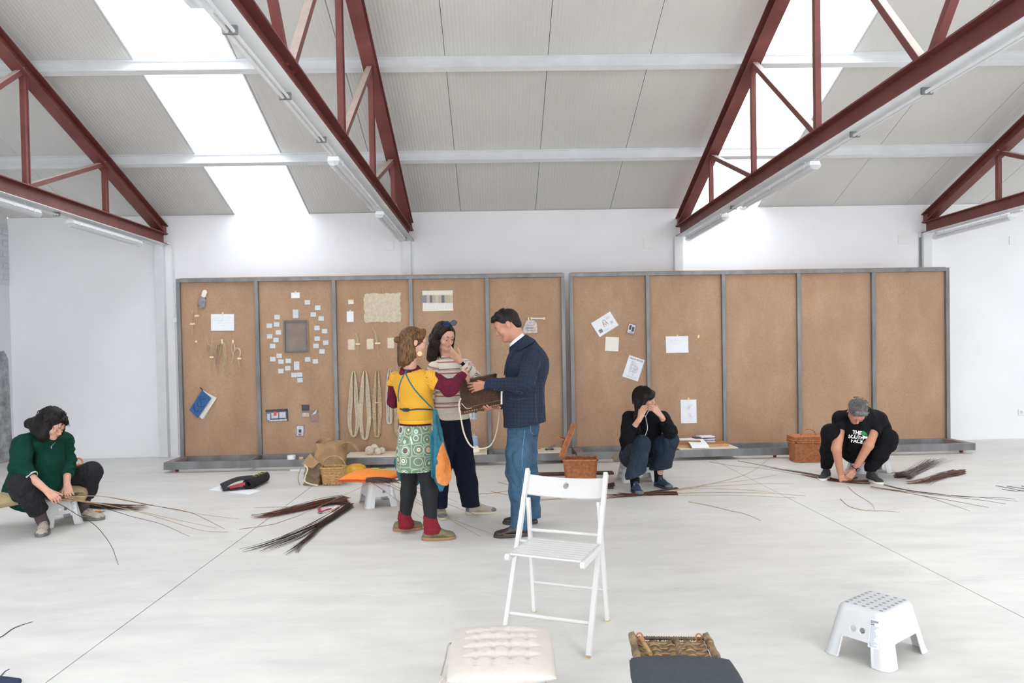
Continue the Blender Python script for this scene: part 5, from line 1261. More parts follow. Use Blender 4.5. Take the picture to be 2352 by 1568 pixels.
# ================================================================ CUSHIONS UNDER THE SITTERS
simple('khaki_canvas', '#a89570', .85, .06, 30, .3, 120); simple('beige_canvas', '#9a8d78', .85, .06, 30, .3, 120)
c = fl(70, 1200)+V3(-.02, .02, .247); e_ = nrm(V3(.92, .38, 0)); pillow('khaki_cushion', 'khaki box cushion draped over the stool under the woman in green', V3(-4.12, 6.68, .246), e_, np.cross((0, 0, 1), e_), .72, .46, .13, 'khaki_canvas', .045, pt=.16)
c = fl(1463, 1102)+V3(0, 0, .246); pillow('beige_cushion', 'thin beige cushion on the stool under the woman in the black hoodie', c, nrm(V3(1, -.1, 0)), nrm(V3(.1, 1, 0)), .56, .38, .05, 'beige_canvas', .02, pt=.3)
c = fl(1996, 1082)+V3(0, 0, .246); pillow('beige_cushion', 'thin beige cushion on the stool under the man in the black t-shirt', c, nrm(V3(1, .05, 0)), nrm(V3(-.05, 1, 0)), .50, .34, .05, 'beige_canvas', .015, pt=.3)
# ================================================================ ROLLED BLACK BAG ON ITS PAPER
c = fl(540, 1122); P = [fl(479, 1125), fl(572, 1136), fl(600, 1127), fl(520, 1110)]; m = MB(); m.prism([(p[0]-c[0], p[1]-c[1]) for p in P], .001, .003, org=c); tag(obj('white_paper', m, 'paper_white'), 'white sheet of paper under the rolled black bag', 'paper')
simple('black_canvas', '#1f1f24', .85, .12, 30, .3, 120); simple('yellow_print', '#b5a04a', .8, .12, 40); simple('red_label', '#b23344', .6, .05, 30)
def rolled_bag():
    c = fl(560, 1128); t = thing('rolled_bag', 'rolled black canvas bag with yellow print on the floor at left', 'bag', c)
    a, b = fl(566, 1126)+V3(0, .05, .062), fl(600, 1110)+V3(0, .04, .062); d = nrm(b-a); s = np.cross(d, (0, 0, 1)); s = nrm(s)
    P = []; n = 90
    m = MB(); prof = []
    for i in range(n): q = i/n*2*PI*3.2; r = .022+.040*i/n; prof.append((r*math.cos(q), r*math.sin(q)))
    m.grid(lambda u, v: a-d*.0+d*np.linalg.norm(b-a)*v*1.15+s*prof[min(n-1, int(u*(n-1)))][0]+V3(0, 0, prof[min(n-1, int(u*(n-1)))][1]), n-1, 6, .008); obj('roll', m, 'black_canvas', t, smooth='all')
    m = MB(); bb = a+d*np.linalg.norm(b-a)*1.15; m.lathe([(.001, .0), (.03, .012), (.055, -.002), (.062, -.02)], bb, 24, ax=(s, (0, 0, 1), d), close=False); obj('rounded_end', m, 'black_canvas', t, smooth=True)
    e1, e2 = fl(505, 1130)+V3(0, 0, .008), fl(512, 1118)+V3(0, 0, .03)
    m = MB(); A = [fl(503, 1120)+V3(0, 0, .012), a+V3(-.03, 0, .045), bb+V3(-.03, -.0, .055)]
    m.grid(lambda u, v: (1-v)*(fl(505+6*u, 1118+12*u)+V3(0, 0, .035))+v*(a*(1-u*.0)+s*(-.02+.02*u)+V3(0, 0, .055)+d*.25*(1-u))+V3(0, 0, .03*math.sin(PI*v)), 8, 16, .01); obj('loose_flap', m, 'black_canvas', t, smooth=True)
    m = MB(); m.grid(lambda u, v: (1-v)*(fl(512, 1130)+V3(0, .02*u, .012))+v*(a+V3(-.01, .03*u-.02, -.045)), 4, 8, .012); obj('lower_flap', m, 'black_canvas', t)
    m = MB(); p0, p1 = fl(526, 1128)+V3(0, .02, .02), a+V3(-.03, .0, -.01); m.grid(lambda u, v: p0+(p1-p0)*v+V3(0, 0, .035*u), 2, 4, .006); obj('red_lining', m, 'red_label', t)
    m = MB()
    for k, (q, w) in enumerate(((.18, .05), (.40, .05), (.6, .06), (.8, .05))):
        base = a+d*np.linalg.norm(b-a)*(q+.2); 
        for r_ in range(3): 
            an = math.radians(62+r_*17); rad = .0655; pp = base+s*(rad*math.cos(an))*(-1 if np.dot(s, (0, -1, 0)) < 0 else 1)+V3(0, 0, rad*math.sin(an)); m.box(pp, (w*.8, .012 if (k+r_) % 2 else .007, .003), (d, np.cross(nrm(pp-base), d), nrm(pp-base)))
    obj('yellow_lettering', m, 'yellow_print', t)
rolled_bag()
# white and dark odds near the paper sack and the hampers
m = MB(); a, b = fl(674, 1079), fl(694, 1082); m.bbox((a+b)/2+V3(0, 0, .01), (np.linalg.norm(b-a), .06, .02), .004); tag(obj('white_offcut', m, 'white_steel'), 'short white wooden offcut on the floor left of the paper sack', 'offcut')
m = MB(); a, b = fl(1232, 1094), fl(1412, 1092); m.bbox((a+b)/2+V3(0, .1, .014), (np.linalg.norm(b-a), .12, .028), .004); tag(obj('dark_board', m, 'board_brown'), 'long dark brown board on the floor behind the open hamper', 'board')
# ================================================================ WILLOW
for nm, cc in (('willow_rust', '#7a4330'), ('willow_red', '#5b2f22'), ('willow_brown', '#4a342b'), ('willow_grey', '#665853'), ('willow_tan', '#a58968'), ('willow_pale', '#b39f80'), ('willow_dark', '#372a28')): simple(nm, cc, .6, .16, 40)
def bundle(name, label, paths, n, mat, r=.003, z0=.004, zth=.03, spread=1.0, seed=1, ends=.25, group='willow bundles on the floor', jit=1.0):
    """paths: floor polylines in pixels with widths; rods follow them with scatter"""
    rr = random.Random(seed); c = fl(*paths[0][0][:2]); t = thing(name, label, 'willow bundle', c, group); mats = mat if isinstance(mat, list) else [mat]
    ms = [MB() for _ in mats]
    for k in range(n):
        pth = paths[k % len(paths)]; f1 = 1-ends*rr.random()**1.3; f0 = .05*rr.random(); j = rr.gauss(0, .55); jz = rr.random(); ph = rr.uniform(0, 6); dr = rr.gauss(0, .5); P = []
        for i, (x, y, w) in enumerate(pth):
            u_ = i/(len(pth)-1)
            q = fl(x, y); a = pth[min(i+1, len(pth)-1)]; b = pth[max(i-1, 0)]; d = fl(*a[:2])-fl(*b[:2]); s = nrm(np.cross(d, (0, 0, 1)))
            P.append(q+s*((j+dr*(u_-.3)*1.6)*w*q[1]/FPX*1.7+.007*math.sin(ph+i*1.3)*jit)+V3(0, 0, z0+jz*zth*(1-.5*u_)*rr.uniform(.8, 1)))
        Q = catmull(P, 5); n_ = len(Q); Q = Q[int(f0*n_):max(3, int(f1*n_))]
        ms[k % len(ms)].tube(Q, [r*.85, r*.7, r*.3], 4)
    for mt, m in zip(mats, ms): obj('rods', m, mt, t)['kind'] = 'stuff'
    return t
bundle('willow_bundle', 'thick reddish willow bundle on the floor left of the orange cushion stool', [[(797, 1157, 10), (760, 1157, 9), (720, 1165, 8), (690, 1172, 7), (650, 1180, 7), (605, 1188, 8), (570, 1190, 9)], [(795, 1152, 8), (750, 1158, 8), (700, 1168, 7), (640, 1183, 7), (590, 1193, 7)]], 95, ['willow_red', 'willow_brown', 'willow_rust'], .0033, zth=.06, seed=2, ends=.45)
bundle('willow_bundle', 'dark fanned willow bundle on the floor nearest the camera, left of the woman in yellow', [[(806, 1162, 4), (770, 1185, 4), (735, 1205, 4), (690, 1225, 2.5), (640, 1245, 3), (600, 1258, 3), (545, 1272, 3)],
    [(803, 1163, 4), (765, 1190, 4), (725, 1213, 3), (690, 1235, 2.5), (640, 1256, 2.5), (590, 1276, 2.5)], [(805, 1165, 4), (765, 1192, 3.5), (728, 1218, 2.5), (705, 1240, 2), (675, 1262, 2), (645, 1279, 3)], [(806, 1166, 4), (768, 1190, 3), (735, 1212, 2), (715, 1235, 2), (690, 1258, 1.5), (680, 1276, 2)]], 44, ['willow_dark', 'willow_brown'], .0036, zth=.045, seed=3, ends=.2)
bundle('willow_bundle', 'dark brown willow bundle behind the shoe of the woman in green', [[(150, 1161, 4), (200, 1163, 4), (250, 1166, 4), (300, 1167, 5), (358, 1167, 7)], [(150, 1164, 4), (220, 1167, 4), (280, 1170, 5), (340, 1173, 6)]], 60, ['willow_red', 'willow_dark'], .0032, zth=.05, seed=4, ends=.4)
bundle('willow_bundle', 'greyish willow bundle farther right of the man in the black t-shirt', [[(2088, 1101, 4), (2100, 1090, 5), (2120, 1078, 6), (2145, 1066, 6), (2175, 1053, 6)], [(2058, 1098, 3), (2085, 1093, 4), (2110, 1080, 5), (2130, 1064, 6), (2142, 1053, 6)]], 70, ['willow_grey', 'willow_brown'], .0035, zth=.06, seed=5, ends=.35)
bundle('willow_bundle', 'reddish willow bundle in front of the greyish one at right', [[(2216, 1087, 2), (2190, 1092, 6), (2165, 1096, 6), (2135, 1104, 5), (2105, 1110, 5), (2075, 1112, 5)], [(2195, 1088, 4), (2165, 1096, 6), (2140, 1106, 5), (2120, 1116, 6)]], 70, ['willow_red', 'willow_rust', 'willow_brown'], .0034, zth=.05, seed=6, ends=.35)
bundle('willow_bundle', 'dark willow bundle ending at the chair back, left of the hooded woman', [[(1411, 1118, 3), (1390, 1119, 3), (1350, 1120, 3), (1290, 1114, 3)], [(1409, 1122, 3), (1385, 1122, 3), (1340, 1121, 3)]], 40, ['willow_red', 'willow_dark'], .0035, zth=.05, seed=7)
bundle('willow_bundle', 'reddish rods trodden under the shoe of the hooded woman', [[(1555, 1123, 2), (1520, 1128, 3), (1480, 1134, 3), (1440, 1137, 3), (1400, 1138, 3)], [(1555, 1133, 2), (1520, 1133, 2), (1470, 1139, 2), (1425, 1142, 2), (1380, 1145, 2)], [(1557, 1137, 1.5), (1500, 1138, 2), (1440, 1136, 2), (1412, 1132, 2)]], 34, ['willow_red', 'willow_brown'], .0036, zth=.02, seed=8, ends=.3)
bundle('willow_bundle', 'long reddish rods under the hands of the man in the black t-shirt', [[(2010, 1105, 2), (1975, 1107, 2), (1940, 1106, 3), (1900, 1099, 3), (1860, 1090, 3), (1800, 1080, 3), (1740, 1070, 3)], [(1998, 1112, 2), (1950, 1109, 2), (1900, 1103, 3), (1850, 1093, 3), (1790, 1083, 3)], [(1968, 1098, 2), (1940, 1106, 2), (1905, 1104, 2)]], 34, ['willow_red', 'willow_brown'], .003, zth=.02, seed=9, ends=.3)
def rod(pts, mat, label, r=.0028, z=.003, zs=None, name='willow_rod', group='single willow rods on the floor'):
    P = [fl(x, y, (zs[i] if zs else z)) for i, (x, y) in enumerate(pts)]; m = MB(); m.tube(catmull(P, 6), [r, r*.8, r*.45], 5)
    return tag(obj(name, m, mat, smooth=True), label, 'willow rod', group)
rod([(1582, 1152), (1625, 1160), (1680, 1173), (1700, 1177), (1725, 1185), (1747, 1195)], 'willow_tan', 'single tan rod lying alone in front of the hooded woman')
rod([(1520, 1131), (1580, 1122), (1640, 1109), (1690, 1097), (1730, 1080), (1770, 1050)], 'willow_tan', 'tan rod curving up towards the frame right of the hooded woman')
rod([(1540, 1125), (1600, 1116), (1650, 1109), (1720, 1102), (1785, 1090)], 'willow_pale', 'pale rod second from the top in the fan right of the hooded woman')
rod([(1545, 1124), (1620, 1117), (1700, 1113), (1760, 1110), (1825, 1111)], 'willow_pale', 'pale rod third from the top in the fan right of the hooded woman')
rod([(1500, 1128), (1600, 1122), (1680, 1123), (1740, 1127), (1780, 1132)], 'willow_pale', 'pale rod sloping down in the middle of the fan right of the hooded woman')
rod([(1500, 1134), (1610, 1131), (1700, 1131), (1780, 1133), (1850, 1139)], 'willow_tan', 'longest tan rod of the fan right of the hooded woman')
rod([(1500, 1138), (1620, 1137), (1720, 1138), (1800, 1142), (1828, 1143)], 'willow_pale', 'lowest rod of the fan right of the hooded woman')
rod([(1630, 1060), (1680, 1069), (1740, 1074), (1800, 1083), (1860, 1092)], 'willow_pale', 'pale rod running from the frame towards the shoe of the man in black')
rod([(1695, 1058), (1760, 1070), (1830, 1084), (1890, 1096)], 'willow_brown', 'darker rod above the pale one, running to the shoe of the man in black')
rod([(1500, 1135), (1400, 1139), (1300, 1145), (1240, 1150), (1228, 1157)], 'willow_tan', 'tan rod passing below the chair back, lowest of three')
rod([(1480, 1132), (1400, 1138), (1320, 1142), (1240, 1147), (1215, 1147)], 'willow_brown', 'brown rod passing below the chair back, middle of three')
rod([(1440, 1135), (1380, 1135), (1300, 1136), (1260, 1133), (1215, 1124)], 'willow_brown', 'brown rod passing below the chair back, highest of three')
rod([(1180, 1124), (1140, 1131), (1100, 1134), (1060, 1131), (1010, 1127)], 'willow_tan', 'tan rod crossing between the navy trousers and the jeans')
rod([(1145, 1107), (1175, 1115), (1200, 1121)], 'willow_tan', 'short tan rod left of the jeans, upper')
rod([(1127, 1128), (1160, 1135), (1180, 1140)], 'willow_tan', 'short tan rod left of the jeans, lower')
rod([(1224, 1081), (1245, 1090), (1262, 1094)], 'willow_tan', 'short curved rod end right of the jeans at knee height')
rod([(795, 1150), (700, 1163), (640, 1164), (583, 1166)], 'willow_tan', 'thin rod above the thick reddish bundle')
rod([(550, 1215), (620, 1205), (660, 1193), (710, 1173), (790, 1137), (860, 1104)], 'willow_tan', 'long tan rod from the orange cushion down to the left between the bundles', zs=[.003, .003, .003, .02, .12, .25])
rod([(1948, 1117), (1965, 1133), (2000, 1155), (2010, 1171)], 'willow_pale', 'pale rod bending away from the hand of the man in black', r=.0032)
rod([(1930, 1145), (1950, 1162), (1988, 1172), (2030, 1173), (2066, 1176)], 'willow_tan', 'bent tan rod lying alone in front of the man in black', r=.0034)
for k, (pts, lb) in enumerate((([(2030, 1112), (2080, 1124), (2140, 1132), (2210, 1140), (2300, 1143), (2332, 1146)], 'topmost'), ([(2030, 1114), (2090, 1127), (2170, 1136), (2250, 1142), (2338, 1151)], 'second'), ([(2000, 1117), (2070, 1127), (2130, 1134), (2200, 1142), (2260, 1149), (2310, 1157)], 'third'),
    ([(1998, 1119), (2060, 1127), (2120, 1138), (2190, 1150), (2270, 1165)], 'fourth'), ([(1998, 1119), (2080, 1131), (2130, 1141), (2180, 1157), (2228, 1173)], 'lowest'))):
    rod(pts, 'willow_brown' if k < 4 else 'willow_tan', '%s of the long rods fanning out to the right from the man in black' % lb)
for k, (pts, lb) in enumerate((([(2287, 1115), (2320, 1121), (2352, 1128), (2400, 1136)], 'longest'), ([(2302, 1123), (2328, 1127), (2352, 1126), (2390, 1122)], 'lowest'), ([(2313, 1116), (2352, 1122), (2400, 1130)], 'upper'), ([(2346, 1116), (2380, 1122)], 'shortest'))):
    rod(pts, 'willow_dark', '%s dark rod entering at the right edge of the floor' % lb)
for k, (pts, zs, mt, lb) in enumerate((([(120, 1140), (155, 1138), (230, 1139), (330, 1157), (430, 1175), (480, 1196), (515, 1214)], [.3, .31, .28, .2, .1, .03, .003], 'willow_brown', 'rod arching from the hands of the woman in green, upper of the long pair'),
    ([(120, 1141), (160, 1140), (240, 1140), (330, 1156), (400, 1170), (470, 1182), (548, 1191)], [.3, .31, .28, .2, .1, .04, .003], 'willow_tan', 'rod arching farthest right from the hands of the woman in green'),
    ([(110, 1143), (160, 1146), (230, 1163), (300, 1185), (370, 1203), (434, 1231)], [.3, .3, .22, .12, .05, .003], 'willow_brown', 'rod from the hands of the woman in green ending lowest of the fan'),
    ([(110, 1142), (200, 1151), (300, 1171), (370, 1190), (440, 1212), (480, 1220), (525, 1221)], [.3, .28, .16, .08, .03, .005, .003], 'willow_tan', 'rod from the hands of the woman in green that flattens out at the end'),
    ([(110, 1144), (200, 1153), (310, 1172), (400, 1192), (498, 1213)], [.3, .28, .14, .05, .003], 'willow_tan', 'straight rod in the middle of the fan of the woman in green'),
    ([(105, 1145), (140, 1159), (180, 1183), (215, 1203), (240, 1230), (258, 1258), (266, 1280), (272, 1296)], [.29, .26, .2, .14, .08, .04, .01, .003], 'willow_dark', 'dark rod bending down to the floor in front of the woman in green'))):
    rod(pts, mt, lb, r=.0032, zs=zs, group='rods held by the woman in green')
bundle_h = thing('willow_handful', 'handful of short rods between the hands of the woman in green', 'willow bundle', fl(140, 1150, .28)); m = MB(); rr = random.Random(8)
for k in range(16):
    a, b = (108+rr.uniform(-12, 8), 1143+rr.uniform(-4, 4)), (188+rr.uniform(-22, 10), 1133+rr.uniform(-4, 8)); m.tube(catmull([fl(a[0], a[1], .285+.01*rr.random()), fl((a[0]+b[0])/2, (a[1]+b[1])/2+1, .29), fl(b[0], b[1], .30)], 4), [.0028, .0018], 4)
obj('rods', m, 'willow_dark', bundle_h)['kind'] = 'stuff'
for k, (pts, zs, lb) in enumerate((([(-30, 1465), (0, 1463), (28, 1444), (52, 1434), (76, 1427)], [.003]*5, 'dark twig entering low at the left edge, above the corner'), ([(-20, 1560), (0, 1553), (12, 1541), (22, 1536)], [.003]*4, 'dark twig tip in the lower left corner'))):
    rod(pts, 'willow_dark', lb, r=.003, zs=zs, name='twig', group=None)
simple('navy_cloth', '#232a44', .85, .05, 30)
soft('navy_cloth_edge', [rc(fl(-30, 1568)+V3(0, 0, .015), fl(38, 1571)+V3(0, 0, .012), .03, .022, flat=((0, 0, 1), .7))], 'navy_cloth', None, .006, cuts=[((0, 0, .0), (0, 0, -1))], label='dark navy cloth edge in the lower left corner of the floor')['category'] = 'cloth'
# rods splayed over the orange cushion stool towards the woman in yellow
for k, (pts, zs) in enumerate((([(858, 1104), (905, 1105), (960, 1130), (1010, 1150), (1100, 1185)], [.30, .28, .16, .09, .003]), ([(850, 1104), (900, 1112), (960, 1148), (1020, 1185), (1132, 1226)], [.30, .27, .12, .04, .003]), ([(856, 1108), (905, 1120), (960, 1155), (1000, 1175), (1103, 1231)], [.3, .25, .1, .05, .003]), ([(852, 1107), (880, 1125), (905, 1143), (970, 1190)], [.3, .2, .12, .003]), ([(862, 1106), (920, 1110), (985, 1128), (1050, 1152)], [.3, .27, .2, .15]))):
    rod(pts, 'willow_tan', '%s rod running from the orange cushion behind the woman in yellow' % ORD[k], r=.003, zs=zs, group='rods splayed from the orange cushion')
th_ = thing('woven_start', 'tangle of crossed dark rods on the right half of the orange cushion', 'weaving', fl(880, 1104, .30)); m = MB(); rr = random.Random(11)
for k in range(26):
    a = (842+rr.uniform(-4, 14), 1100+rr.uniform(-3, 8)); b = (905+rr.uniform(-20, 12), 1102+rr.uniform(-4, 8)); m.tube(catmull([fl(a[0], a[1], .325), fl((a[0]+b[0])/2, (a[1]+b[1])/2-2, .335), fl(b[0], b[1], .315)], 4), .0035, 4)
for k in range(9): x = 850+6*k; m.tube(catmull([fl(x, 1098, .325), fl(x+4, 1103, .335), fl(x+3, 1109, .32)], 3), .003, 4)
obj('rods', m, 'willow_dark', th_)['kind'] = 'stuff'
# tools by the bundles: pruners, knife, papers
t = thing('pruning_shears', 'red handled pruning shears on the floor below the reddish bundle', 'shears', fl(745, 1170))
m = MB(); m.tube(catmull([fl(760, 1168, .02), fl(748, 1171, .02), fl(737, 1175, .015)], 5), .010, 8, flat=.7); obj('red_handle', m, 'red_label', t, smooth=True)
m = MB(); m.tube(catmull([fl(735, 1175, .015), fl(732, 1170, .02), fl(735, 1164, .02)], 5), .010, 8, flat=.7); obj('red_handle', m, 'red_label', t, smooth=True)
m = MB(); m.tube([fl(738, 1177, .012), fl(731, 1176, .01)], .012, 6, flat=.4); obj('blade', m, 'grey_steel', t)
t = thing('small_knife', 'small knife with a brown handle on white paper between the two left bundles', 'knife', fl(775, 1168)); m = MB(); m.tube([fl(764, 1173, .02), fl(777, 1165, .02)], .013, 8, flat=.7); obj('handle', m, 'folder_brown', t, smooth=True); m = MB(); m.tube([fl(777, 1165, .02), fl(790, 1158, .015)], [.012, .003], 6, flat=.2); obj('blade', m, 'grey_steel', t)
P = [fl(762, 1175), fl(780, 1177), fl(800, 1160), fl(770, 1159)]; c = fl(778, 1168); m = MB(); m.prism([(p[0]-c[0], p[1]-c[1]) for p in P], .0005, .002, org=c); tag(obj('white_paper', m, 'paper_white'), 'white paper under the small knife between the left bundles', 'paper')
t = thing('orange_tool', 'flat orange and black tool on the floor behind the shoe of the woman in green', 'tool', fl(222, 1174)); m = MB(); m.tube([fl(206, 1175, .012), fl(232, 1172, .012)], .018, 8, flat=.4); obj('orange_handle', m, 'orange_cotton', t, smooth=True); m = MB(); m.tube([fl(228, 1176, .01), fl(241, 1173, .01)], [.016, .006], 8, flat=.3); obj('dark_tip', m, 'print_black', t, smooth=True)
# ================================================================ PEOPLE
from mathutils.bvhtree import BVHTree
def m_skin(name, col, red='#b8705f'):
    m, nt, b = newmat(name); a = noise(nt, 14, 4, .6); c = noise(nt, 140, 2, .5)
    col_ = mixc(nt, ramp(nt, a, [(.4, (0, 0, 0, 1)), (.75, (.4,)*3+(1,))]), srgb(col), srgb(red)); L(nt, col_, b.inputs['Base Color'])
    b.inputs['Roughness'].default_value = .5; b.inputs['Subsurface Weight'].default_value = .12; b.inputs['Subsurface Scale'].default_value = .01; b.inputs['Subsurface Radius'].default_value = (1, .4, .25)
    bump(nt, b, c, .12, .001)
m_skin('skin_tan', '#c08a70'); m_skin('skin_fair', '#cfa089'); m_skin('skin_olive', '#bb8670')
def m_hair(name, col, hi, sc=(60, 60, 8)):
    m, nt, b = newmat(name); a = noise(nt, 2.2, 4, .6, stretch=sc); 
    L(nt, ramp(nt, a, [(.35, srgb(col)), (.68, srgb(hi))]), b.inputs['Base Color']); b.inputs['Roughness'].default_value = .5; b.inputs['Specular IOR Level'].default_value = .22; bump(nt, b, a, .6, .006)
m_hair('hair_black', '#15110f', '#2b2320'); m_hair('hair_dark', '#140e0c', '#291d19'); m_hair('hair_brown', '#33211a', '#84613f'); m_hair('hair_grey', '#3c3b3b', '#8f8c8a', (90, 90, 60)); m_hair('hair_jet', '#0e0c0c', '#231c1a')
simple('eye_white', '#cdc3bc', .3, 0); simple('iris_dark', '#2a1c15', .2, 0); simple('lip_rose', '#a85f56', .5, .05, 60); simple('brow_dark', '#201713', .8, 0); simple('brow_brown', '#5a4334', .8, 0)
def wc(nt): a = N(nt, 'ShaderNodeAttribute'); a.attribute_name = 'wc'; s = N(nt, 'ShaderNodeSeparateXYZ'); L(nt, a.outputs['Vector'], s.inputs[0]); return a, s
def band(nt, x, period, lo, hi, off=0.0):
    f = mth(nt, 'FRACT', mth(nt, 'DIVIDE', mth(nt, 'ADD', x, 50*period+off), period)); return mth(nt, 'MULTIPLY', mth(nt, 'GREATER_THAN', f, lo), mth(nt, 'LESS_THAN', f, hi))
def m_plaid():
    m, nt, b = newmat('navy_plaid_wool'); a, s = wc(nt); x, y = s.outputs[0], s.outputs[1]; P = .030
    col = srgb('#0d1120')
    def ln(c, v, lo, hi, per, cc, k): return mixc(nt, mth(nt, 'MULTIPLY', band(nt, v, per, lo, hi), k), c, srgb(cc))
    c = ln(col, x, .0, .5, P*2, '#0a0d18', .55); c = ln(c, y, .0, .5, P*2, '#0a0d18', .55)
    for v in (x, y): c = ln(c, v, .08, .20, P, '#2c3b5c', .5); c = ln(c, v, .42, .50, P, '#425885', .35); c = ln(c, v, .70, .80, P, '#1d2947', .7)
    f = noise(nt, 400, 2, .6); c = mixc(nt, .25, c, ramp(nt, f, [(.3, srgb('#10131f')), (.7, srgb('#262f48'))])); L(nt, c, b.inputs['Base Color']); b.inputs['Roughness'].default_value = .9; bump(nt, b, f, .2, .002); wrinkle(nt, b, .35, 4.5)
m_plaid()
def m_stripe():
    m, nt, b = newmat('striped_knit'); a, s = wc(nt); y = s.outputs[1]; P = .098; c = srgb('#ddd5c8')
    for lo, hi, cc in ((.0, .085, '#7d1f2c'), (.13, .17, '#2b3046'), (.36, .48, '#b35347'), ): c = mixc(nt, band(nt, y, P, lo, hi), c, srgb(cc))
    f = noise(nt, 260, 2, .6); c = mixc(nt, .12, c, ramp(nt, f, [(.3, srgb('#8f867a')), (.7, srgb('#f4efe6'))])); L(nt, c, b.inputs['Base Color']); b.inputs['Roughness'].default_value = .95; bump(nt, b, f, .3, .003); wrinkle(nt, b, .35, 4)
m_stripe()
def m_knit():
    m, nt, b = newmat('yellow_openwork_knit'); a, s = wc(nt); P = .0105
    x = mth(nt, 'DIVIDE', s.outputs[0], P); y = mth(nt, 'DIVIDE', s.outputs[1], P*.85); row = mth(nt, 'FLOOR', mth(nt, 'ADD', y, 200)); sh = mth(nt, 'MULTIPLY', mth(nt, 'MODULO', row, 2), .5)
    fx = mth(nt, 'SUBTRACT', mth(nt, 'FRACT', mth(nt, 'ADD', mth(nt, 'ADD', x, 200), sh)), .5); fy = mth(nt, 'SUBTRACT', mth(nt, 'FRACT', mth(nt, 'ADD', y, 200)), .5)
    d = mth(nt, 'SQRT', mth(nt, 'ADD', mth(nt, 'MULTIPLY', fx, fx), mth(nt, 'MULTIPLY', fy, fy)))
    L(nt, ramp(nt, d, [(.0, srgb('#97661a')), (.14, srgb('#b07c22')), (.28, srgb('#d99e2a')), (.5, srgb('#e3a931'))]), b.inputs['Base Color'])
    b.inputs['Roughness'].default_value = .9; bump(nt, b, mth(nt, 'MINIMUM', d, .35), .9, .008)
m_knit()
simple('yellow_rib', '#e6ab30', .9, .04, 60, .4, 150)
def m_skirt():
    m, nt, b = newmat('green_print_jersey'); a, s = wc(nt); mp = N(nt, 'ShaderNodeCombineXYZ'); L(nt, s.outputs[0], mp.inputs[0]); L(nt, s.outputs[1], mp.inputs[1])
    v = N(nt, 'ShaderNodeTexVoronoi'); v.inputs['Scale'].default_value = 11.5; v.inputs['Randomness'].default_value = .45; L(nt, mp.outputs[0], v.inputs['Vector']); d = v.outputs['Distance']
    big = mth(nt, 'GREATER_THAN', N_sep(nt, v.outputs['Color']), .42)
    red = ramp(nt, d, [(0, srgb('#5e2a3e')), (.22, srgb('#6d3248')), (.235, srgb('#73866f')), (.30, srgb('#73866f')), (.31, srgb('#dfe8dc')), (.35, srgb('#dfe8dc')), (.36, srgb('#71856c')), (.42, srgb('#71856c')), (.43, srgb('#b9cdbb')), (.47, srgb('#b9cdbb')), (.48, srgb('#6c8068'))], 'CONSTANT')
    tan = ramp(nt, d, [(0, srgb('#d6c3a0')), (.05, srgb('#b98f66')), (.10, srgb('#e0cfb0')), (.15, srgb('#b98f66')), (.19, srgb('#e0cfb0')), (.235, srgb('#6c8068')), (.42, srgb('#cfdccb')), (.455, srgb('#6c8068'))], 'CONSTANT')
    df = N(nt, 'ShaderNodeVectorMath'); df.operation = 'SUBTRACT'; sc_ = N(nt, 'ShaderNodeVectorMath'); sc_.operation = 'SCALE'; sc_.inputs['Scale'].default_value = 11.5; L(nt, mp.outputs[0], sc_.inputs[0])
    p2 = N(nt, 'ShaderNodeVectorMath'); p2.operation = 'SCALE'; p2.inputs['Scale'].default_value = 11.5; L(nt, v.outputs['Position'], p2.inputs[0]); L(nt, sc_.outputs[0], df.inputs[0]); L(nt, p2.outputs[0], df.inputs[1])
    sd = N(nt, 'ShaderNodeSeparateXYZ'); L(nt, df.outputs[0], sd.inputs[0]); an = mth(nt, 'ARCTAN2', sd.outputs[1], sd.outputs[0]); pet = mth(nt, 'GREATER_THAN', mth(nt, 'SINE', mth(nt, 'ADD', mth(nt, 'MULTIPLY', an, 9.0), mth(nt, 'MULTIPLY', d, 14.0))), -.1)
    red = mixc(nt, mth(nt, 'MULTIPLY', mth(nt, 'MULTIPLY', pet, .75), mth(nt, 'LESS_THAN', d, .22)), red, srgb('#8a6f6a'))
    c = mixc(nt, big, tan, red)
    v2 = N(nt, 'ShaderNodeTexVoronoi'); v2.feature = 'DISTANCE_TO_EDGE'; v2.inputs['Scale'].default_value = 11.5; v2.inputs['Randomness'].default_value = .45; L(nt, mp.outputs[0], v2.inputs['Vector']); e2 = v2.outputs['Distance']
    c = mixc(nt, mth(nt, 'MULTIPLY', mth(nt, 'GREATER_THAN', e2, .02), mth(nt, 'LESS_THAN', e2, .042)), c, srgb('#c9d6c4')); L(nt, c, b.inputs['Base Color']); b.inputs['Roughness'].default_value = .85
def N_sep(nt, c): s = N(nt, 'ShaderNodeSeparateColor'); L(nt, c, s.inputs[0]); return s.outputs[0]
m_skirt()
def m_denim(name, a_, b_, c_):
    m, nt, b = newmat(name); f = noise(nt, 5, 5, .6); g = noise(nt, 180, 2, .6, stretch=(1, 1, .35)); c = ramp(nt, f, [(.3, srgb(a_)), (.55, srgb(b_)), (.78, srgb(c_))]); c = mixc(nt, .25, c, ramp(nt, g, [(.3, srgb(a_)), (.7, srgb(c_))]))
    L(nt, c, b.inputs['Base Color']); b.inputs['Roughness'].default_value = .85; bump(nt, b, g, .25, .002); wrinkle(nt, b, .5, 5)
m_denim('blue_denim', '#203a52', '#31536f', '#52748d'); m_denim('dark_denim', '#101a26', '#1a2939', '#2b3f54')
simple('maroon_jersey', '#5f1830', .9, .06, 20, .15, 60, wr=.5, ws=7, spec=.25); simple('wine_wool', '#7c1526', .95, .08, 60, .5, 160); simple('black_tights', '#16161a', .8, .05, 60); simple('navy_cord', '#131829', .95, .08, 60, .2, 200, wr=.5, ws=3.5, spec=.25)
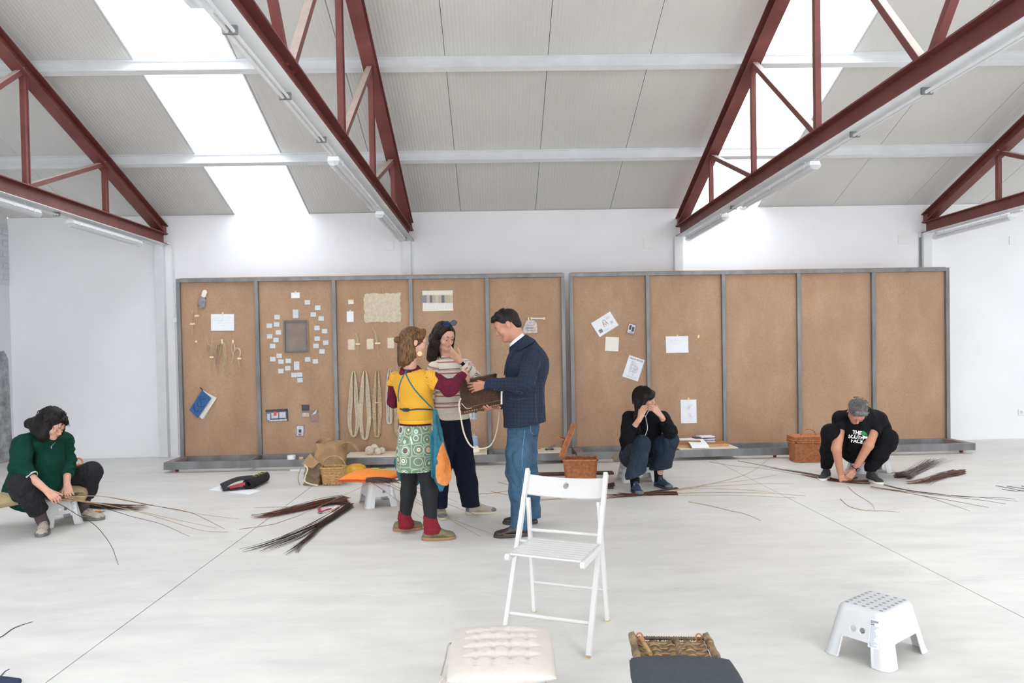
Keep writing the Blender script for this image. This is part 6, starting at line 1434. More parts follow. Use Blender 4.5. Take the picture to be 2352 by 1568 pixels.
simple('green_wool', '#08392d', .95, .07, 30, .3, 180, wr=.5, ws=4, spec=.2); simple('black_denim', '#262529', .9, .1, 60, .2, 200, wr=.5, spec=.25); simple('black_cotton', '#131317', .95, .08, 40, .2, 140, wr=.6, ws=4.5, spec=.2); simple('white_cotton', '#eceef0', .8, .02, 30); simple('teal_cotton', '#26687a', .9, .06, 30, .2, 140, wr=.5, ws=7); simple('orange_suede', '#d08344', .85, .08, 30, .3, 120)
simple('olive_leather', '#706a4f', .5, .1, 30); simple('tan_sole', '#9b7555', .7, .06, 40); simple('brown_leather', '#2f2629', .35, .12, 30); simple('cream_sole', '#cfc6b2', .7, .05, 40); simple('sneaker_mesh', '#b3a99b', .8, .08, 60, .3, 200); simple('sneaker_grey', '#6a6d72', .7, .08, 40); simple('lace_cream', '#d9d2c4', .8, .03, 60); simple('stripe_lime', '#c3c464', .6, .03, 60)
simple('navy_suede', '#26384f', .75, .08, 40, .2, 120); simple('charcoal_knit', '#33363a', .85, .1, 60, .3, 200); simple('white_sole', '#e2ddd2', .6, .02, 30); simple('gum_sole', '#a2683f', .7, .05, 30); simple('grey_sock', '#4c4045', .9, .08, 60, .3, 160); simple('gold_wood', '#d9b987', .5, .06, 60); simple('watch_black', '#15161a', .25, 0); simple('watch_white', '#dfe0e2', .4, 0); simple('zip_silver', '#b9bcc0', .3, .02, 50, metal=.8); simple('green_ink', '#1c8a55', .7, 0); simple('white_ink', '#e8e8e8', .7, 0)
def m_lens():
    m, nt, b = newmat('tinted_lens'); b.inputs['Base Color'].default_value = srgb('#27407c'); b.inputs['Roughness'].default_value = .05; b.inputs['Alpha'].default_value = .72; m, nt, b = newmat('clear_lens'); b.inputs['Base Color'].default_value = srgb('#d8dde0'); b.inputs['Roughness'].default_value = .03; b.inputs['Alpha'].default_value = .18
m_lens()
UP = V3(0, 0, 1)
class Head:
    def __init__(s, c, f, roll=0, sc=1.0):
        s.c = np.array(c, float); s.f = nrm(f); r = nrm(np.cross(s.f, UP)); u = np.cross(r, s.f)
        if roll: ca, sa = math.cos(roll), math.sin(roll); r, u = r*ca+u*sa, u*ca-r*sa
        s.r, s.u, s.s = r, u, sc; s.R = [r, s.f, u]
    def T(s, x, y, z): return s.c+s.s*(s.r*x+s.f*y+s.u*z)
    def prims(s, fem=False):
        T, R, k = s.T, s.R, s.s; q = lambda *a: tuple(v*k for v in a)
        P = [el(T(0, -.012, .036), q(.074, .094, .082), R, .02), el(T(0, .03, -.045), q(.052, .058, .064), R, .03), el(T(0, .052, .03), q(.056, .045, .055), R, .02),
             rc(T(0, .058, -.094), T(0, .073, -.092), .020*k, .017*k, .022), rc(T(-.045, .01, -.066), T(-.016, .062, -.092), .016*k, .015*k, .02), rc(T(.045, .01, -.066), T(.016, .062, -.092), .016*k, .015*k, .02),
             el(T(-.036, .060, -.028), q(.022, .024, .024), R, .018), el(T(.036, .060, -.028), q(.022, .024, .024), R, .018),
             rc(T(-.040, .074, .022), T(.040, .074, .022), .011*k, .011*k, .016),
             rc(T(0, .086, .016), T(0, .102, -.022), .0066*k, .0092*k, .010), el(T(0, .106, -.027), q(.0102, .011, .0092), R, .006), el(T(-.0115, .096, -.030), q(.0068, .010, .0064), R, .005), el(T(.0115, .096, -.030), q(.0068, .010, .0064), R, .005)]
        for sx in (-1, 1):
            P.append(el(T(sx*.031, .098, .004), q(.015, .017, .011), R, .012, 's'))
            P.append(el(T(sx*.031, .0765, .0065), q(.0145, .0142, .0098), R, .004)); P.append(el(T(sx*.031, .0765, -.0085), q(.0145, .0125, .0055), R, .004))
            a = T(sx*.076, -.008, .002); er = nrm(s.r*sx*.9-s.f*.35); e2 = nrm(np.cross(er, s.u)); P.append(el(a+er*.004, (.007*k, .0175*k, .030*k), [er, e2, s.u], .008)); P.append(el(a+er*.010, (.006*k, .009*k, .016*k), [er, e2, s.u], .004, 's'))
        P += [rc(T(-.018, .088, -.050), T(.018, .088, -.050), .0055*k, .0055*k, .006), rc(T(-.014, .087, -.060), T(.014, .087, -.060), .0068*k, .0068*k, .006), rc(T(-.020, .097, -.0555), T(.020, .097, -.0555), .0028*k, .0028*k, .003, op='s')]
        return P
    def features(s, t, brow='brow_dark', closed=True, lips=True, glasses=None, parent=None):
        T, k = s.T, s.s
        for sx in (-1, 1):
            b = bmesh.new(); bmesh.ops.create_icosphere(b, subdivisions=2, radius=.0108*k); m = MB(); c = T(sx*.031, .0765, -.001); m.add([c+np.array(v.co) for v in b.verts], [tuple(x.index for x in f.verts) for f in b.faces]); b.free(); o = obj('eye', m, 'eye_white', t, smooth='all')
            m = MB(); m.lathe([(.0056*k, 0), (.003*k, .0012*k), (.0001, .0016*k)], T(sx*.031, .0872, -.0035), 12, ax=(s.r, s.u, s.f), close=False); obj('iris', m, 'iris_dark', o, smooth=True)
            # lid lying over most of the eye, since everyone looks down
            m = MB(); m.tube([T(sx*(.018+.026*a), .0885-.010*(a-.35)**2*4, -.0022+.0030*math.sin(PI*a)) for a in np.linspace(0, 1, 7)], .0018*k, 5); obj('upper_lid', m, brow, t)
            m = MB(); m.tube([T(sx*(.013+.034*a), .0925-.018*a*a, .0225+.007*math.sin(PI*a*.8)) for a in np.linspace(0, 1, 7)], [.0050*k, .0056*k, .0026*k], 6, flat=.6); obj('eyebrow', m, brow, t)
        if lips:
            m = MB(); m.tube([T(.021*a, .0925-.007*a*a, -.0517-.0012*a*a) for a in np.linspace(-1, 1, 9)], [.0010*k, .0030*k, .0026*k, .0030*k, .0010*k], 6); obj('upper_lip', m, 'lip_rose', t, smooth='all')
            m = MB(); m.tube([T(.017*a, .0925-.008*a*a, -.0592+.002*a*a) for a in np.linspace(-1, 1, 9)], [.0010*k, .0038*k, .0010*k], 6); obj('lower_lip', m, 'lip_rose', t, smooth='all')
def hand(w, pd, bn, side, curl=(.35, .5, .4), sc=1.0, spread=.06, thumb=(.6, .7, -.3), tb=.3, curls=None, flens=(.073, .081, .075, .058)):
    """w wrist, pd palm direction, bn back-of-hand normal, side +1/-1: on which side of pd x bn the thumb is"""
    pd = nrm(pd); bn = nrm(np.array(bn)-pd*np.dot(bn, pd)); ts = nrm(np.cross(pd, bn))*side; s = sc*.95; w = np.array(w, float); P = []
    P.append(rc(w-pd*.03*s, w+pd*.035*s, .026*s, .030*s, .012, (bn, .62)))
    offs = (.030, .0105, -.0095, -.029); kl = (.090, .092, .087, .079)
    for i in range(4):
        K = w+pd*kl[i]*s+ts*offs[i]*s; P.append(rc(w+pd*.02*s+ts*offs[i]*.6*s, K, .0145*s, .0118*s, .012))
        c = curls[i] if curls else curl; ang = 0; d = nrm(pd+ts*spread*(1.5-i)); p = K; r = (.0098, .0100, .0095, .0084)[i]*s; Lf = flens[i]*s
        for j, fr in enumerate((.44, .31, .25)):
            ang += c[j]; dd = d*math.cos(ang)-bn*math.sin(ang); q = p+dd*Lf*fr; r2 = r*.9; P.append(rc(p, q, r, r2, .0035)); p, r = q, r2
    th = nrm(pd*thumb[0]+ts*thumb[1]+bn*thumb[2]); b0 = w+pd*.018*s+ts*.020*s-bn*.006*s; b1 = b0+th*.045*s; P.append(rc(b0, b1, .0155*s, .0125*s, .010)); d2 = nrm(th+pd*tb); b2 = b1+d2*.034*s; P.append(rc(b1, b2, .0118*s, .0105*s, .004)); b3 = b2+nrm(d2+pd*tb*.6)*.026*s; P.append(rc(b2, b3, .0103*s, .0085*s, .0035))
    return P
def body(t, coarse, fine, hands, mat):
    """one continuous skin mesh: coarse trunk and limbs, finer head and hands running into it"""
    Vs, Fs, o = [], [], 0
    coarse = [dict(q, ra=q['ra']*.74, rb=q['rb']*(.74 if q['rb'] > .046 else .9)) if q['t'] == 'rc' else dict(q, r=q['r']*.85) for q in coarse]      # the clothed parts stay well inside the clothes
    for prims, h in ((coarse, .010), (fine, .0034)): 
        if prims: V_, F_ = snet(prims, h); V_ = relax(V_, F_, 1); Vs.append(V_); Fs.append(F_+o); o += len(V_)
    for hp in hands: V_, F_ = snet(hp, .0026, pad=.008); V_ = relax(V_, F_, 1, .4); Vs.append(V_); Fs.append(F_+o); o += len(V_)
    return mesh_np('body', np.concatenate(Vs), np.concatenate(Fs), mat, t)
def bvh2(*os):
    vs, fs = [], []
    for o in os: M_ = wloc(o); k = len(vs); vs += [Vector(np.array(v.co)+M_) for v in o.data.vertices]; fs += [tuple(i+k for i in p.vertices) for p in o.data.polygons]
    return BVHTree.FromPolygons(vs, fs)
def bvh(o):
    M_ = wloc(o); return BVHTree.FromPolygons([Vector(np.array(v.co)+M_) for v in o.data.vertices], [tuple(p.vertices) for p in o.data.polygons])
def onto(tree, p, d, off=.003):
    d = nrm(d); h = tree.ray_cast(Vector(p-d*.6), Vector(d), 1.6)
    return np.array(h[0])-d*off if h[0] is not None else np.array(p)
def onpx(tree, px, py, off=.004, far=7.6):
    d = nrm(ray(px, py)); h = tree.ray_cast(Vector(CO), Vector(d), 30)
    return np.array(h[0])-d*off if h[0] is not None else at(px, py, far)
def strap(name, tree, pts, d, r, mat, t, off=.004, flat=.5, n=6):
    P = [onto(tree, q, d, off) for q in catmull(pts, n)]; P = [(P[max(0, i-1)]+2*P[i]+P[min(len(P)-1, i+1)])/4 for i in range(len(P))]
    m = MB(); m.tube(P, r, 7, flat=flat, up=d); return obj(name, m, mat, t, smooth=True)
def decal(name, tree, mb, d, mat, t, off=.003):
    mb.v = [tuple(onto(tree, np.array(v), d, off)) for v in mb.v]; return obj(name, mb, mat, t)
def strands(name, mat, t, paths, r=.0016, n4=4):
    m = MB()
    for P in paths: m.tube(catmull(P, 4), [r*.7, r, r*.3], n4)
    return obj(name, m, mat, t, smooth='all')
def shoe(t, toe, d, mats=('brown_leather', 'tan_sole'), Lg=.285, z=0, high=.10, laces='black_rubber', tilt=0, wid=1.0, name='shoe', extra=None):
    """toe: floor point of the toe tip; d: direction heel->toe"""
    d = nrm(np.array([d[0], d[1], 0])); s = np.cross(d, UP); heel = np.array([toe[0], toe[1], z])-d*Lg; ct, st = math.cos(tilt), math.sin(tilt)
    def T(x, y, zz): return heel+d*(Lg-(Lg-x)*ct+0)+s*y*wid+UP*(zz+(Lg-x)*st) if tilt else heel+d*x+s*y*wid+UP*zz
    up = [rc(T(.055, 0, .05), T(.14, 0, .052), .036, .035, .02), rc(T(.14, 0, .05), T(.215, 0, .034), .036, .030, .02), el(T(Lg-.052, 0, .030), (.048, .044, .026), [d, s, UP], .02), rc(T(.05, 0, .05), T(.062, 0, high), .036, .036, .02), rc(T(.11, 0, .075), T(.085, 0, high), .026, .028, .02), el(T(.05, 0, .035), (.046, .034, .034), [d, s, UP], .015)]
    u = soft(name, up, mats[0], t, .0048, cuts=[(T(.1, 0, .014), (0, 0, -1)), (T(.07, 0, high+.004), nrm(UP-d*.1))], it=1)
    out = []
    for a in np.linspace(0, 2*PI, 33)[:-1]:
        x = .5-.5*math.cos(a); w = (.036+.010*math.sin(PI*min(1, x*1.0))+.010*max(0, math.sin(PI*(x-.35)/.65)))*min(1, (max(1e-4, x*(1-x))*9)**.5) if 0 < x < 1 else 0
        out.append((x*(Lg+.004)-.002, math.copysign(w, math.sin(a)) if abs(math.sin(a)) > 1e-6 else 0))
    m = MB(); n = len(out); R0 = [T(x, y*.97, .002) for x, y in out]; R1 = [T(x, y*1.04, .012) for x, y in out]; R2 = [T(x, y, .024+(.004 if x < .08 else 0)) for x, y in out]; fs = [tuple(range(n)), tuple(2*n+i for i in range(n))[::-1]]
    for k in (0, 1): fs += [(k*n+i, (k+1)*n+i, (k+1)*n+(i+1) % n, k*n+(i+1) % n) for i in range(n)]
    m.add(R0+R1+R2, fs); obj('sole', m, mats[1], u, smooth=True, angle=50)
    if laces:
        m = MB()
        for k in range(4):
            x, zz = .125+.022*k, .090-.011*k; sg = 1 if k % 2 else -1; m.tube([T(x, -.022, zz-.006), T(x+.004, 0, zz+.001), T(x+.010*sg, .022, zz-.006)], .0026, 5)
        m.tube(catmull([T(.12, 0, .093), T(.13, .025, .10), T(.15, .03, .085)], 4), .0022, 4); m.tube(catmull([T(.12, 0, .093), T(.13, -.025, .10), T(.145, -.032, .08)], 4), .0022, 4); obj('laces', m, laces, u)
    if extra: extra(T, u)
    return u
def lim(*pts): return limb([((at(p[0], p[1], p[2]) if abs(p[0]) > 30 else V3(*p[:3])), p[-1]) for p in pts], .03)
def ank(toe, d, Lg=.27, hh=.115):
    d = nrm(np.array([d[0], d[1], 0])); return np.array([toe[0], toe[1], 0])-d*(Lg-.062)+UP*hh
def person(label, loc): return thing('person', label, 'person', (loc[0], loc[1], 0))
# ---------------------------------------------------------------- 1 man in plaid jacket
def man_plaid():
    Y = 6.05; t = person('man in navy plaid jacket and blue jeans holding the dark wicker basket, in profile', fl(1190, 1222))
    A = lambda x, y, Y_=Y: at(x, y, Y_); F = nrm(V3(-.93, .36, 0)); S = nrm(V3(-.36, -.93, 0))       # S: his left, towards the camera
    H = Head(A(1166, 748), nrm(V3(-.90, .04, -.44)), 0, 1.05)
    neck = [rc(H.T(0, -.03, -.05), A(1203, 797), .056, .062, .03), rc(H.T(0, -.005, -.08), A(1200, 800), .048, .055, .03)]
    trunk = [el(A(1208, 850), (.17, .12, .16), [S, F, UP]), rc(A(1206, 840), A(1202, 950), .13, .13, .04, (F, .8)), rc(A(1202, 795), A(1208, 840), .06, .1, .04)]
    armL = [rc(A(1222, 826, 5.86), A(1204, 884, 5.74), .048, .040), rc(A(1204, 884, 5.74), A(1122, 884, 5.86), .040, .028)]
    armR = [rc(A(1198, 828, 6.26), A(1186, 900, 6.36), .048, .040), rc(A(1186, 900, 6.36), A(1144, 934, 6.14), .040, .028)]
    legs = lim((1194, 985, 5.97, .09), (1190, 1085, 5.86, .06), (1193, 1195, 5.86, .045))+lim((1206, 985, 6.17, .09), (1212, 1085, 6.2, .06), (1224, 1180, 6.24, .045))
    hl = hand(A(1112, 884, 5.87), A(1080, 890, 5.93)-A(1112, 884, 5.87), V3(-.15, -1, .15), 1, (.15, .3, .25), 1.04, .09, (.75, .4, -.75), .2, flens=(.078, .086, .08, .064))
    hr = hand(A(1140, 932, 6.1), A(1122, 940, 6.02)-A(1140, 932, 6.1), V3(.35, -.2, -.9), 1, (.25, .4, .4), 1.0, .1, (.5, .8, .4), .1)
    body(t, trunk+armL+armR+legs, H.prims()+neck, [hl+[rc(A(1122, 884, 5.86), A(1112, 884, 5.87), .030, .027, .01)], hr+[rc(A(1146, 930, 6.14), A(1140, 932, 6.1), .030, .027, .01)]], 'skin_tan')
    H.features(t, 'brow_dark')
    T = H.T
    hair = [el(T(0, -.018, .048), (.082, .103, .086), H.R, .01), rc(T(-.05, .03, .108), T(.05, .03, .108), .03, .03, .03), rc(T(-.045, .072, .098), T(.045, .072, .098), .022, .022, .02), rc(T(-.03, .092, .083), T(.035, .092, .083), .013, .013, .012), el(T(0, -.07, -.01), (.064, .042, .06), H.R, .02),
            el(T(0, .13, -.01), (.10, .068, .082), H.R, .01, 's'), el(T(-.085, .045, -.07), (.035, .06, .085), H.R, .01, 's'), el(T(.085, .045, -.07), (.035, .06, .085), H.R, .01, 's'), el(T(0, -.04, -.12), (.12, .09, .075), H.R, .015, 's'), el(T(-.09, -.006, -.004), (.03, .022, .034), H.R, .008, 's'), el(T(.09, -.006, -.004), (.03, .022, .034), H.R, .008, 's')]
    soft('hair', hair, 'hair_black', t, .004, fold=folds(.0016, 3, 220, 220, 160))
    rr = random.Random(4); ps = []
    for k in range(150):
        x = rr.uniform(-.06, .06); y = rr.uniform(-.02, .078); q_ = 1-(x/.082)**2-((y+.018)/.11)**2
        if q_ < .12: continue
        z = .048+.086*math.sqrt(q_)+.003; ps.append([T(x, y-.022, z+.001), T(x, y+.002, z+.005), T(x*1.05, y+.020, z-.001)])
    strands('hair_strands', 'hair_black', t, ps, .002)['kind'] = 'stuff'
    # shirt collar and jeans
    na = nrm(V3(-.50, 0, .86)); n1 = nrm(np.cross(S, na)); n1 = n1 if n1[0] < 0 else -n1; n2 = np.cross(na, n1)
    def ringband(name, cc, r0, r1, h, mat, th=.005, open_=.25):
        def g(u, v): a = open_+(2*PI-2*open_)*u; r = r0+(r1-r0)*v; return cc+n1*math.cos(a)*r*1.05+n2*math.sin(a)*r*.92-na*h*v+na*.012*(1-v)*(1-math.cos(a))
        m = MB(); m.grid(g, 40, 6, th); return obj(name, m, mat, t, smooth=True)
    ringband('shirt_collar', A(1187, 781, 6.03), .064, .080, .050, 'white_cotton')
    o = ringband('jacket_collar', A(1191, 787, 6.04), .078, .120, .060, 'navy_plaid_wool', .009, .5)
    a_ = o.data.attributes.new('wc', 'FLOAT_VECTOR', 'POINT'); a_.data.foreach_set('vector', np.array([[v.co.x, v.co.z, 0] for v in o.data.vertices], np.float32).ravel())
    m = MB(); m.grid(lambda u, v: A(1165+17*u, 797+16*v, 5.985+.03*u)+F*0, 4, 4, .004); soft('shirt_front', [rc(A(1184, 806), A(1180, 850), .05, .07, .02)], 'white_cotton', t, .007)
    m = MB(); m.grid(lambda u, v: A(1150+4*u, 890+38*v, 6.0), 2, 6, .004); obj('shirt_tail', m, 'white_cotton', t)
    jp = lim((1197, 965, 6.02, .105), (1191, 1040, 5.93, .105), (1190, 1085, 5.87, .097), (1194, 1130, 5.86, .085), (1196, 1175, 5.87, .078), (1194, 1205, 5.87, .080))+lim((1208, 965, 6.1, .11), (1206, 1050, 6.16, .1), (1212, 1090, 6.2, .088), (1220, 1140, 6.23, .074), (1225, 1194, 6.25, .068))+[el(A(1202, 982, 6.06), (.16, .125, .10), [S, F, UP], .03)]
    za = A(1190, 1205, 5.87)[2]; jeans = soft('jeans', jp, 'blue_denim', t, .006, cuts=[((0, 0, .055), (0, 0, -1)), (A(1200, 952)+0, UP)], fold=folds(.0055, 8, 18, 18, 42, 4))
    tr = bvh(jeans); V = V3(0, 1, 0)
    strap('side_seam', tr, [A(1206, 985, 5.9), A(1200, 1030, 5.9), A(1198, 1080, 5.9), A(1203, 1140, 5.9), A(1206, 1195, 5.9)], V, .0013, 'seam_blue', t, .001)
    strap('back_pocket', tr, [A(1219, 977, 5.9), A(1220, 992, 5.9), A(1228, 1000, 5.9), A(1234, 993, 5.9), A(1236, 979, 5.9)], V, .0014, 'seam_blue', t, .001)
    # jacket
    fo = folds(.008, 5, 16, 16, 24, 4)
    jt = [el(A(1211, 845), (.215, .150, .17), [S, F, UP], .04), rc(A(1209, 850), A(1203, 920), .20, .19, .05, (F, .84)), rc(A(1203, 920), A(1205, 985), .19, .205, .05, (F, .86)), rc(A(1226, 812, 5.93), A(1205, 808, 6.2), .07, .07, .05), rc(A(1214, 797), A(1220, 830), .075, .13, .04), el(A(1232, 840), (.17, .08, .12), [S, F, UP], .05)]
    zc = A(1204, 973)[2]
    o = soft('jacket', jt, 'navy_plaid_wool', t, .0055, cuts=[(A(1204, 974)+0, nrm(V3(.12, 0, -1))), (A(1190, 800), nrm(V3(-.52, 0, .80)), .14)], fold=fo, bones=[(A(1208, 800), A(1204, 975), .20, 0, S)], planar=True)
    tr = bvh(o)
    sl = [rc(A(1222, 826, 5.87), A(1206, 882, 5.74), .078, .068, .03), rc(A(1206, 882, 5.74), A(1118, 883, 5.86), .066, .050, .03), rc(A(1212, 872, 5.77), A(1190, 890, 5.76), .06, .055, .03)]
    dc = nrm(A(1118, 883, 5.86)-A(1206, 882, 5.74))
    o1 = soft('left_sleeve', sl, 'navy_plaid_wool', t, .0055, cuts=[(A(1116, 884, 5.86), nrm(dc+V3(.0, 0, .25)))], fold=folds(.0055, 9, 45, 20, 20, 3), bones=[(A(1222, 826, 5.87), A(1206, 882, 5.74), .072, 0, S), (A(1206, 882, 5.74), A(1118, 883, 5.86), .056, .26, S)], planar=True)
    sl = [rc(A(1198, 828, 6.26), A(1188, 900, 6.34), .075, .062, .03), rc(A(1188, 900, 6.34), A(1152, 926, 6.18), .06, .048, .03)]
    soft('right_sleeve', sl, 'navy_plaid_wool', t, .008, fold=folds(.004, 7), bones=[(A(1198, 828, 6.26), A(1188, 900, 6.34), .07, 0, S), (A(1188, 900, 6.34), A(1152, 926, 6.18), .055, .28, S)])
    for k in range(2): m = MB(); m.lathe([(.005, 0), (.005, .003), (.001, .004)], onto(bvh(o1), A(1136+6*k, 896, 5.7), V, .001), 10, ax=((1, 0, 0), UP, (0, -1, 0))); obj('cuff_button', m, 'print_black', t)
    strap('back_vent', tr, [A(1231, 905, 5.8), A(1232, 940, 5.8), A(1235, 972, 5.8)], V, .004, 'print_black', t, .0, .3)
    strap('pocket_flap_edge', tr, [A(1171, 917, 5.8), A(1188, 919, 5.8), A(1206, 915, 5.8)], V, .0035, 'print_black', t, .0, .4)
    # collar of the jacket: a rolled band round the neck opening, and the lapel down the front
    m = MB(); m.tube(catmull([A(1158, 862, 5.95), A(1163, 840, 5.93), A(1171, 818, 5.93), A(1182, 801, 5.94), A(1195, 790, 5.95)], 6), [.004, .012, .018, .014, .006], 8, flat=.5, up=V); o = obj('lapel', m, 'navy_plaid_wool', t, smooth=True)
    a = o.data.attributes.new('wc', 'FLOAT_VECTOR', 'POINT'); a.data.foreach_set('vector', np.array([[v.co.x, v.co.z, 0] for v in o.data.vertices], np.float32).ravel())
    def welt(T, u): m = MB(); m.tube([T(x, .0465*math.sin(PI*min(1, x/.285*.98+.02))**.35, .026) for x in np.linspace(.01, .27, 12)], .003, 4); m.tube([T(x, -.0465*math.sin(PI*min(1, x/.285*.98+.02))**.35, .026) for x in np.linspace(.01, .27, 12)], .003, 4); obj('welt', m, 'tan_sole', u)
    shoe(t, fl(1134, 1234), V3(-.96, -.12, 0), ('brown_leather', 'sole_dark'), .30, high=.085, laces='print_black', extra=welt); shoe(t, fl(1155, 1203), V3(-1, .02, 0), ('brown_leather', 'sole_dark'), .30, high=.085, laces='print_black', extra=welt)
simple('seam_blue', '#7fa3bb', .8, .05, 60); simple('sole_dark', '#3d3836', .7, .06, 30)
man_plaid()
# ---------------------------------------------------------------- 2 woman in yellow
def woman_yellow():
    Y = 5.95; t = person('woman seen from behind in yellow openwork sweater, patterned green skirt and red leg warmers', fl(965, 1230))
    A = lambda x, y, Y_=Y: at(x, y, Y_); F = nrm(V3(.72, .69, 0)); S = nrm(V3(.69, -.72, 0)); V = V3(0, 1, 0)     # S: her right, towards the camera
    H = Head(A(951, 787), nrm(V3(.90, .36, -.10)), 0, 1.0); T = H.T
    neck = [rc(H.T(0, -.02, -.05), A(941, 842), .050, .056, .03)]
    trunk = [el(A(950, 885), (.16, .11, .15), [S, F, UP]), rc(A(950, 880), A(955, 985), .12, .13, .04, (F, .8)), rc(A(941, 838), A(946, 865), .055, .09, .04)]
    armR = [rc(A(996, 868, 5.80), A(1036, 893, 5.76), .042, .036), rc(A(1036, 893, 5.76), A(1066, 860, 5.98), .036, .026)]
    armL = [rc(A(905, 868, 6.10), A(903, 922, 6.16), .042, .036), rc(A(903, 922, 6.16), A(955, 915, 6.34), .036, .026)]
    legs = lim((964, 1000, 5.91, .085), (982, 1095, 5.86, .056), (989, 1185, 5.81, .04), (985, 1225, 5.84, .035))+lim((944, 1000, 5.99, .085), (941, 1095, 6.02, .056), (931, 1175, 6.06, .04), (925, 1208, 6.08, .035))
    hr = hand(A(1068, 857, 6.0), V3(.35, .5, -.65), V3(.5, -.6, .5), -1, (.5, .6, .5), .95)
    body(t, trunk+armL+armR+legs, H.prims()+neck, [hr+[rc(A(1062, 864, 5.96), A(1068, 857, 6.0), .026, .025, .01)], hand(A(958, 915, 6.35), V3(.8, .3, .1), V3(0, 0, 1), 1, (.4, .5, .4), .95)], 'skin_fair')
    H.features(t, 'brow_brown')
    R_ = H.R
    hair = [el(T(0, -.02, .040), (.088, .108, .092), R_, .02), rc(T(-.05, -.07, -.01), T(-.04, -.088, -.15), .045, .026, .03), rc(T(.02, -.08, .0), T(.035, -.09, -.15), .05, .028, .03), rc(T(.05, -.05, .0), T(.066, -.025, -.135), .036, .018, .03), rc(T(.066, -.035, -.03), T(.074, .0, -.115), .024, .011, .02), rc(T(-.06, -.03, .0), T(-.06, -.05, -.1), .035, .02, .03),
            rc(T(0, -.075, -.05), T(0, -.075, -.175), .058, .030, .03), rc(T(.035, -.06, -.05), T(.04, -.05, -.165), .045, .022, .03), rc(T(-.02, -.09, -.06), T(-.03, -.10, -.19), .035, .012, .02), rc(T(.03, .06, .10), T(.07, .03, .05), .022, .016, .02), rc(T(0, .075, .085), T(.066, .045, .05), .018, .014, .02),
            el(T(0, .135, -.02), (.085, .062, .095), R_, .008, 's'), el(T(.09, .05, -.04), (.036, .048, .07), R_, .008, 's'), el(T(-.09, .05, -.04), (.036, .048, .07), R_, .008, 's'), el(T(.094, -.002, -.004), (.026, .026, .036), R_, .008, 's')]
    soft('hair', hair, 'hair_brown', t, .0042, fold=folds(.002, 13, 160, 160, 30))
    rr = random.Random(14); ps = []
    for k in range(170):
        a = rr.uniform(1.75, 5.6) if k % 5 else rr.uniform(.7, 1.7); r0 = .087; z0 = rr.uniform(.0, .1)
        x0, y0 = math.cos(a-PI/2-.0), math.sin(a-PI/2); x, y = r0*math.cos(a), -.02+.105*math.sin(a)
        if y > .045: continue
        kk = math.sqrt(max(.1, 1-((z0-.04)/.095)**2)); ps.append([T(x*kk*.97, y*kk*.97, z0), T(x*1.0, y*1.0-.002, z0*.3-.03), T(x*.9, y*.93-.006, -.09), T(x*.8+rr.uniform(-.01, .01), y*.85-.01+rr.uniform(-.01, .01), -.14-rr.uniform(.01, .06))])
    for k in range(70):
        z = rr.uniform(.02, .10); s_ = math.sqrt(max(.05, 1-((z-.04)/.095)**2)); a0 = rr.uniform(.15, .8); ps.append([T(.088*s_*math.cos(a0), -.02+.108*s_*math.sin(a0), z), T(.092*s_, -.03, z*.8+.005), T(.06, -.095, z*.35+.005), T(-.0, -.125, .012)])
    strands('hair_strands', 'hair_brown', t, ps, .002)['kind'] = 'stuff'
    bc = T(.0, -.14, .012); soft('hair_bun', [el(bc, (.034, .028, .028), R_, .01)], 'hair_brown', t, .004, fold=folds(.003, 5, 200, 200, 200)); m = MB(); m.tube([T(.016*math.cos(q), -.117, .014+.016*math.sin(q)) for q in np.linspace(0, 2*PI, 14)[:-1]], .006, 6, closed=True); obj('hair_tie', m, 'print_black', t)
    e = at(964, 812, 5.84); m = MB(); m.lathe([(.019, -.0012), (.0195, 0), (.019, .0012)], e, 24, ax=((1, 0, 0), UP, (0, -1, 0))); m.tube([e+UP*.02, e+UP*.032+V3(-.002, 0, 0)], .0012, 4); obj('earring', m, 'gold_wood', t, smooth=True)
    for sx in (-1, 1):
        cc = T(sx*.032, .108, .002); m = MB(); m.tube([cc+H.r*.024*math.cos(q)*1.0+H.u*.021*math.sin(q) for q in np.linspace(0, 2*PI, 20)[:-1]], .0013, 5, closed=True); m.tube([T(sx*.056, .106, .008), T(sx*.072, .06, .008), T(sx*.082, .0, .004)], .0013, 5)
        if sx > 0: m.tube([T(-.008, .112, .004), T(.008, .112, .004)], .0013, 5)
        o = obj('glasses_rim', m, 'zip_silver', t, smooth=True); m = MB(); m.lathe([(.0225, 0), (.0001, .0008)], cc, 18, ax=(H.r, H.u, H.f), close=False); obj('lens', m, 'clear_lens', o)
    # maroon top under the sweater: neckline, sleeves, hem
    mt = [el(A(948, 868), (.18, .10, .075), [S, F, UP], .03), rc(A(941, 846), A(946, 868), .078, .11, .04)]
    mtop = soft('maroon_top', mt+[rc(A(953, 940), A(954, 985), .135, .142, .04, (F, .84))], 'maroon_jersey', t, .006, cuts=[(A(944, 843), nrm(V3(-.05, -.3, .9)), .2), (A(954, 983), (0, 0, -1), .4)])
    fo = folds(.0045, 6, 40, 30, 30, 4)
    soft('maroon_sleeve', [rc(A(992, 868, 5.82), A(1034, 892, 5.755), .060, .058, .03), rc(A(1034, 892, 5.755), A(1062, 862, 5.97), .056, .036, .03), rc(A(1040, 886, 5.77), A(1030, 895, 5.76), .054, .054, .03)], 'maroon_jersey', t, .0055, fold=fo, cuts=[(A(1066, 858, 5.98), A(1062, 862, 5.97)-A(1034, 892, 5.755))])
    soft('maroon_sleeve', [rc(A(905, 872, 6.10), A(904, 922, 6.15), .054, .050, .03), rc(A(904, 922, 6.15), A(950, 915, 6.33), .05, .036, .03)], 'maroon_jersey', t, .0065, fold=fo)
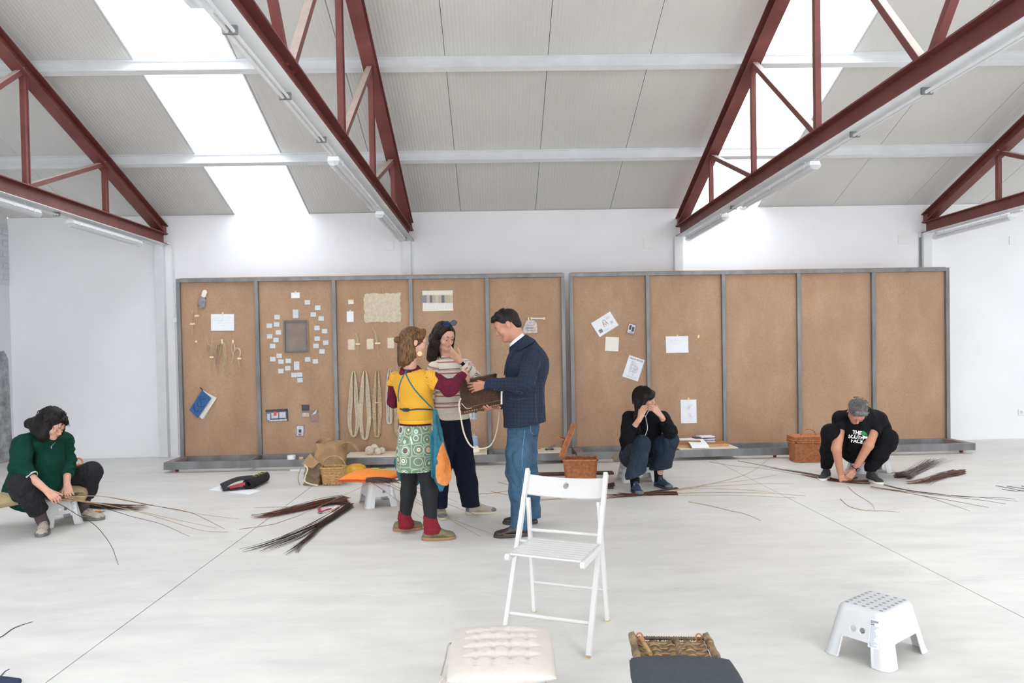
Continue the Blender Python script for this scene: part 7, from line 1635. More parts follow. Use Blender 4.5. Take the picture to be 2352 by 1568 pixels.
    sw = [el(A(949, 880), (.198, .128, .13), [S, F, UP], .04), rc(A(950, 890), A(955, 938), .165, .150, .05, (F, .84)), rc(A(955, 938), A(955, 962), .150, .158, .04, (F, .86)), rc(A(988, 866, 5.83), A(1001, 880, 5.79), .062, .064, .035), rc(A(910, 868, 6.07), A(904, 884, 6.11), .058, .058, .035), el(A(955, 895, 5.93), (.15, .12, .10), [S, F, UP], .04)]
    sweater = soft('yellow_sweater', sw, 'yellow_openwork_knit', t, .0052, cuts=[(A(955, 962), (0, 0, -1)), (A(945, 850), nrm(V3(-.08, -.42, .9)), .115), (A(1004, 883, 5.79), nrm(V3(.80, -.1, -.45)), .12), (A(901, 886, 6.12), (-.1, 0, -1), .085)], fold=folds(.004, 22, 22, 22, 30), bones=[(A(945, 845), A(955, 965), .17, 0, S)])
    soft('sweater_hem', [rc(A(955, 955), A(955, 966), .151, .148, .03, (F, .86))], 'yellow_rib', t, .005, cuts=[(A(955, 971), (0, 0, -1)), (A(955, 958), (0, 0, 1))])
    tr = bvh2(sweater, mtop)
    sk = soft('skirt', [rc(A(954, 990, 5.93), A(954, 1040, 5.91), .150, .156, .04, (F, .93)), rc(A(954, 1040, 5.91), A(954, 1095, 5.91), .156, .160, .04, (F, .97))], 'green_print_jersey', t, .0055, cuts=[(A(954, 1078), (0, 0, -1)), (A(954, 975), (0, 0, 1))], fold=folds(.0045, 31, 22, 22, 6), bones=[(A(954, 975), A(954, 1090), .155, 0, S)])
    soft('leggings', lim((965, 1035, 5.93, .074), (979, 1088, 5.87, .066), (986, 1130, 5.81, .064), (989, 1185, 5.81, .052))+lim((943, 1035, 5.98, .074), (941, 1090, 6.02, .070), (938, 1130, 6.04, .062), (931, 1178, 6.06, .05)), 'black_tights', t, .006)
    for (x, y, Y_, x2, y2, r1) in ((987, 1180, 5.81, 989, 1222, .060), (930, 1170, 6.06, 929, 1210, .057)):
        soft('leg_warmer', [rc(A(x, y, Y_), A(x2-1, (y+y2)/2, Y_), r1*.88, r1*.92, .01), rc(A(x2, (y+y2)/2, Y_), A(x2+4, y2-6, Y_-.005), r1*.9, r1*1.18, .02)], 'wine_wool', t, .005, cuts=[(A(x, y+3, Y_), (0, 0, 1)), (A(x2, y2+2, Y_), (0, 0, -1))], fold=folds(.004, 3, 10, 10, 110, 2))
    shoe(t, fl(1047, 1236), V3(.99, .12, 0), ('olive_leather', 'tan_sole'), .27, high=.075, laces='olive_leather'); shoe(t, fl(971, 1214), V3(.97, .22, 0), ('olive_leather', 'tan_sole'), .25, high=.075, laces='olive_leather')
    # teal apron: crossed straps, waist tie with bow, hanging panels with an orange pocket
    B = lambda x, y: A(x, y, 5.8)
    strap('apron_strap', tr, [B(938, 845), B(928, 858), B(918, 880), B(912, 905), B(913, 925)], V, .0055, 'teal_cotton', t)
    strap('apron_strap', tr, [B(928, 848), B(932, 860), B(945, 882), B(962, 905), B(980, 926), B(1000, 950)], V, .0055, 'teal_cotton', t)
    strap('waist_tie', tr, [B(915, 940), B(935, 942), B(960, 939), B(985, 941), B(1002, 945)], V, .006, 'dark_tie', t)
    m = MB(); rr = random.Random(3)
    for k in range(6): c0 = onto(tr, B(932, 941), V, .012); q = [c0+V3(.022*math.cos(a+k), -.003*k, .012*math.sin(2*a+k)) for a in np.linspace(0, 2*PI, 12)[:-1]]; m.tube(q, .0038, 5, closed=True)
    obj('tie_bow', m, 'dark_tie', t, smooth=True)
    nfl = nrm(V3(.55, -.83, 0))
    pan = [rc(A(999, 945, 5.73), A(1005, 990, 5.70), .022, .036, .02, (nfl, .5)), rc(A(1005, 990, 5.70), A(1014, 1060, 5.68), .036, .066, .02, (nfl, .45)), rc(A(1014, 1060, 5.68), A(1016, 1098, 5.68), .066, .064, .02, (nfl, .45)), rc(A(1014, 1100, 5.68), A(1013, 1122, 5.68), .05, .024, .02, (nfl, .5)), rc(A(996, 1000, 5.73), A(999, 1090, 5.74), .03, .035, .03, (nfl, .5))]
    ap = soft('apron_panel', pan, 'teal_cotton', t, .005, fold=folds(.003, 2, 40, 40, 8)); ta = bvh(ap)
    poly = [(1016, 1016), (1009, 1030), (1003, 1050), (1000, 1075), (1000, 1095), (1004, 1110), (1014, 1117), (1027, 1115), (1036, 1102), (1038, 1085), (1034, 1062), (1027, 1042), (1021, 1026)]
    P = np.array([A(x, y, 5.6) for x, y in poly]); c0 = P.mean(0); m = MB(); rings = [c0+(P-c0)*k for k in (1, .75, .5, .25)]; n = len(P); vs = [p for r_ in rings for p in r_]+[c0]; fs = [(k*n+i, k*n+(i+1) % n, (k+1)*n+(i+1) % n, (k+1)*n+i) for k in range(3) for i in range(n)]+[(3*n+i, 3*n+(i+1) % n, 4*n) for i in range(n)]; m.add(vs, fs)
    m.v = [tuple(onto(ta, np.array(v), V, .004)) if ta.ray_cast(Vector(np.array(v)-V*.6), Vector(V), 1.6)[0] is not None else tuple(A(*pj_(v), 5.61)) for v in m.v]; obj('orange_pocket', m, 'orange_suede', t, smooth='all')
    m = MB(); m.tube(catmull([onto(ta, A(x, y, 5.6), V, .006) for x, y in ((1000, 955), (1004, 985), (1011, 1015))], 5), .005, 6); obj('apron_piping', m, 'dark_tie', t)
    soft('apron_panel', [rc(A(918, 1060, 6.16), A(922, 1098, 6.17), .05, .03, .02, (V, .4)), rc(A(955, 1075, 6.2), A(950, 1105, 6.2), .10, .05, .03, (V, .3)), rc(A(975, 1060, 6.15), A(960, 1090, 6.2), .08, .06, .03, (V, .3))], 'teal_cotton', t, .007)
simple('dark_tie', '#2c3f46', .85, .1, 60)
def pj_(v):
    d = np.array(v)-CO; z = d@CF; return 1176+FPX*(d@CR)/z, 784+CY-FPX*(d@CU)/z
woman_yellow()
# ---------------------------------------------------------------- 3 woman in striped sweater
def woman_striped():
    Y = 6.5; t = person('woman in striped cream sweater and navy trousers, hand on her chin, sunglasses on her hair', fl(1060, 1180))
    A = lambda x, y, Y_=Y: at(x, y, Y_); F = nrm(V3(.6, -.8, 0)); S = nrm(V3(-.8, -.6, 0)); V = V3(0, 1, 0)
    H = Head(A(1020, 773), nrm(V3(.60, -.76, -.34)), -.06, 1.02); T = H.T; R_ = H.R
    neck = [rc(H.T(0, -.02, -.05), A(1028, 822, 6.53), .048, .056, .03)]
    trunk = [el(A(1032, 868), (.155, .105, .15), [S, F, UP]), rc(A(1032, 860), A(1038, 975), .115, .13, .04, (F, .8)), rc(A(1029, 822, 6.53), A(1031, 850), .055, .09, .04)]
    sL, eL, wL = A(1068, 838, 6.62), A(1088, 866, 6.42), A(1057, 830, 6.33)
    armL = [rc(sL, eL, .042, .036), rc(eL, wL, .036, .026)]; armR = [rc(A(997, 845, 6.40), A(986, 905, 6.45), .042, .036), rc(A(986, 905, 6.45), A(978, 950, 6.40), .036, .026)]
    legs = lim((1052, 985, 6.56, .09), (1068, 1070, 6.58, .06), (1084, 1155, 6.62, .04))+lim((1026, 985, 6.46, .09), (1015, 1075, 6.52, .06), (1011, 1160, 6.60, .04))
    hd = hand(wL, A(1033, 807, 6.30)-wL, V3(-.3, -.8, -.45), 1, (.1, .2, .2), .98, .05, (.75, .6, -.2), .4, curls=[(.15, .2, .1), (.35, .5, .4), (.45, .7, .5), (.5, .9, .6)])
    hr = hand(A(978, 953, 6.4), V3(-.1, -.1, -1), V3(-1, -.3, 0), -1, (.4, .5, .4), .95)
    body(t, trunk+armL+armR+legs, H.prims()+neck, [hd+[rc(wL+(eL-wL)*.25, wL, .028, .026, .01)], hr], 'skin_fair')
    H.features(t, 'brow_dark')
    hair = [el(T(0, -.02, .042), (.088, .105, .092), R_, .02), rc(T(.075, .0, .03), T(.098, -.02, -.06), .030, .034, .03), rc(T(.098, -.02, -.06), T(.105, -.01, -.17), .036, .030, .03), rc(T(.105, -.01, -.17), T(.10, .025, -.25), .028, .010, .02), rc(T(.06, -.06, -.02), T(.08, -.055, -.21), .05, .035, .03), rc(T(.075, .03, -.05), T(.085, .03, -.19), .02, .015, .03),
            rc(T(-.075, .01, .03), T(-.082, .0, -.06), .022, .022, .03), rc(T(-.082, .0, -.06), T(-.085, .01, -.17), .022, .016, .02), rc(T(-.085, .01, -.16), T(-.088, .03, -.215), .014, .006, .02), rc(T(0, -.08, -.02), T(0, -.085, -.18), .06, .04, .03), rc(T(.02, .062, .100), T(.07, .045, .045), .020, .016, .02), rc(T(-.0, .062, .100), T(-.066, .045, .045), .018, .014, .02),
            el(T(0, .13, -.03), (.064, .066, .11), R_, .008, 's')]
    soft('hair', hair, 'hair_dark', t, .0042, fold=folds(.0022, 23, 150, 150, 22))
    rr = random.Random(24); ps = []
    for k in range(170):
        u = rr.random(); a = rr.uniform(-.2, 3.4); x, y = .09*math.cos(a), -.02-.10*math.sin(a)
        if x > .02 or y < -.05: ps.append([T(x*.35, y*.5, .125), T(x*1.0, y*1.0, .055), T(x*1.22+.005*rr.uniform(-1, 1), y*.9, -.06), T(x*1.25+.012*rr.uniform(-1, 1), y*.6+rr.uniform(-.02, .03), -.15-rr.uniform(0, .06)), T(x*1.2+rr.uniform(-.02, .02), y*.5+rr.uniform(-.02, .05), -.20-rr.uniform(0, .06))])
    for k in range(40): q = rr.uniform(-.015, .02); ps.append([T(-.02, .03, .13), T(-.085, .015+q, .05), T(-.092, .01+q, -.08), T(-.09, .025+q+rr.uniform(-.01, .01), -.17-rr.uniform(0, .05))])
    for k in range(3): ps.append([T(.09, .0, -.19), T(.085+.01*k, .04, -.26), T(.05-.01*k, .07, -.33)])
    strands('hair_strands', 'hair_dark', t, ps, .0021)['kind'] = 'stuff'
    for sx, (px, py) in ((1, (1026.5, 743.5)), (-1, (1042, 741.5))):
        cc = at(px, py, 6.36 if sx > 0 else 6.37); ux = nrm(V3(.95, .3, .1)); uy = nrm(V3(0, -.35, .93)); m = MB(); q = [cc+ux*.0275*math.cos(a)*(1+.06*math.cos(2*a))+uy*.025*math.sin(a) for a in np.linspace(0, 2*PI, 22)[:-1]]; m.tube(q, .0022, 5, closed=True)
        if sx > 0: m.tube([cc+ux*.027, at(1042, 741.5, 6.37)-ux*.027], .002, 5); m.tube([cc-ux*.027, T(.085, .02, .07), T(.09, -.03, .05)], .0022, 5)
        o = obj('sunglasses_rim', m, 'print_black', t, smooth=True); m = MB(); m.add(q, [tuple(range(len(q)))]); obj('lens', m, 'tinted_lens', o)
    fo = folds(.005, 26, 22, 22, 22, 4)
    bones = [(A(1032, 828), A(1038, 965), .165, .03, F), (sL, eL, .06, .02, S), (eL, wL, .05, .30, S), (A(997, 845, 6.40), A(986, 905, 6.45), .06, .02, S), (A(986, 905, 6.45), A(978, 950, 6.40), .05, .25, S)]
    sw = [el(A(1033, 865), (.180, .130, .14), [S, F, UP], .04), rc(A(1033, 870), A(1037, 925), .155, .150, .05, (F, .85)), rc(A(1037, 925), A(1038, 975), .150, .152, .05, (F, .88)), rc(A(1000, 842, 6.41), A(1064, 834, 6.60), .055, .055, .05), rc(A(1029, 822, 6.53), A(1031, 845), .068, .09, .04)]
    soft('striped_sweater', sw, 'striped_knit', t, .0055, cuts=[(A(1038, 960), (0, 0, -1)), (A(1029, 820, 6.48), nrm(F*.35+UP), .14)], fold=fo, bones=bones[:1])
    soft('hem_band', [rc(A(1038, 950), A(1038, 970), .161, .161, .03, (F, .90))], 'hem_oat', t, .006, cuts=[(A(1038, 962), (0, 0, -1)), (A(1038, 946), (0, 0, 1))])
    soft('striped_sleeve', [rc(sL, eL, .062, .060, .03), rc(eL, wL+(eL-wL)*.15, .058, .042, .03)], 'striped_knit', t, .005, fold=folds(.004, 27, 40, 40, 40), cuts=[(wL+(eL-wL)*.18, wL-eL, .1)], bones=bones[1:3])
    soft('sleeve_cuff', [rc(wL+(eL-wL)*.42, wL+(eL-wL)*.16, .047, .040, .01)], 'hem_oat', t, .0045, cuts=[(wL+(eL-wL)*.16, wL-eL, .1)])
    soft('striped_sleeve', [rc(A(997, 845, 6.40), A(987, 905, 6.45), .06, .055, .03), rc(A(987, 905, 6.45), A(978, 946, 6.40), .053, .04, .03)], 'striped_knit', t, .007, fold=folds(.004, 28), bones=bones[3:])
    # watch
    d = nrm(eL-wL); wcp = wL+d*.022; e1 = nrm(np.cross(d, V)); e2 = np.cross(d, e1); m = MB(); m.tube([wcp+e1*.030*math.cos(a)+e2*.026*math.sin(a) for a in np.linspace(0, 2*PI, 20)[:-1]], .008, 6, flat=.35, up=d, closed=True); w_ = obj('watch_strap', m, 'watch_white', t, smooth=True); m = MB(); nv = nrm(V3(.1, -1, .1)-d*np.dot(V3(.1, -1, .1), d)); m.bbox(wcp+nv*.031, (.036, .032, .009), .004, (d, np.cross(nv, d), nv)); obj('watch_face', m, 'watch_black', w_, smooth=True)
    for k in (1, 2): q = hd[1+k*4+1]; d_ = nrm(q['b']-q['a']); e1_ = nrm(np.cross(d_, UP)); e2_ = np.cross(d_, e1_); c0 = q['a']*.5+q['b']*.5; m = MB(); m.tube([c0+(e1_*math.cos(a)+e2_*math.sin(a))*.0102 for a in np.linspace(0, 2*PI, 14)[:-1]], .0018, 4, closed=True); obj('ring', m, 'zip_silver', t)
    tz = lim((1050, 965, 6.56, .115), (1058, 1020, 6.58, .108), (1066, 1070, 6.58, .096), (1074, 1110, 6.60, .090), (1083, 1170, 6.63, .082))+lim((1026, 965, 6.47, .115), (1020, 1020, 6.50, .10), (1015, 1075, 6.53, .082), (1012, 1120, 6.56, .068), (1011, 1180, 6.60, .066))+[el(A(1038, 975, 6.52), (.165, .125, .09), [S, F, UP], .03)]
    soft('trousers', tz, 'navy_cord', t, .0065, cuts=[((0, 0, .085), (0, 0, -1)), (A(1038, 950), UP)], fold=folds(.004, 29, 26, 26, 9, 4))
    def deco(T_, u):
        m = MB()
        for k in range(3): m.tube([T_(.11+.026*k, .041, .03), T_(.135+.026*k, .036, .062)], .0035, 5, flat=.4)
        for k in range(3): m.tube([T_(.11+.026*k, -.041, .03), T_(.135+.026*k, -.036, .062)], .0035, 5, flat=.4)
        obj('side_stripes', m, 'stripe_lime', u)
        soft('toe_cap', [el(T_(.238, 0, .032), (.046, .044, .024), [nrm(T_(1, 0, 0)-T_(0, 0, 0)), nrm(T_(0, 1, 0)-T_(0, 0, 0)), UP], .01)], 'sneaker_grey', u, .005, cuts=[(T_(.2, 0, .02), (0, 0, -1))])
        soft('heel_counter', [el(T_(.035, 0, .045), (.036, .038, .036), [nrm(T_(1, 0, 0)-T_(0, 0, 0)), nrm(T_(0, 1, 0)-T_(0, 0, 0)), UP], .01)], 'sneaker_grey', u, .005, cuts=[(T_(.035, 0, .02), (0, 0, -1))])
    shoe(t, fl(1141, 1178), V3(1, .03, 0), ('sneaker_mesh', 'cream_sole'), .285, high=.09, laces='lace_cream', extra=deco); shoe(t, fl(1016, 1194), V3(.12, -1, 0), ('sneaker_mesh', 'cream_sole'), .275, high=.09, laces='lace_cream', extra=deco)
simple('hem_oat', '#d4c8b8', .95, .05, 60, .4, 160)
woman_striped()
# ---------------------------------------------------------------- the basket between them
def held_basket():
    c = at(1104, 903, 6.12); t = thing('wicker_basket', 'dark brown wicker basket held between the three standing people', 'basket', c)
    z = nrm(V3(-.20, .10, 1)); x = nrm(V3(.97, .12, .18)); x = nrm(x-z*np.dot(x, z)); y = np.cross(z, x)
    def tf(p): return c+x*p[0]+y*p[1]+z*p[2]
    sh = lambda u, s: rrect(.185-.035*s, .10-.02*s, .05, u); h = .125
    m = MB(); weave(m, sh, -h, h, 46, .0036, .0034, step=.0062, tf=tf); obj('woven_wall', m, 'wicker_dark', t, smooth='all')['kind'] = 'stuff'
    m = MB(); stakes(m, sh, -h, h, 46, .0030, tf); obj('stakes', m, 'wicker_dark2', t)['kind'] = 'stuff'
    m = MB(); ring = lambda zz, k, s: [tf([*(rrect(.185-.035*s, .10-.02*s, .05, u)[0]*k), zz]) for u in np.linspace(0, 1, 61)[:-1]]
    plait(m, ring(-h-.006, 1.06, 0), .011); plait(m, ring(-h+.03, 1.03, 0), .007); obj('lower_border', m, 'wicker_dark2', t, smooth='all')
    m = MB(); plait(m, ring(h, 1.03, 1), .010); obj('rim', m, 'wicker_dark', t, smooth='all')
    m = MB(); m.box(tf([0, 0, -h+.0]), (.34, .17, .006), (x, y, z)); obj('bottom', m, 'wicker_dark', t)
    m = MB()
    for k in range(18): p = tf([-.17+.34*k/17, -.108-.004, -h-.002]); m.cyl(p, p+y*-.008, .0028, n=6)
    obj('peg_ends', m, 'lace_cream', t)['kind'] = 'stuff'
    t2 = thing('webbing_strap', 'cream webbing strap hanging in a loop below the dark wicker basket', 'strap', at(1100, 1000, 6.08))
    P = catmull([at(1058, 914, 5.98), at(1054, 930, 5.97), at(1058, 955, 5.98), at(1066, 995, 6.0), at(1082, 1024, 6.0), at(1104, 1030, 6.02), at(1126, 1023, 6.05), at(1139, 998, 6.08), at(1146, 960, 6.1), at(1149, 925, 6.12)], 8); m = MB(); m.tube(P, .0065, 8, flat=.35, up=(0, 1, 0)); obj('webbing', m, 'rope_cream', t2, smooth=True)
    m = MB(); m.tube(catmull([at(1060, 926, 5.97), at(1072, 938, 5.98), at(1084, 936, 6.0)], 5), .003, 5); obj('loose_end', m, 'rope_cream', t2)
    m = MB(); m.tube(catmull([at(1097, 937, 5.97), at(1104, 942, 5.97), at(1112, 943, 5.98)], 4), .004, 5); obj('cane_loop', m, 'wicker_dark', t)
simple('wicker_dark2', '#6d4630', .5, .2, 30)
held_basket()
# ---------------------------------------------------------------- 4 seated woman in green
def woman_green():
    t = person('seated woman in dark green quarter-zip sweater bending over willow rods at the left', fl(90, 1200)); V = V3(0, 1, 0)
    A = at; F = nrm(V3(.62, -.78, 0)); S = nrm(V3(-.78, -.62, 0))
    H = Head(A(121, 974, 6.42), nrm(V3(.80, -.22, -.56)), 0, 1.03); T = H.T; R_ = H.R
    G1, G2 = ank(fl(94, 1234), V3(.42, -.9, 0), .27, .11), ank(fl(240, 1193), V3(1, -.12, 0), .28, .11)
    pel, che, nk = A(72, 1125, 6.62), A(100, 1050, 6.55), A(108, 1003, 6.50)
    neck = [rc(T(0, -.02, -.05), nk, .05, .058, .03)]
    sR, eR, wR = A(52, 1020, 6.36), A(48, 1075, 6.22), A(108, 1127, 6.18)
    sL, eL, wL = A(146, 1012, 6.66), A(155, 1062, 6.62), A(154, 1112, 6.42)
    trunk = [rc(pel, che, .13, .13, .04, (F, .8)), rc(che, nk, .13, .07, .04)]
    legs = lim((58, 1128, 6.55, .09), (47, 1108, 6.16, .062), (*G1, .042))+lim((108, 1128, 6.72, .09), (212, 1078, 6.78, .062), (*G2, .042))
    hR = hand(wR, A(124, 1141, 6.17)-wR, V3(.2, -.6, .75), -1, (.5, .7, .5), .98, .05, (.6, .6, -.5)); hL = hand(wL, A(158, 1134, 6.38)-wL, V3(.1, -.9, .3), 1, (.35, .6, .5), .98, .06, (.6, .7, -.3))
    body(t, trunk+[rc(sR, eR, .042, .036), rc(sL, eL, .042, .036)]+legs, H.prims()+neck, [hR+[rc(eR, wR, .040, .026, .01)], hL+[rc(eL, wL, .040, .026, .01)]], 'skin_fair')
    H.features(t, 'brow_dark')
    hair = [el(T(0, -.025, .045), (.100, .118, .100), R_, .03), el(A(88, 975, 6.44), (.085, .07, .08), None, .04), el(A(72, 972, 6.50), (.06, .05, .05), None, .03), rc(T(.06, -.0, .0), T(.085, .035, -.10), .045, .03, .03), rc(T(-.06, .03, .03), T(-.083, .05, -.07), .036, .02, .03), rc(T(.04, -.07, -.02), T(.05, -.06, -.12), .06, .04, .03), rc(T(0, .075, .10), T(-.05, .07, .05), .026, .02, .02), el(A(100, 1000, 6.38), (.06, .06, .045), None, .03), el(T(0, .135, -.035), (.06, .055, .10), R_, .01, 's')]
    soft('hair', hair, 'hair_jet', t, .005, fold=folds(.005, 33, 60, 60, 60, 4))
    rr = random.Random(34); ps = []
    for k in range(170):
        a = rr.uniform(0, 2*PI); b_ = rr.uniform(.0, 1.2); x, y, z = .1*math.cos(a)*math.cos(b_), -.025+.118*math.sin(a)*math.cos(b_), .045+.1*math.sin(b_)
        if y > .06 and z < .06: continue
        p = T(x, y, z); g = V3(rr.uniform(-.03, .03)-.015, rr.uniform(-.02, .02), -.03); ps.append([p, p+nrm(p-H.c)*.006+g*.5+V3(.012*math.sin(k), 0, 0), p+g*1.3+V3(-.008*math.sin(k), -.004, 0), p+g*2.1+V3(.012*math.sin(k*2), 0, 0)])
    strands('hair_strands', 'hair_jet', t, ps, .0024)['kind'] = 'stuff'
    fo = folds(.009, 35, 16, 16, 22, 4)
    sw = [rc(A(66, 1128, 6.60), A(90, 1060, 6.56), .185, .175, .05, (F, .85)), rc(A(90, 1060, 6.56), A(103, 1018, 6.52), .175, .14, .05, (F, .85)), rc(sR, sL, .085, .085, .05), rc(A(88, 1120, 6.42), A(108, 1060, 6.42), .10, .09, .06), rc(A(104, 1010, 6.51), A(108, 1003, 6.5), .09, .075, .03), rc(A(38, 1125, 6.6), A(50, 1090, 6.55), .10, .1, .05), rc(A(115, 1112, 6.47), A(120, 1050, 6.5), .10, .1, .06)]
    o = soft('green_sweater', sw, 'green_wool', t, .0065, cuts=[(A(110, 1000, 6.42), nrm(F*.6+UP*.8), .09)], fold=fo); tr = bvh(o)
    soft('green_sleeve', [rc(sR, eR, .088, .082, .03), rc(eR, eR+(wR-eR)*.42, .078, .055, .03)], 'green_wool', t, .006, fold=folds(.009, 36, 25, 25, 45), cuts=[(eR+(wR-eR)*.40, wR-eR, .14)])
    soft('green_sleeve', [rc(sL, eL, .078, .072, .03), rc(eL, eL+(wL-eL)*.62, .066, .052, .03)], 'green_wool', t, .006, fold=folds(.009, 37, 25, 25, 50), cuts=[(eL+(wL-eL)*.6, wL-eL, .14)])
    c0 = eR+(wR-eR)*.40; d = nrm(wR-eR); e1 = nrm(np.cross(d, V)); e2 = np.cross(d, e1)
    for k in range(2): m = MB(); m.tube([c0-d*.008*k+(e1*math.cos(a)+e2*math.sin(a))*.056 for a in np.linspace(0, 2*PI, 22)[:-1]], .0024, 5, closed=True); obj('cuff_stripe', m, 'white_cotton', t)
    strap('zip', tr, [A(116, 1017, 6.4), A(114, 1022, 6.4), A(113, 1028, 6.4)], V, .003, 'zip_silver', t, .003); m = MB(); m.box(onto(tr, A(114, 1028, 6.4), V, .008), (.008, .004, .022)); obj('zip_pull', m, 'zip_silver', t)
    strap('collar_edge', tr, [A(100, 1014, 6.4), A(112, 1020, 6.4), A(126, 1014, 6.4)], V, .005, 'green_wool', t, .003)
    soft('trousers', lim((58, 1130, 6.55, .12), (48, 1112, 6.18, .092), (*(A(47, 1108, 6.16)*.6+G1*.4), .086), (*(A(47, 1108, 6.16)*.22+G1*.78), .078))+lim((110, 1130, 6.7, .12), (160, 1100, 6.75, .105), (211, 1083, 6.78, .088), (*(A(212, 1078, 6.78)*.5+G2*.5), .082), (*(A(212, 1078, 6.78)*.3+G2*.7), .078))+[el(A(80, 1132, 6.64), (.19, .15, .10), [S, F, UP], .04)], 'black_denim', t, .0065, fold=folds(.005, 38, 20, 20, 35), cuts=[(A(47, 1108, 6.16)*.22+G1*.78, nrm(G1-A(47, 1108, 6.16)), .22), (A(212, 1078, 6.78)*.3+G2*.7, nrm(G2-A(212, 1078, 6.78)), .2)])
    for a, b in ((A(47, 1108, 6.16)*.3+G1*.7, G1-UP*.04), (A(212, 1078, 6.78)*.4+G2*.6, G2-UP*.04)): soft('sock', [rc(a, b, .054, .044, .01)], 'grey_sock', t, .006, fold=folds(.003, 3, 10, 10, 160, 2))
    def deco(T_, u):
        m = MB()
        for s in (-1, 1): m.tube([T_(.05, s*.037, .05), T_(.12, s*.038, .05), T_(.17, s*.04, .035)], .006, 5, flat=.4); m.tube([T_(.22, s*.038, .03), T_(.27, s*.022, .03)], .008, 5, flat=.5)
        obj('dark_overlays', m, 'sneaker_grey', u)
    shoe(t, fl(94, 1234), V3(.42, -.9, 0), ('sneaker_mesh', 'sneaker_grey'), .27, high=.10, laces='sneaker_grey', extra=deco); shoe(t, fl(240, 1193), V3(1, -.12, 0), ('sneaker_mesh', 'sneaker_grey'), .28, high=.10, laces='sneaker_grey', extra=deco)
woman_green()
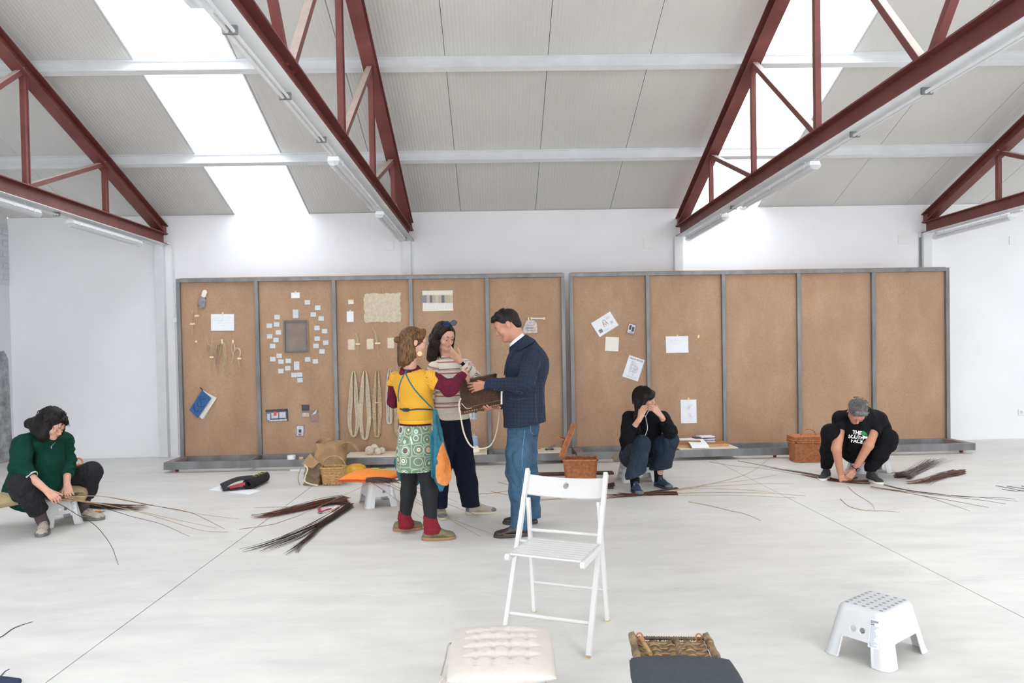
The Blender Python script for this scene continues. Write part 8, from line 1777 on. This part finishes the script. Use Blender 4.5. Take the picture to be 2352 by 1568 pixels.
# ---------------------------------------------------------------- 5 seated woman in black hoodie
def woman_hood():
    t = person('seated woman in black hoodie and flared blue jeans, both hands raised to her face', fl(1490, 1120)); V = V3(0, 1, 0)
    A = at; F = nrm(V3(.35, -.94, 0)); S = nrm(V3(-.94, -.35, 0))
    H = Head(A(1480, 917, 7.72), nrm(V3(.90, -.40, -.10)), 0, 1.05); T = H.T; R_ = H.R
    W1, W2 = ank(fl(1471, 1139), V3(.08, -1, 0), .27, .12), ank(fl(1541, 1124), V3(.42, -.9, 0), .27, .12)
    pel, che, nk = A(1468, 1045, 8.0), A(1484, 985, 7.88), A(1484, 946, 7.80)
    sR, eR, wR = A(1445, 960, 7.74), A(1441, 1002, 7.52), A(1470, 960, 7.44); sL, eL, wL = A(1522, 960, 7.92), A(1539, 991, 7.56), A(1517, 953, 7.40)
    trunk = [rc(pel, che, .13, .13, .04, (F, .8)), rc(che, nk, .13, .07, .04)]
    legs = lim((1450, 1045, 7.97, .09), (1473, 1014, 7.52, .062))+[rc(A(1473, 1014, 7.52), W1, .062, .052, .02), rc(A(1540, 1004, 7.62), W2, .062, .052, .02)]+lim((1488, 1045, 8.0, .09), (1540, 1004, 7.62, .062))
    hR = hand(wR, A(1482, 928, 7.46)-wR, V3(-.6, -.7, .2), -1, (.25, .45, .4), 1.0, .05, (.6, .6, -.5)); hL = hand(wL, A(1496, 932, 7.42)-wL, V3(.15, -.75, .65), 1, (.3, .45, .35), 1.0, .07, (.8, .6, -.2), .1)
    body(t, trunk+[rc(sR, eR, .042, .036), rc(sL, eL, .042, .036)]+legs, H.prims()+[rc(T(0, -.02, -.05), nk, .05, .056, .03)], [hR+[rc(eR, wR, .038, .025, .01)], hL+[rc(eL, wL, .038, .025, .01)]], 'skin_fair')
    H.features(t, 'brow_dark')
    hair = [el(T(0, -.02, .042), (.092, .110, .098), R_, .03), rc(T(-.03, .074, .075), T(.035, .076, .062), .024, .024, .03), rc(T(-.035, .076, .040), T(.045, .074, .030), .020, .022, .03), rc(T(.07, .02, .03), T(.082, .01, -.05), .03, .024, .03), rc(T(.05, -.05, -.02), T(.065, -.045, -.10), .05, .032, .03), rc(T(-.04, -.06, -.02), T(-.03, -.07, -.10), .05, .032, .03), el(T(.0, .14, -.045), (.10, .065, .07), R_, .01, 's')]
    soft('hair', hair, 'hair_dark', t, .005, fold=folds(.0018, 43, 140, 140, 25))
    rr = random.Random(44); ps = []
    for k in range(110):
        a = rr.uniform(-1.1, 1.35); ps.append([T(.093*math.cos(a)*q, -.02+.112*math.sin(a)*q, .042+.100*math.sqrt(max(0, 1-q*q))) for q in (.25, .6, .85, .99)]+[T(.094*math.cos(a), -.02+.110*math.sin(a), .0), T(.090*math.cos(a), -.02+.100*math.sin(a), -.055 if a < .5 else -.002)])
    strands('hair_strands', 'hair_dark', t, ps, .0018)['kind'] = 'stuff'
    m = MB(); bp_ = catmull([T(.07, -.03, -.08), A(1459, 955, 7.64), A(1464, 975, 7.60), A(1468, 995, 7.62), A(1468, 1008, 7.64)], 7)
    for k in range(3): m.tube([p+V3(.016*math.sin(i*.75+k*2.1), .010*math.cos(i*1.5+k*2.1), 0) for i, p in enumerate(bp_)], [.016, .014, .006], 6)
    obj('braid', m, 'hair_dark', t, smooth='all')
    fo = folds(.007, 45, 18, 18, 24, 4)
    o = soft('black_hoodie', [rc(A(1462, 1040, 7.98), A(1478, 990, 7.90), .18, .165, .05, (F, .85)), rc(A(1478, 990, 7.90), A(1484, 962, 7.85), .165, .14, .05, (F, .85)), rc(sR, sL, .078, .078, .05), rc(nk, che, .085, .12, .04), rc(A(1470, 950, 7.9), A(1500, 950, 7.95), .06, .06, .04), rc(A(1440, 1010, 7.85), A(1448, 1030, 7.9), .08, .09, .04), rc(A(1495, 1030, 7.85), A(1500, 980, 7.82), .10, .09, .05)], 'black_cotton', t, .007, fold=fo); tr = bvh(o)
    soft('hoodie_sleeve', [rc(sR, eR, .080, .072, .03), rc(eR, eR+(wR-eR)*.6, .068, .052, .03)], 'black_cotton', t, .0065, fold=folds(.007, 46, 30, 30, 40), cuts=[(eR+(wR-eR)*.58, wR-eR, .14)])
    soft('hoodie_sleeve', [rc(sL, eL, .080, .072, .03), rc(eL, eL+(wL-eL)*.75, .068, .050, .03)], 'black_cotton', t, .0065, fold=folds(.007, 47, 30, 30, 40), cuts=[(eL+(wL-eL)*.74, wL-eL, .14)])
    m = MB(); m.tube(catmull([A(1491, 940, 7.45), A(1485, 952, 7.52), A(1483, 957, 7.55), A(1486, 972, 7.60), A(1487, 985, 7.62), A(1482, 1000, 7.64)], 6), .0042, 5); m.tube(catmull([A(1478, 952, 7.55), A(1483, 957, 7.55)], 4), .0036, 5); obj('drawcord', m, 'watch_white', t, smooth=True)
    soft('flared_jeans', lim((1448, 1048, 7.96, .125), (1463, 1028, 7.7, .105), (1473, 1020, 7.54, .095), (*(A(1473, 1020, 7.54)*.6+W1*.4), .088), (*(A(1473, 1020, 7.54)*.12+W1*.88), .108))+lim((1490, 1048, 7.98, .12), (1520, 1022, 7.76, .100), (1539, 1010, 7.64, .090), (*(A(1539, 1010, 7.64)*.6+W2*.4), .092), (*(A(1539, 1010, 7.64)*.12+W2*.88), .118))+[el(A(1466, 1048, 8.0), (.19, .15, .09), [S, F, UP], .04)], 'dark_denim', t, .0065, fold=folds(.005, 48, 18, 18, 30), cuts=[(A(1473, 1020, 7.54)*.14+W1*.86, nrm(V3(.42, 0, -1)), .24), (A(1539, 1010, 7.64)*.2+W2*.8, nrm(V3(.15, 0, -1)), .24)])
    for a, b in ((W1+UP*.02, W1-UP*.05), (W2+UP*.10, W2-UP*.05)): soft('sock', [rc(a, b, .050, .044, .01)], 'black_cotton', t, .006)
    def deco(T_, u): soft('toe_cap', [el(T_(.235, 0, .030), (.048, .046, .022), [nrm(T_(1, 0, 0)-T_(0, 0, 0)), nrm(T_(0, 1, 0)-T_(0, 0, 0)), UP], .01)], 'sneaker_grey', u, .005, cuts=[(T_(.2, 0, .014), (0, 0, -1))]); m = MB(); m.tube([T_(.09, 0, .115), T_(.11, 0, .095)], .008, 5, flat=.4); obj('pink_tongue', m, 'lip_rose', u)
    shoe(t, fl(1471, 1139), V3(.08, -1, 0), ('navy_suede', 'sole_dark'), .27, high=.115, laces='tie_grey', extra=deco); shoe(t, fl(1541, 1124), V3(.42, -.9, 0), ('navy_suede', 'sole_dark'), .27, high=.115, laces='tie_grey', extra=deco)
woman_hood()
# ---------------------------------------------------------------- 6 man in black t-shirt
def man_black():
    t = person('grey-haired man in a black printed t-shirt squatting and reaching to the floor at right', fl(1975, 1105)); V = V3(0, 1, 0)
    A = at; F = nrm(V3(-.2, -.98, 0)); S = nrm(V3(-.98, .2, 0))
    H = Head(A(1968, 946, 7.62), nrm(V3(-.12, -.48, -.86)), .12, 1.08); T = H.T; R_ = H.R
    M1, M2 = ank(fl(1886, 1104), V3(-.62, -.78, 0), .29, .11), ank(fl(2025, 1113), V3(0, -1, 0), .29, .11)
    pel, che, nk = A(1988, 1030, 8.28), A(1978, 975, 7.98), A(1974, 948, 7.76)
    sR, eR, wR = A(1932, 962, 7.88), A(1921, 1030, 7.74), A(1930, 1086, 7.82); sL, eL, wL = A(2014, 966, 7.95), A(1995, 1022, 7.70), A(1962, 1080, 7.78)
    trunk = [rc(pel, che, .14, .14, .04, (F, .8)), rc(che, nk, .14, .08, .04), rc(sR, sL, .07, .07, .04)]
    legs = lim((1962, 1035, 8.25, .10), (1908, 990, 7.82, .066), (*M1, .045))+lim((2010, 1035, 8.25, .10), (2040, 1005, 7.80, .066), (*M2, .045))
    hR = hand(wR, A(1938, 1106, 7.80)-wR, V3(-.2, -.9, .3), -1, (.5, .6, .5), 1.08, .05, (.6, .6, -.4)); hL = hand(wL, A(1950, 1096, 7.78)-wL, V3(.4, -.6, .6), 1, (.45, .6, .5), 1.08, .06, (.7, .6, -.4))
    body(t, trunk+legs, H.prims()+[rc(T(0, -.02, -.05), nk, .058, .066, .03)], [hR, hL, [rc(sR, eR, .060, .052, .02), rc(eR, wR, .050, .032, .02)], [rc(sL, eL, .060, .052, .02), rc(eL, wL, .050, .032, .02)]], 'skin_tan')
    H.features(t, 'brow_dark')
    hair = [el(T(0, -.018, .048), (.090, .108, .092), R_, .02), rc(T(-.04, .06, .10), T(.04, .06, .10), .03, .03, .02), el(T(0, -.08, .0), (.075, .05, .075), R_, .02), el(T(0, .135, -.005), (.10, .066, .085), R_, .01, 's'), el(T(-.09, .035, -.065), (.035, .055, .08), R_, .01, 's'), el(T(.09, .035, -.065), (.035, .055, .08), R_, .01, 's')]
    soft('hair', hair, 'hair_grey', t, .005, fold=folds(.006, 53, 130, 130, 130, 4))
    rr = random.Random(54); ps = []
    for k in range(190):
        a = rr.uniform(0, 2*PI); b_ = rr.uniform(.05, 1.4); x, y, z = .092*math.cos(a)*math.cos(b_), -.018+.11*math.sin(a)*math.cos(b_), .048+.094*math.sin(b_)
        if y > .07 and z < .07: continue
        p = T(x, y, z); n_ = nrm(p-H.c); e = nrm(np.cross(n_, V3(rr.uniform(-1, 1), rr.uniform(-1, 1), rr.uniform(-1, 1)))); ps.append([p, p+n_*.008+e*.008, p+n_*.006+e*.018, p-n_*.002+e*.022])
    strands('hair_curls', 'hair_grey', t, ps, .0026)['kind'] = 'stuff'
    o = soft('black_tshirt', [rc(A(1990, 1022, 8.22), A(1984, 985, 8.03), .185, .185, .05, (F, .85)), rc(A(1984, 985, 8.03), A(1978, 960, 7.90), .185, .15, .05, (F, .9)), rc(sR, sL, .095, .095, .06), rc(nk, A(1980, 965, 7.88), .075, .13, .03), el(A(2005, 965, 8.08), (.16, .14, .12), None, .05), rc(A(1972, 1000, 7.95), A(1975, 1030, 8.05), .13, .13, .06), rc(A(2025, 985, 8.0), A(2015, 1010, 8.1), .1, .1, .05), rc(A(1966, 988, 7.80), A(1974, 1030, 7.98), .125, .14, .06)], 'black_cotton', t, .0065, fold=folds(.007, 55, 18, 18, 24, 4)); tr = bvh(o)
    soft('tshirt_sleeve', [rc(sR, sR+(eR-sR)*.42, .095, .078, .03)], 'black_cotton', t, .006, fold=folds(.004, 56), cuts=[(sR+(eR-sR)*.40, eR-sR, .16)]); soft('tshirt_sleeve', [rc(sL, sL+(eL-sL)*.55, .100, .080, .03)], 'black_cotton', t, .006, fold=folds(.004, 57), cuts=[(sL+(eL-sL)*.52, eL-sL, .16)])
    ux, uy = nrm(V3(.98, 0, -.14)), nrm(V3(.14, 0, .98)); s = .054
    m = MB()
    for k, (w, px, py) in enumerate((('THE', 1969, 996), ('SOUTH', 1966, 1006), ('FACE', 1968, 1015.5))):
        for i, ch in enumerate(w):
            c1 = onpx(tr, px+7.2*(i-(len(w)-1)/2), py-3+.9*(i-(len(w)-1)/2), .009); l_ = text_mb(ch, s, c1-uy*s*.35, ux, uy, .0006, 1.0, .0022); m.add(l_.v, l_.f)
    obj('print_lettering', m, 'white_ink', t)
    def patch(poly, mat, nm):
        Q = np.array(poly, float); q0 = Q.mean(0); P = [onpx(tr, x, y, .006) for x, y in [*Q, *(q0+(Q-q0)*.5), q0]]; m = MB(); n = len(Q); m.add(P, [(i, (i+1) % n, n+(i+1) % n, n+i) for i in range(n)]+[(n+i, n+(i+1) % n, 2*n) for i in range(n)]); obj(nm, m, mat, t)
    patch([(1979.5, 989), (1985, 990), (1991, 995), (1993.5, 1000), (1988, 1001), (1980, 998)], 'green_ink', 'green_print'); patch([(1981, 999), (1988, 1002), (1993, 1002), (1991, 1007), (1982, 1007)], 'white_ink', 'white_print')
    soft('black_trousers', lim((1962, 1038, 8.25, .135), (1930, 1008, 8.0, .115), (1909, 994, 7.84, .098), (*(A(1909, 994, 7.84)*.5+M1*.5), .085), (*(M1+UP*.03), .062))+lim((2010, 1038, 8.25, .14), (2032, 1015, 8.0, .125), (2038, 1008, 7.84, .110), (*(A(2038, 1008, 7.84)*.5+M2*.5), .090), (*(M2+UP*.03), .064))+[el(A(1988, 1035, 8.3), (.21, .17, .12), [S, F, UP], .05)], 'black_cotton', t, .0065, fold=folds(.006, 58, 18, 18, 30), cuts=[(M1-UP*.005, (0, 0, -1), .16), (M2-UP*.005, (0, 0, -1), .16)])
    d = nrm(eL-wL); c0 = wL+d*.03; e1 = nrm(np.cross(d, V)); e2 = np.cross(d, e1); m = MB(); m.tube([c0+(e1*math.cos(a)+e2*math.sin(a))*.037 for a in np.linspace(0, 2*PI, 20)[:-1]], .010, 6, flat=.35, up=d, closed=True); w_ = obj('watch_strap', m, 'watch_black', t, smooth=True); nv = nrm(V3(.35, -1, .1)-d*np.dot(V3(.35, -1, .1), d)); m = MB(); m.lathe([(.022, 0), (.022, .008), (.018, .010), (.001, .010)], c0+nv*.034, 20, ax=(d, np.cross(nv, d), nv)); obj('watch_case', m, 'watch_black', w_, smooth=True); m = MB(); m.lathe([(.015, .0105), (.001, .0105)], c0+nv*.034, 20, ax=(d, np.cross(nv, d), nv), close=False); obj('watch_dial', m, 'sneaker_grey', w_)
    def deco(T_, u): m = MB(); m.box(T_(.262, 0, .014), (.05, .028, .020), (nrm(T_(0, 1, 0)-T_(0, 0, 0)), nrm(T_(1, 0, 0)-T_(0, 0, 0)), UP)); obj('toe_bumper', m, 'gum_sole', u)
    shoe(t, fl(1886, 1104), V3(-.62, -.78, 0), ('charcoal_knit', 'white_sole'), .29, high=.105, laces='print_black', extra=deco); shoe(t, fl(2025, 1113), V3(.0, -1, 0), ('charcoal_knit', 'white_sole'), .29, high=.105, laces='print_black', extra=deco)
man_black()
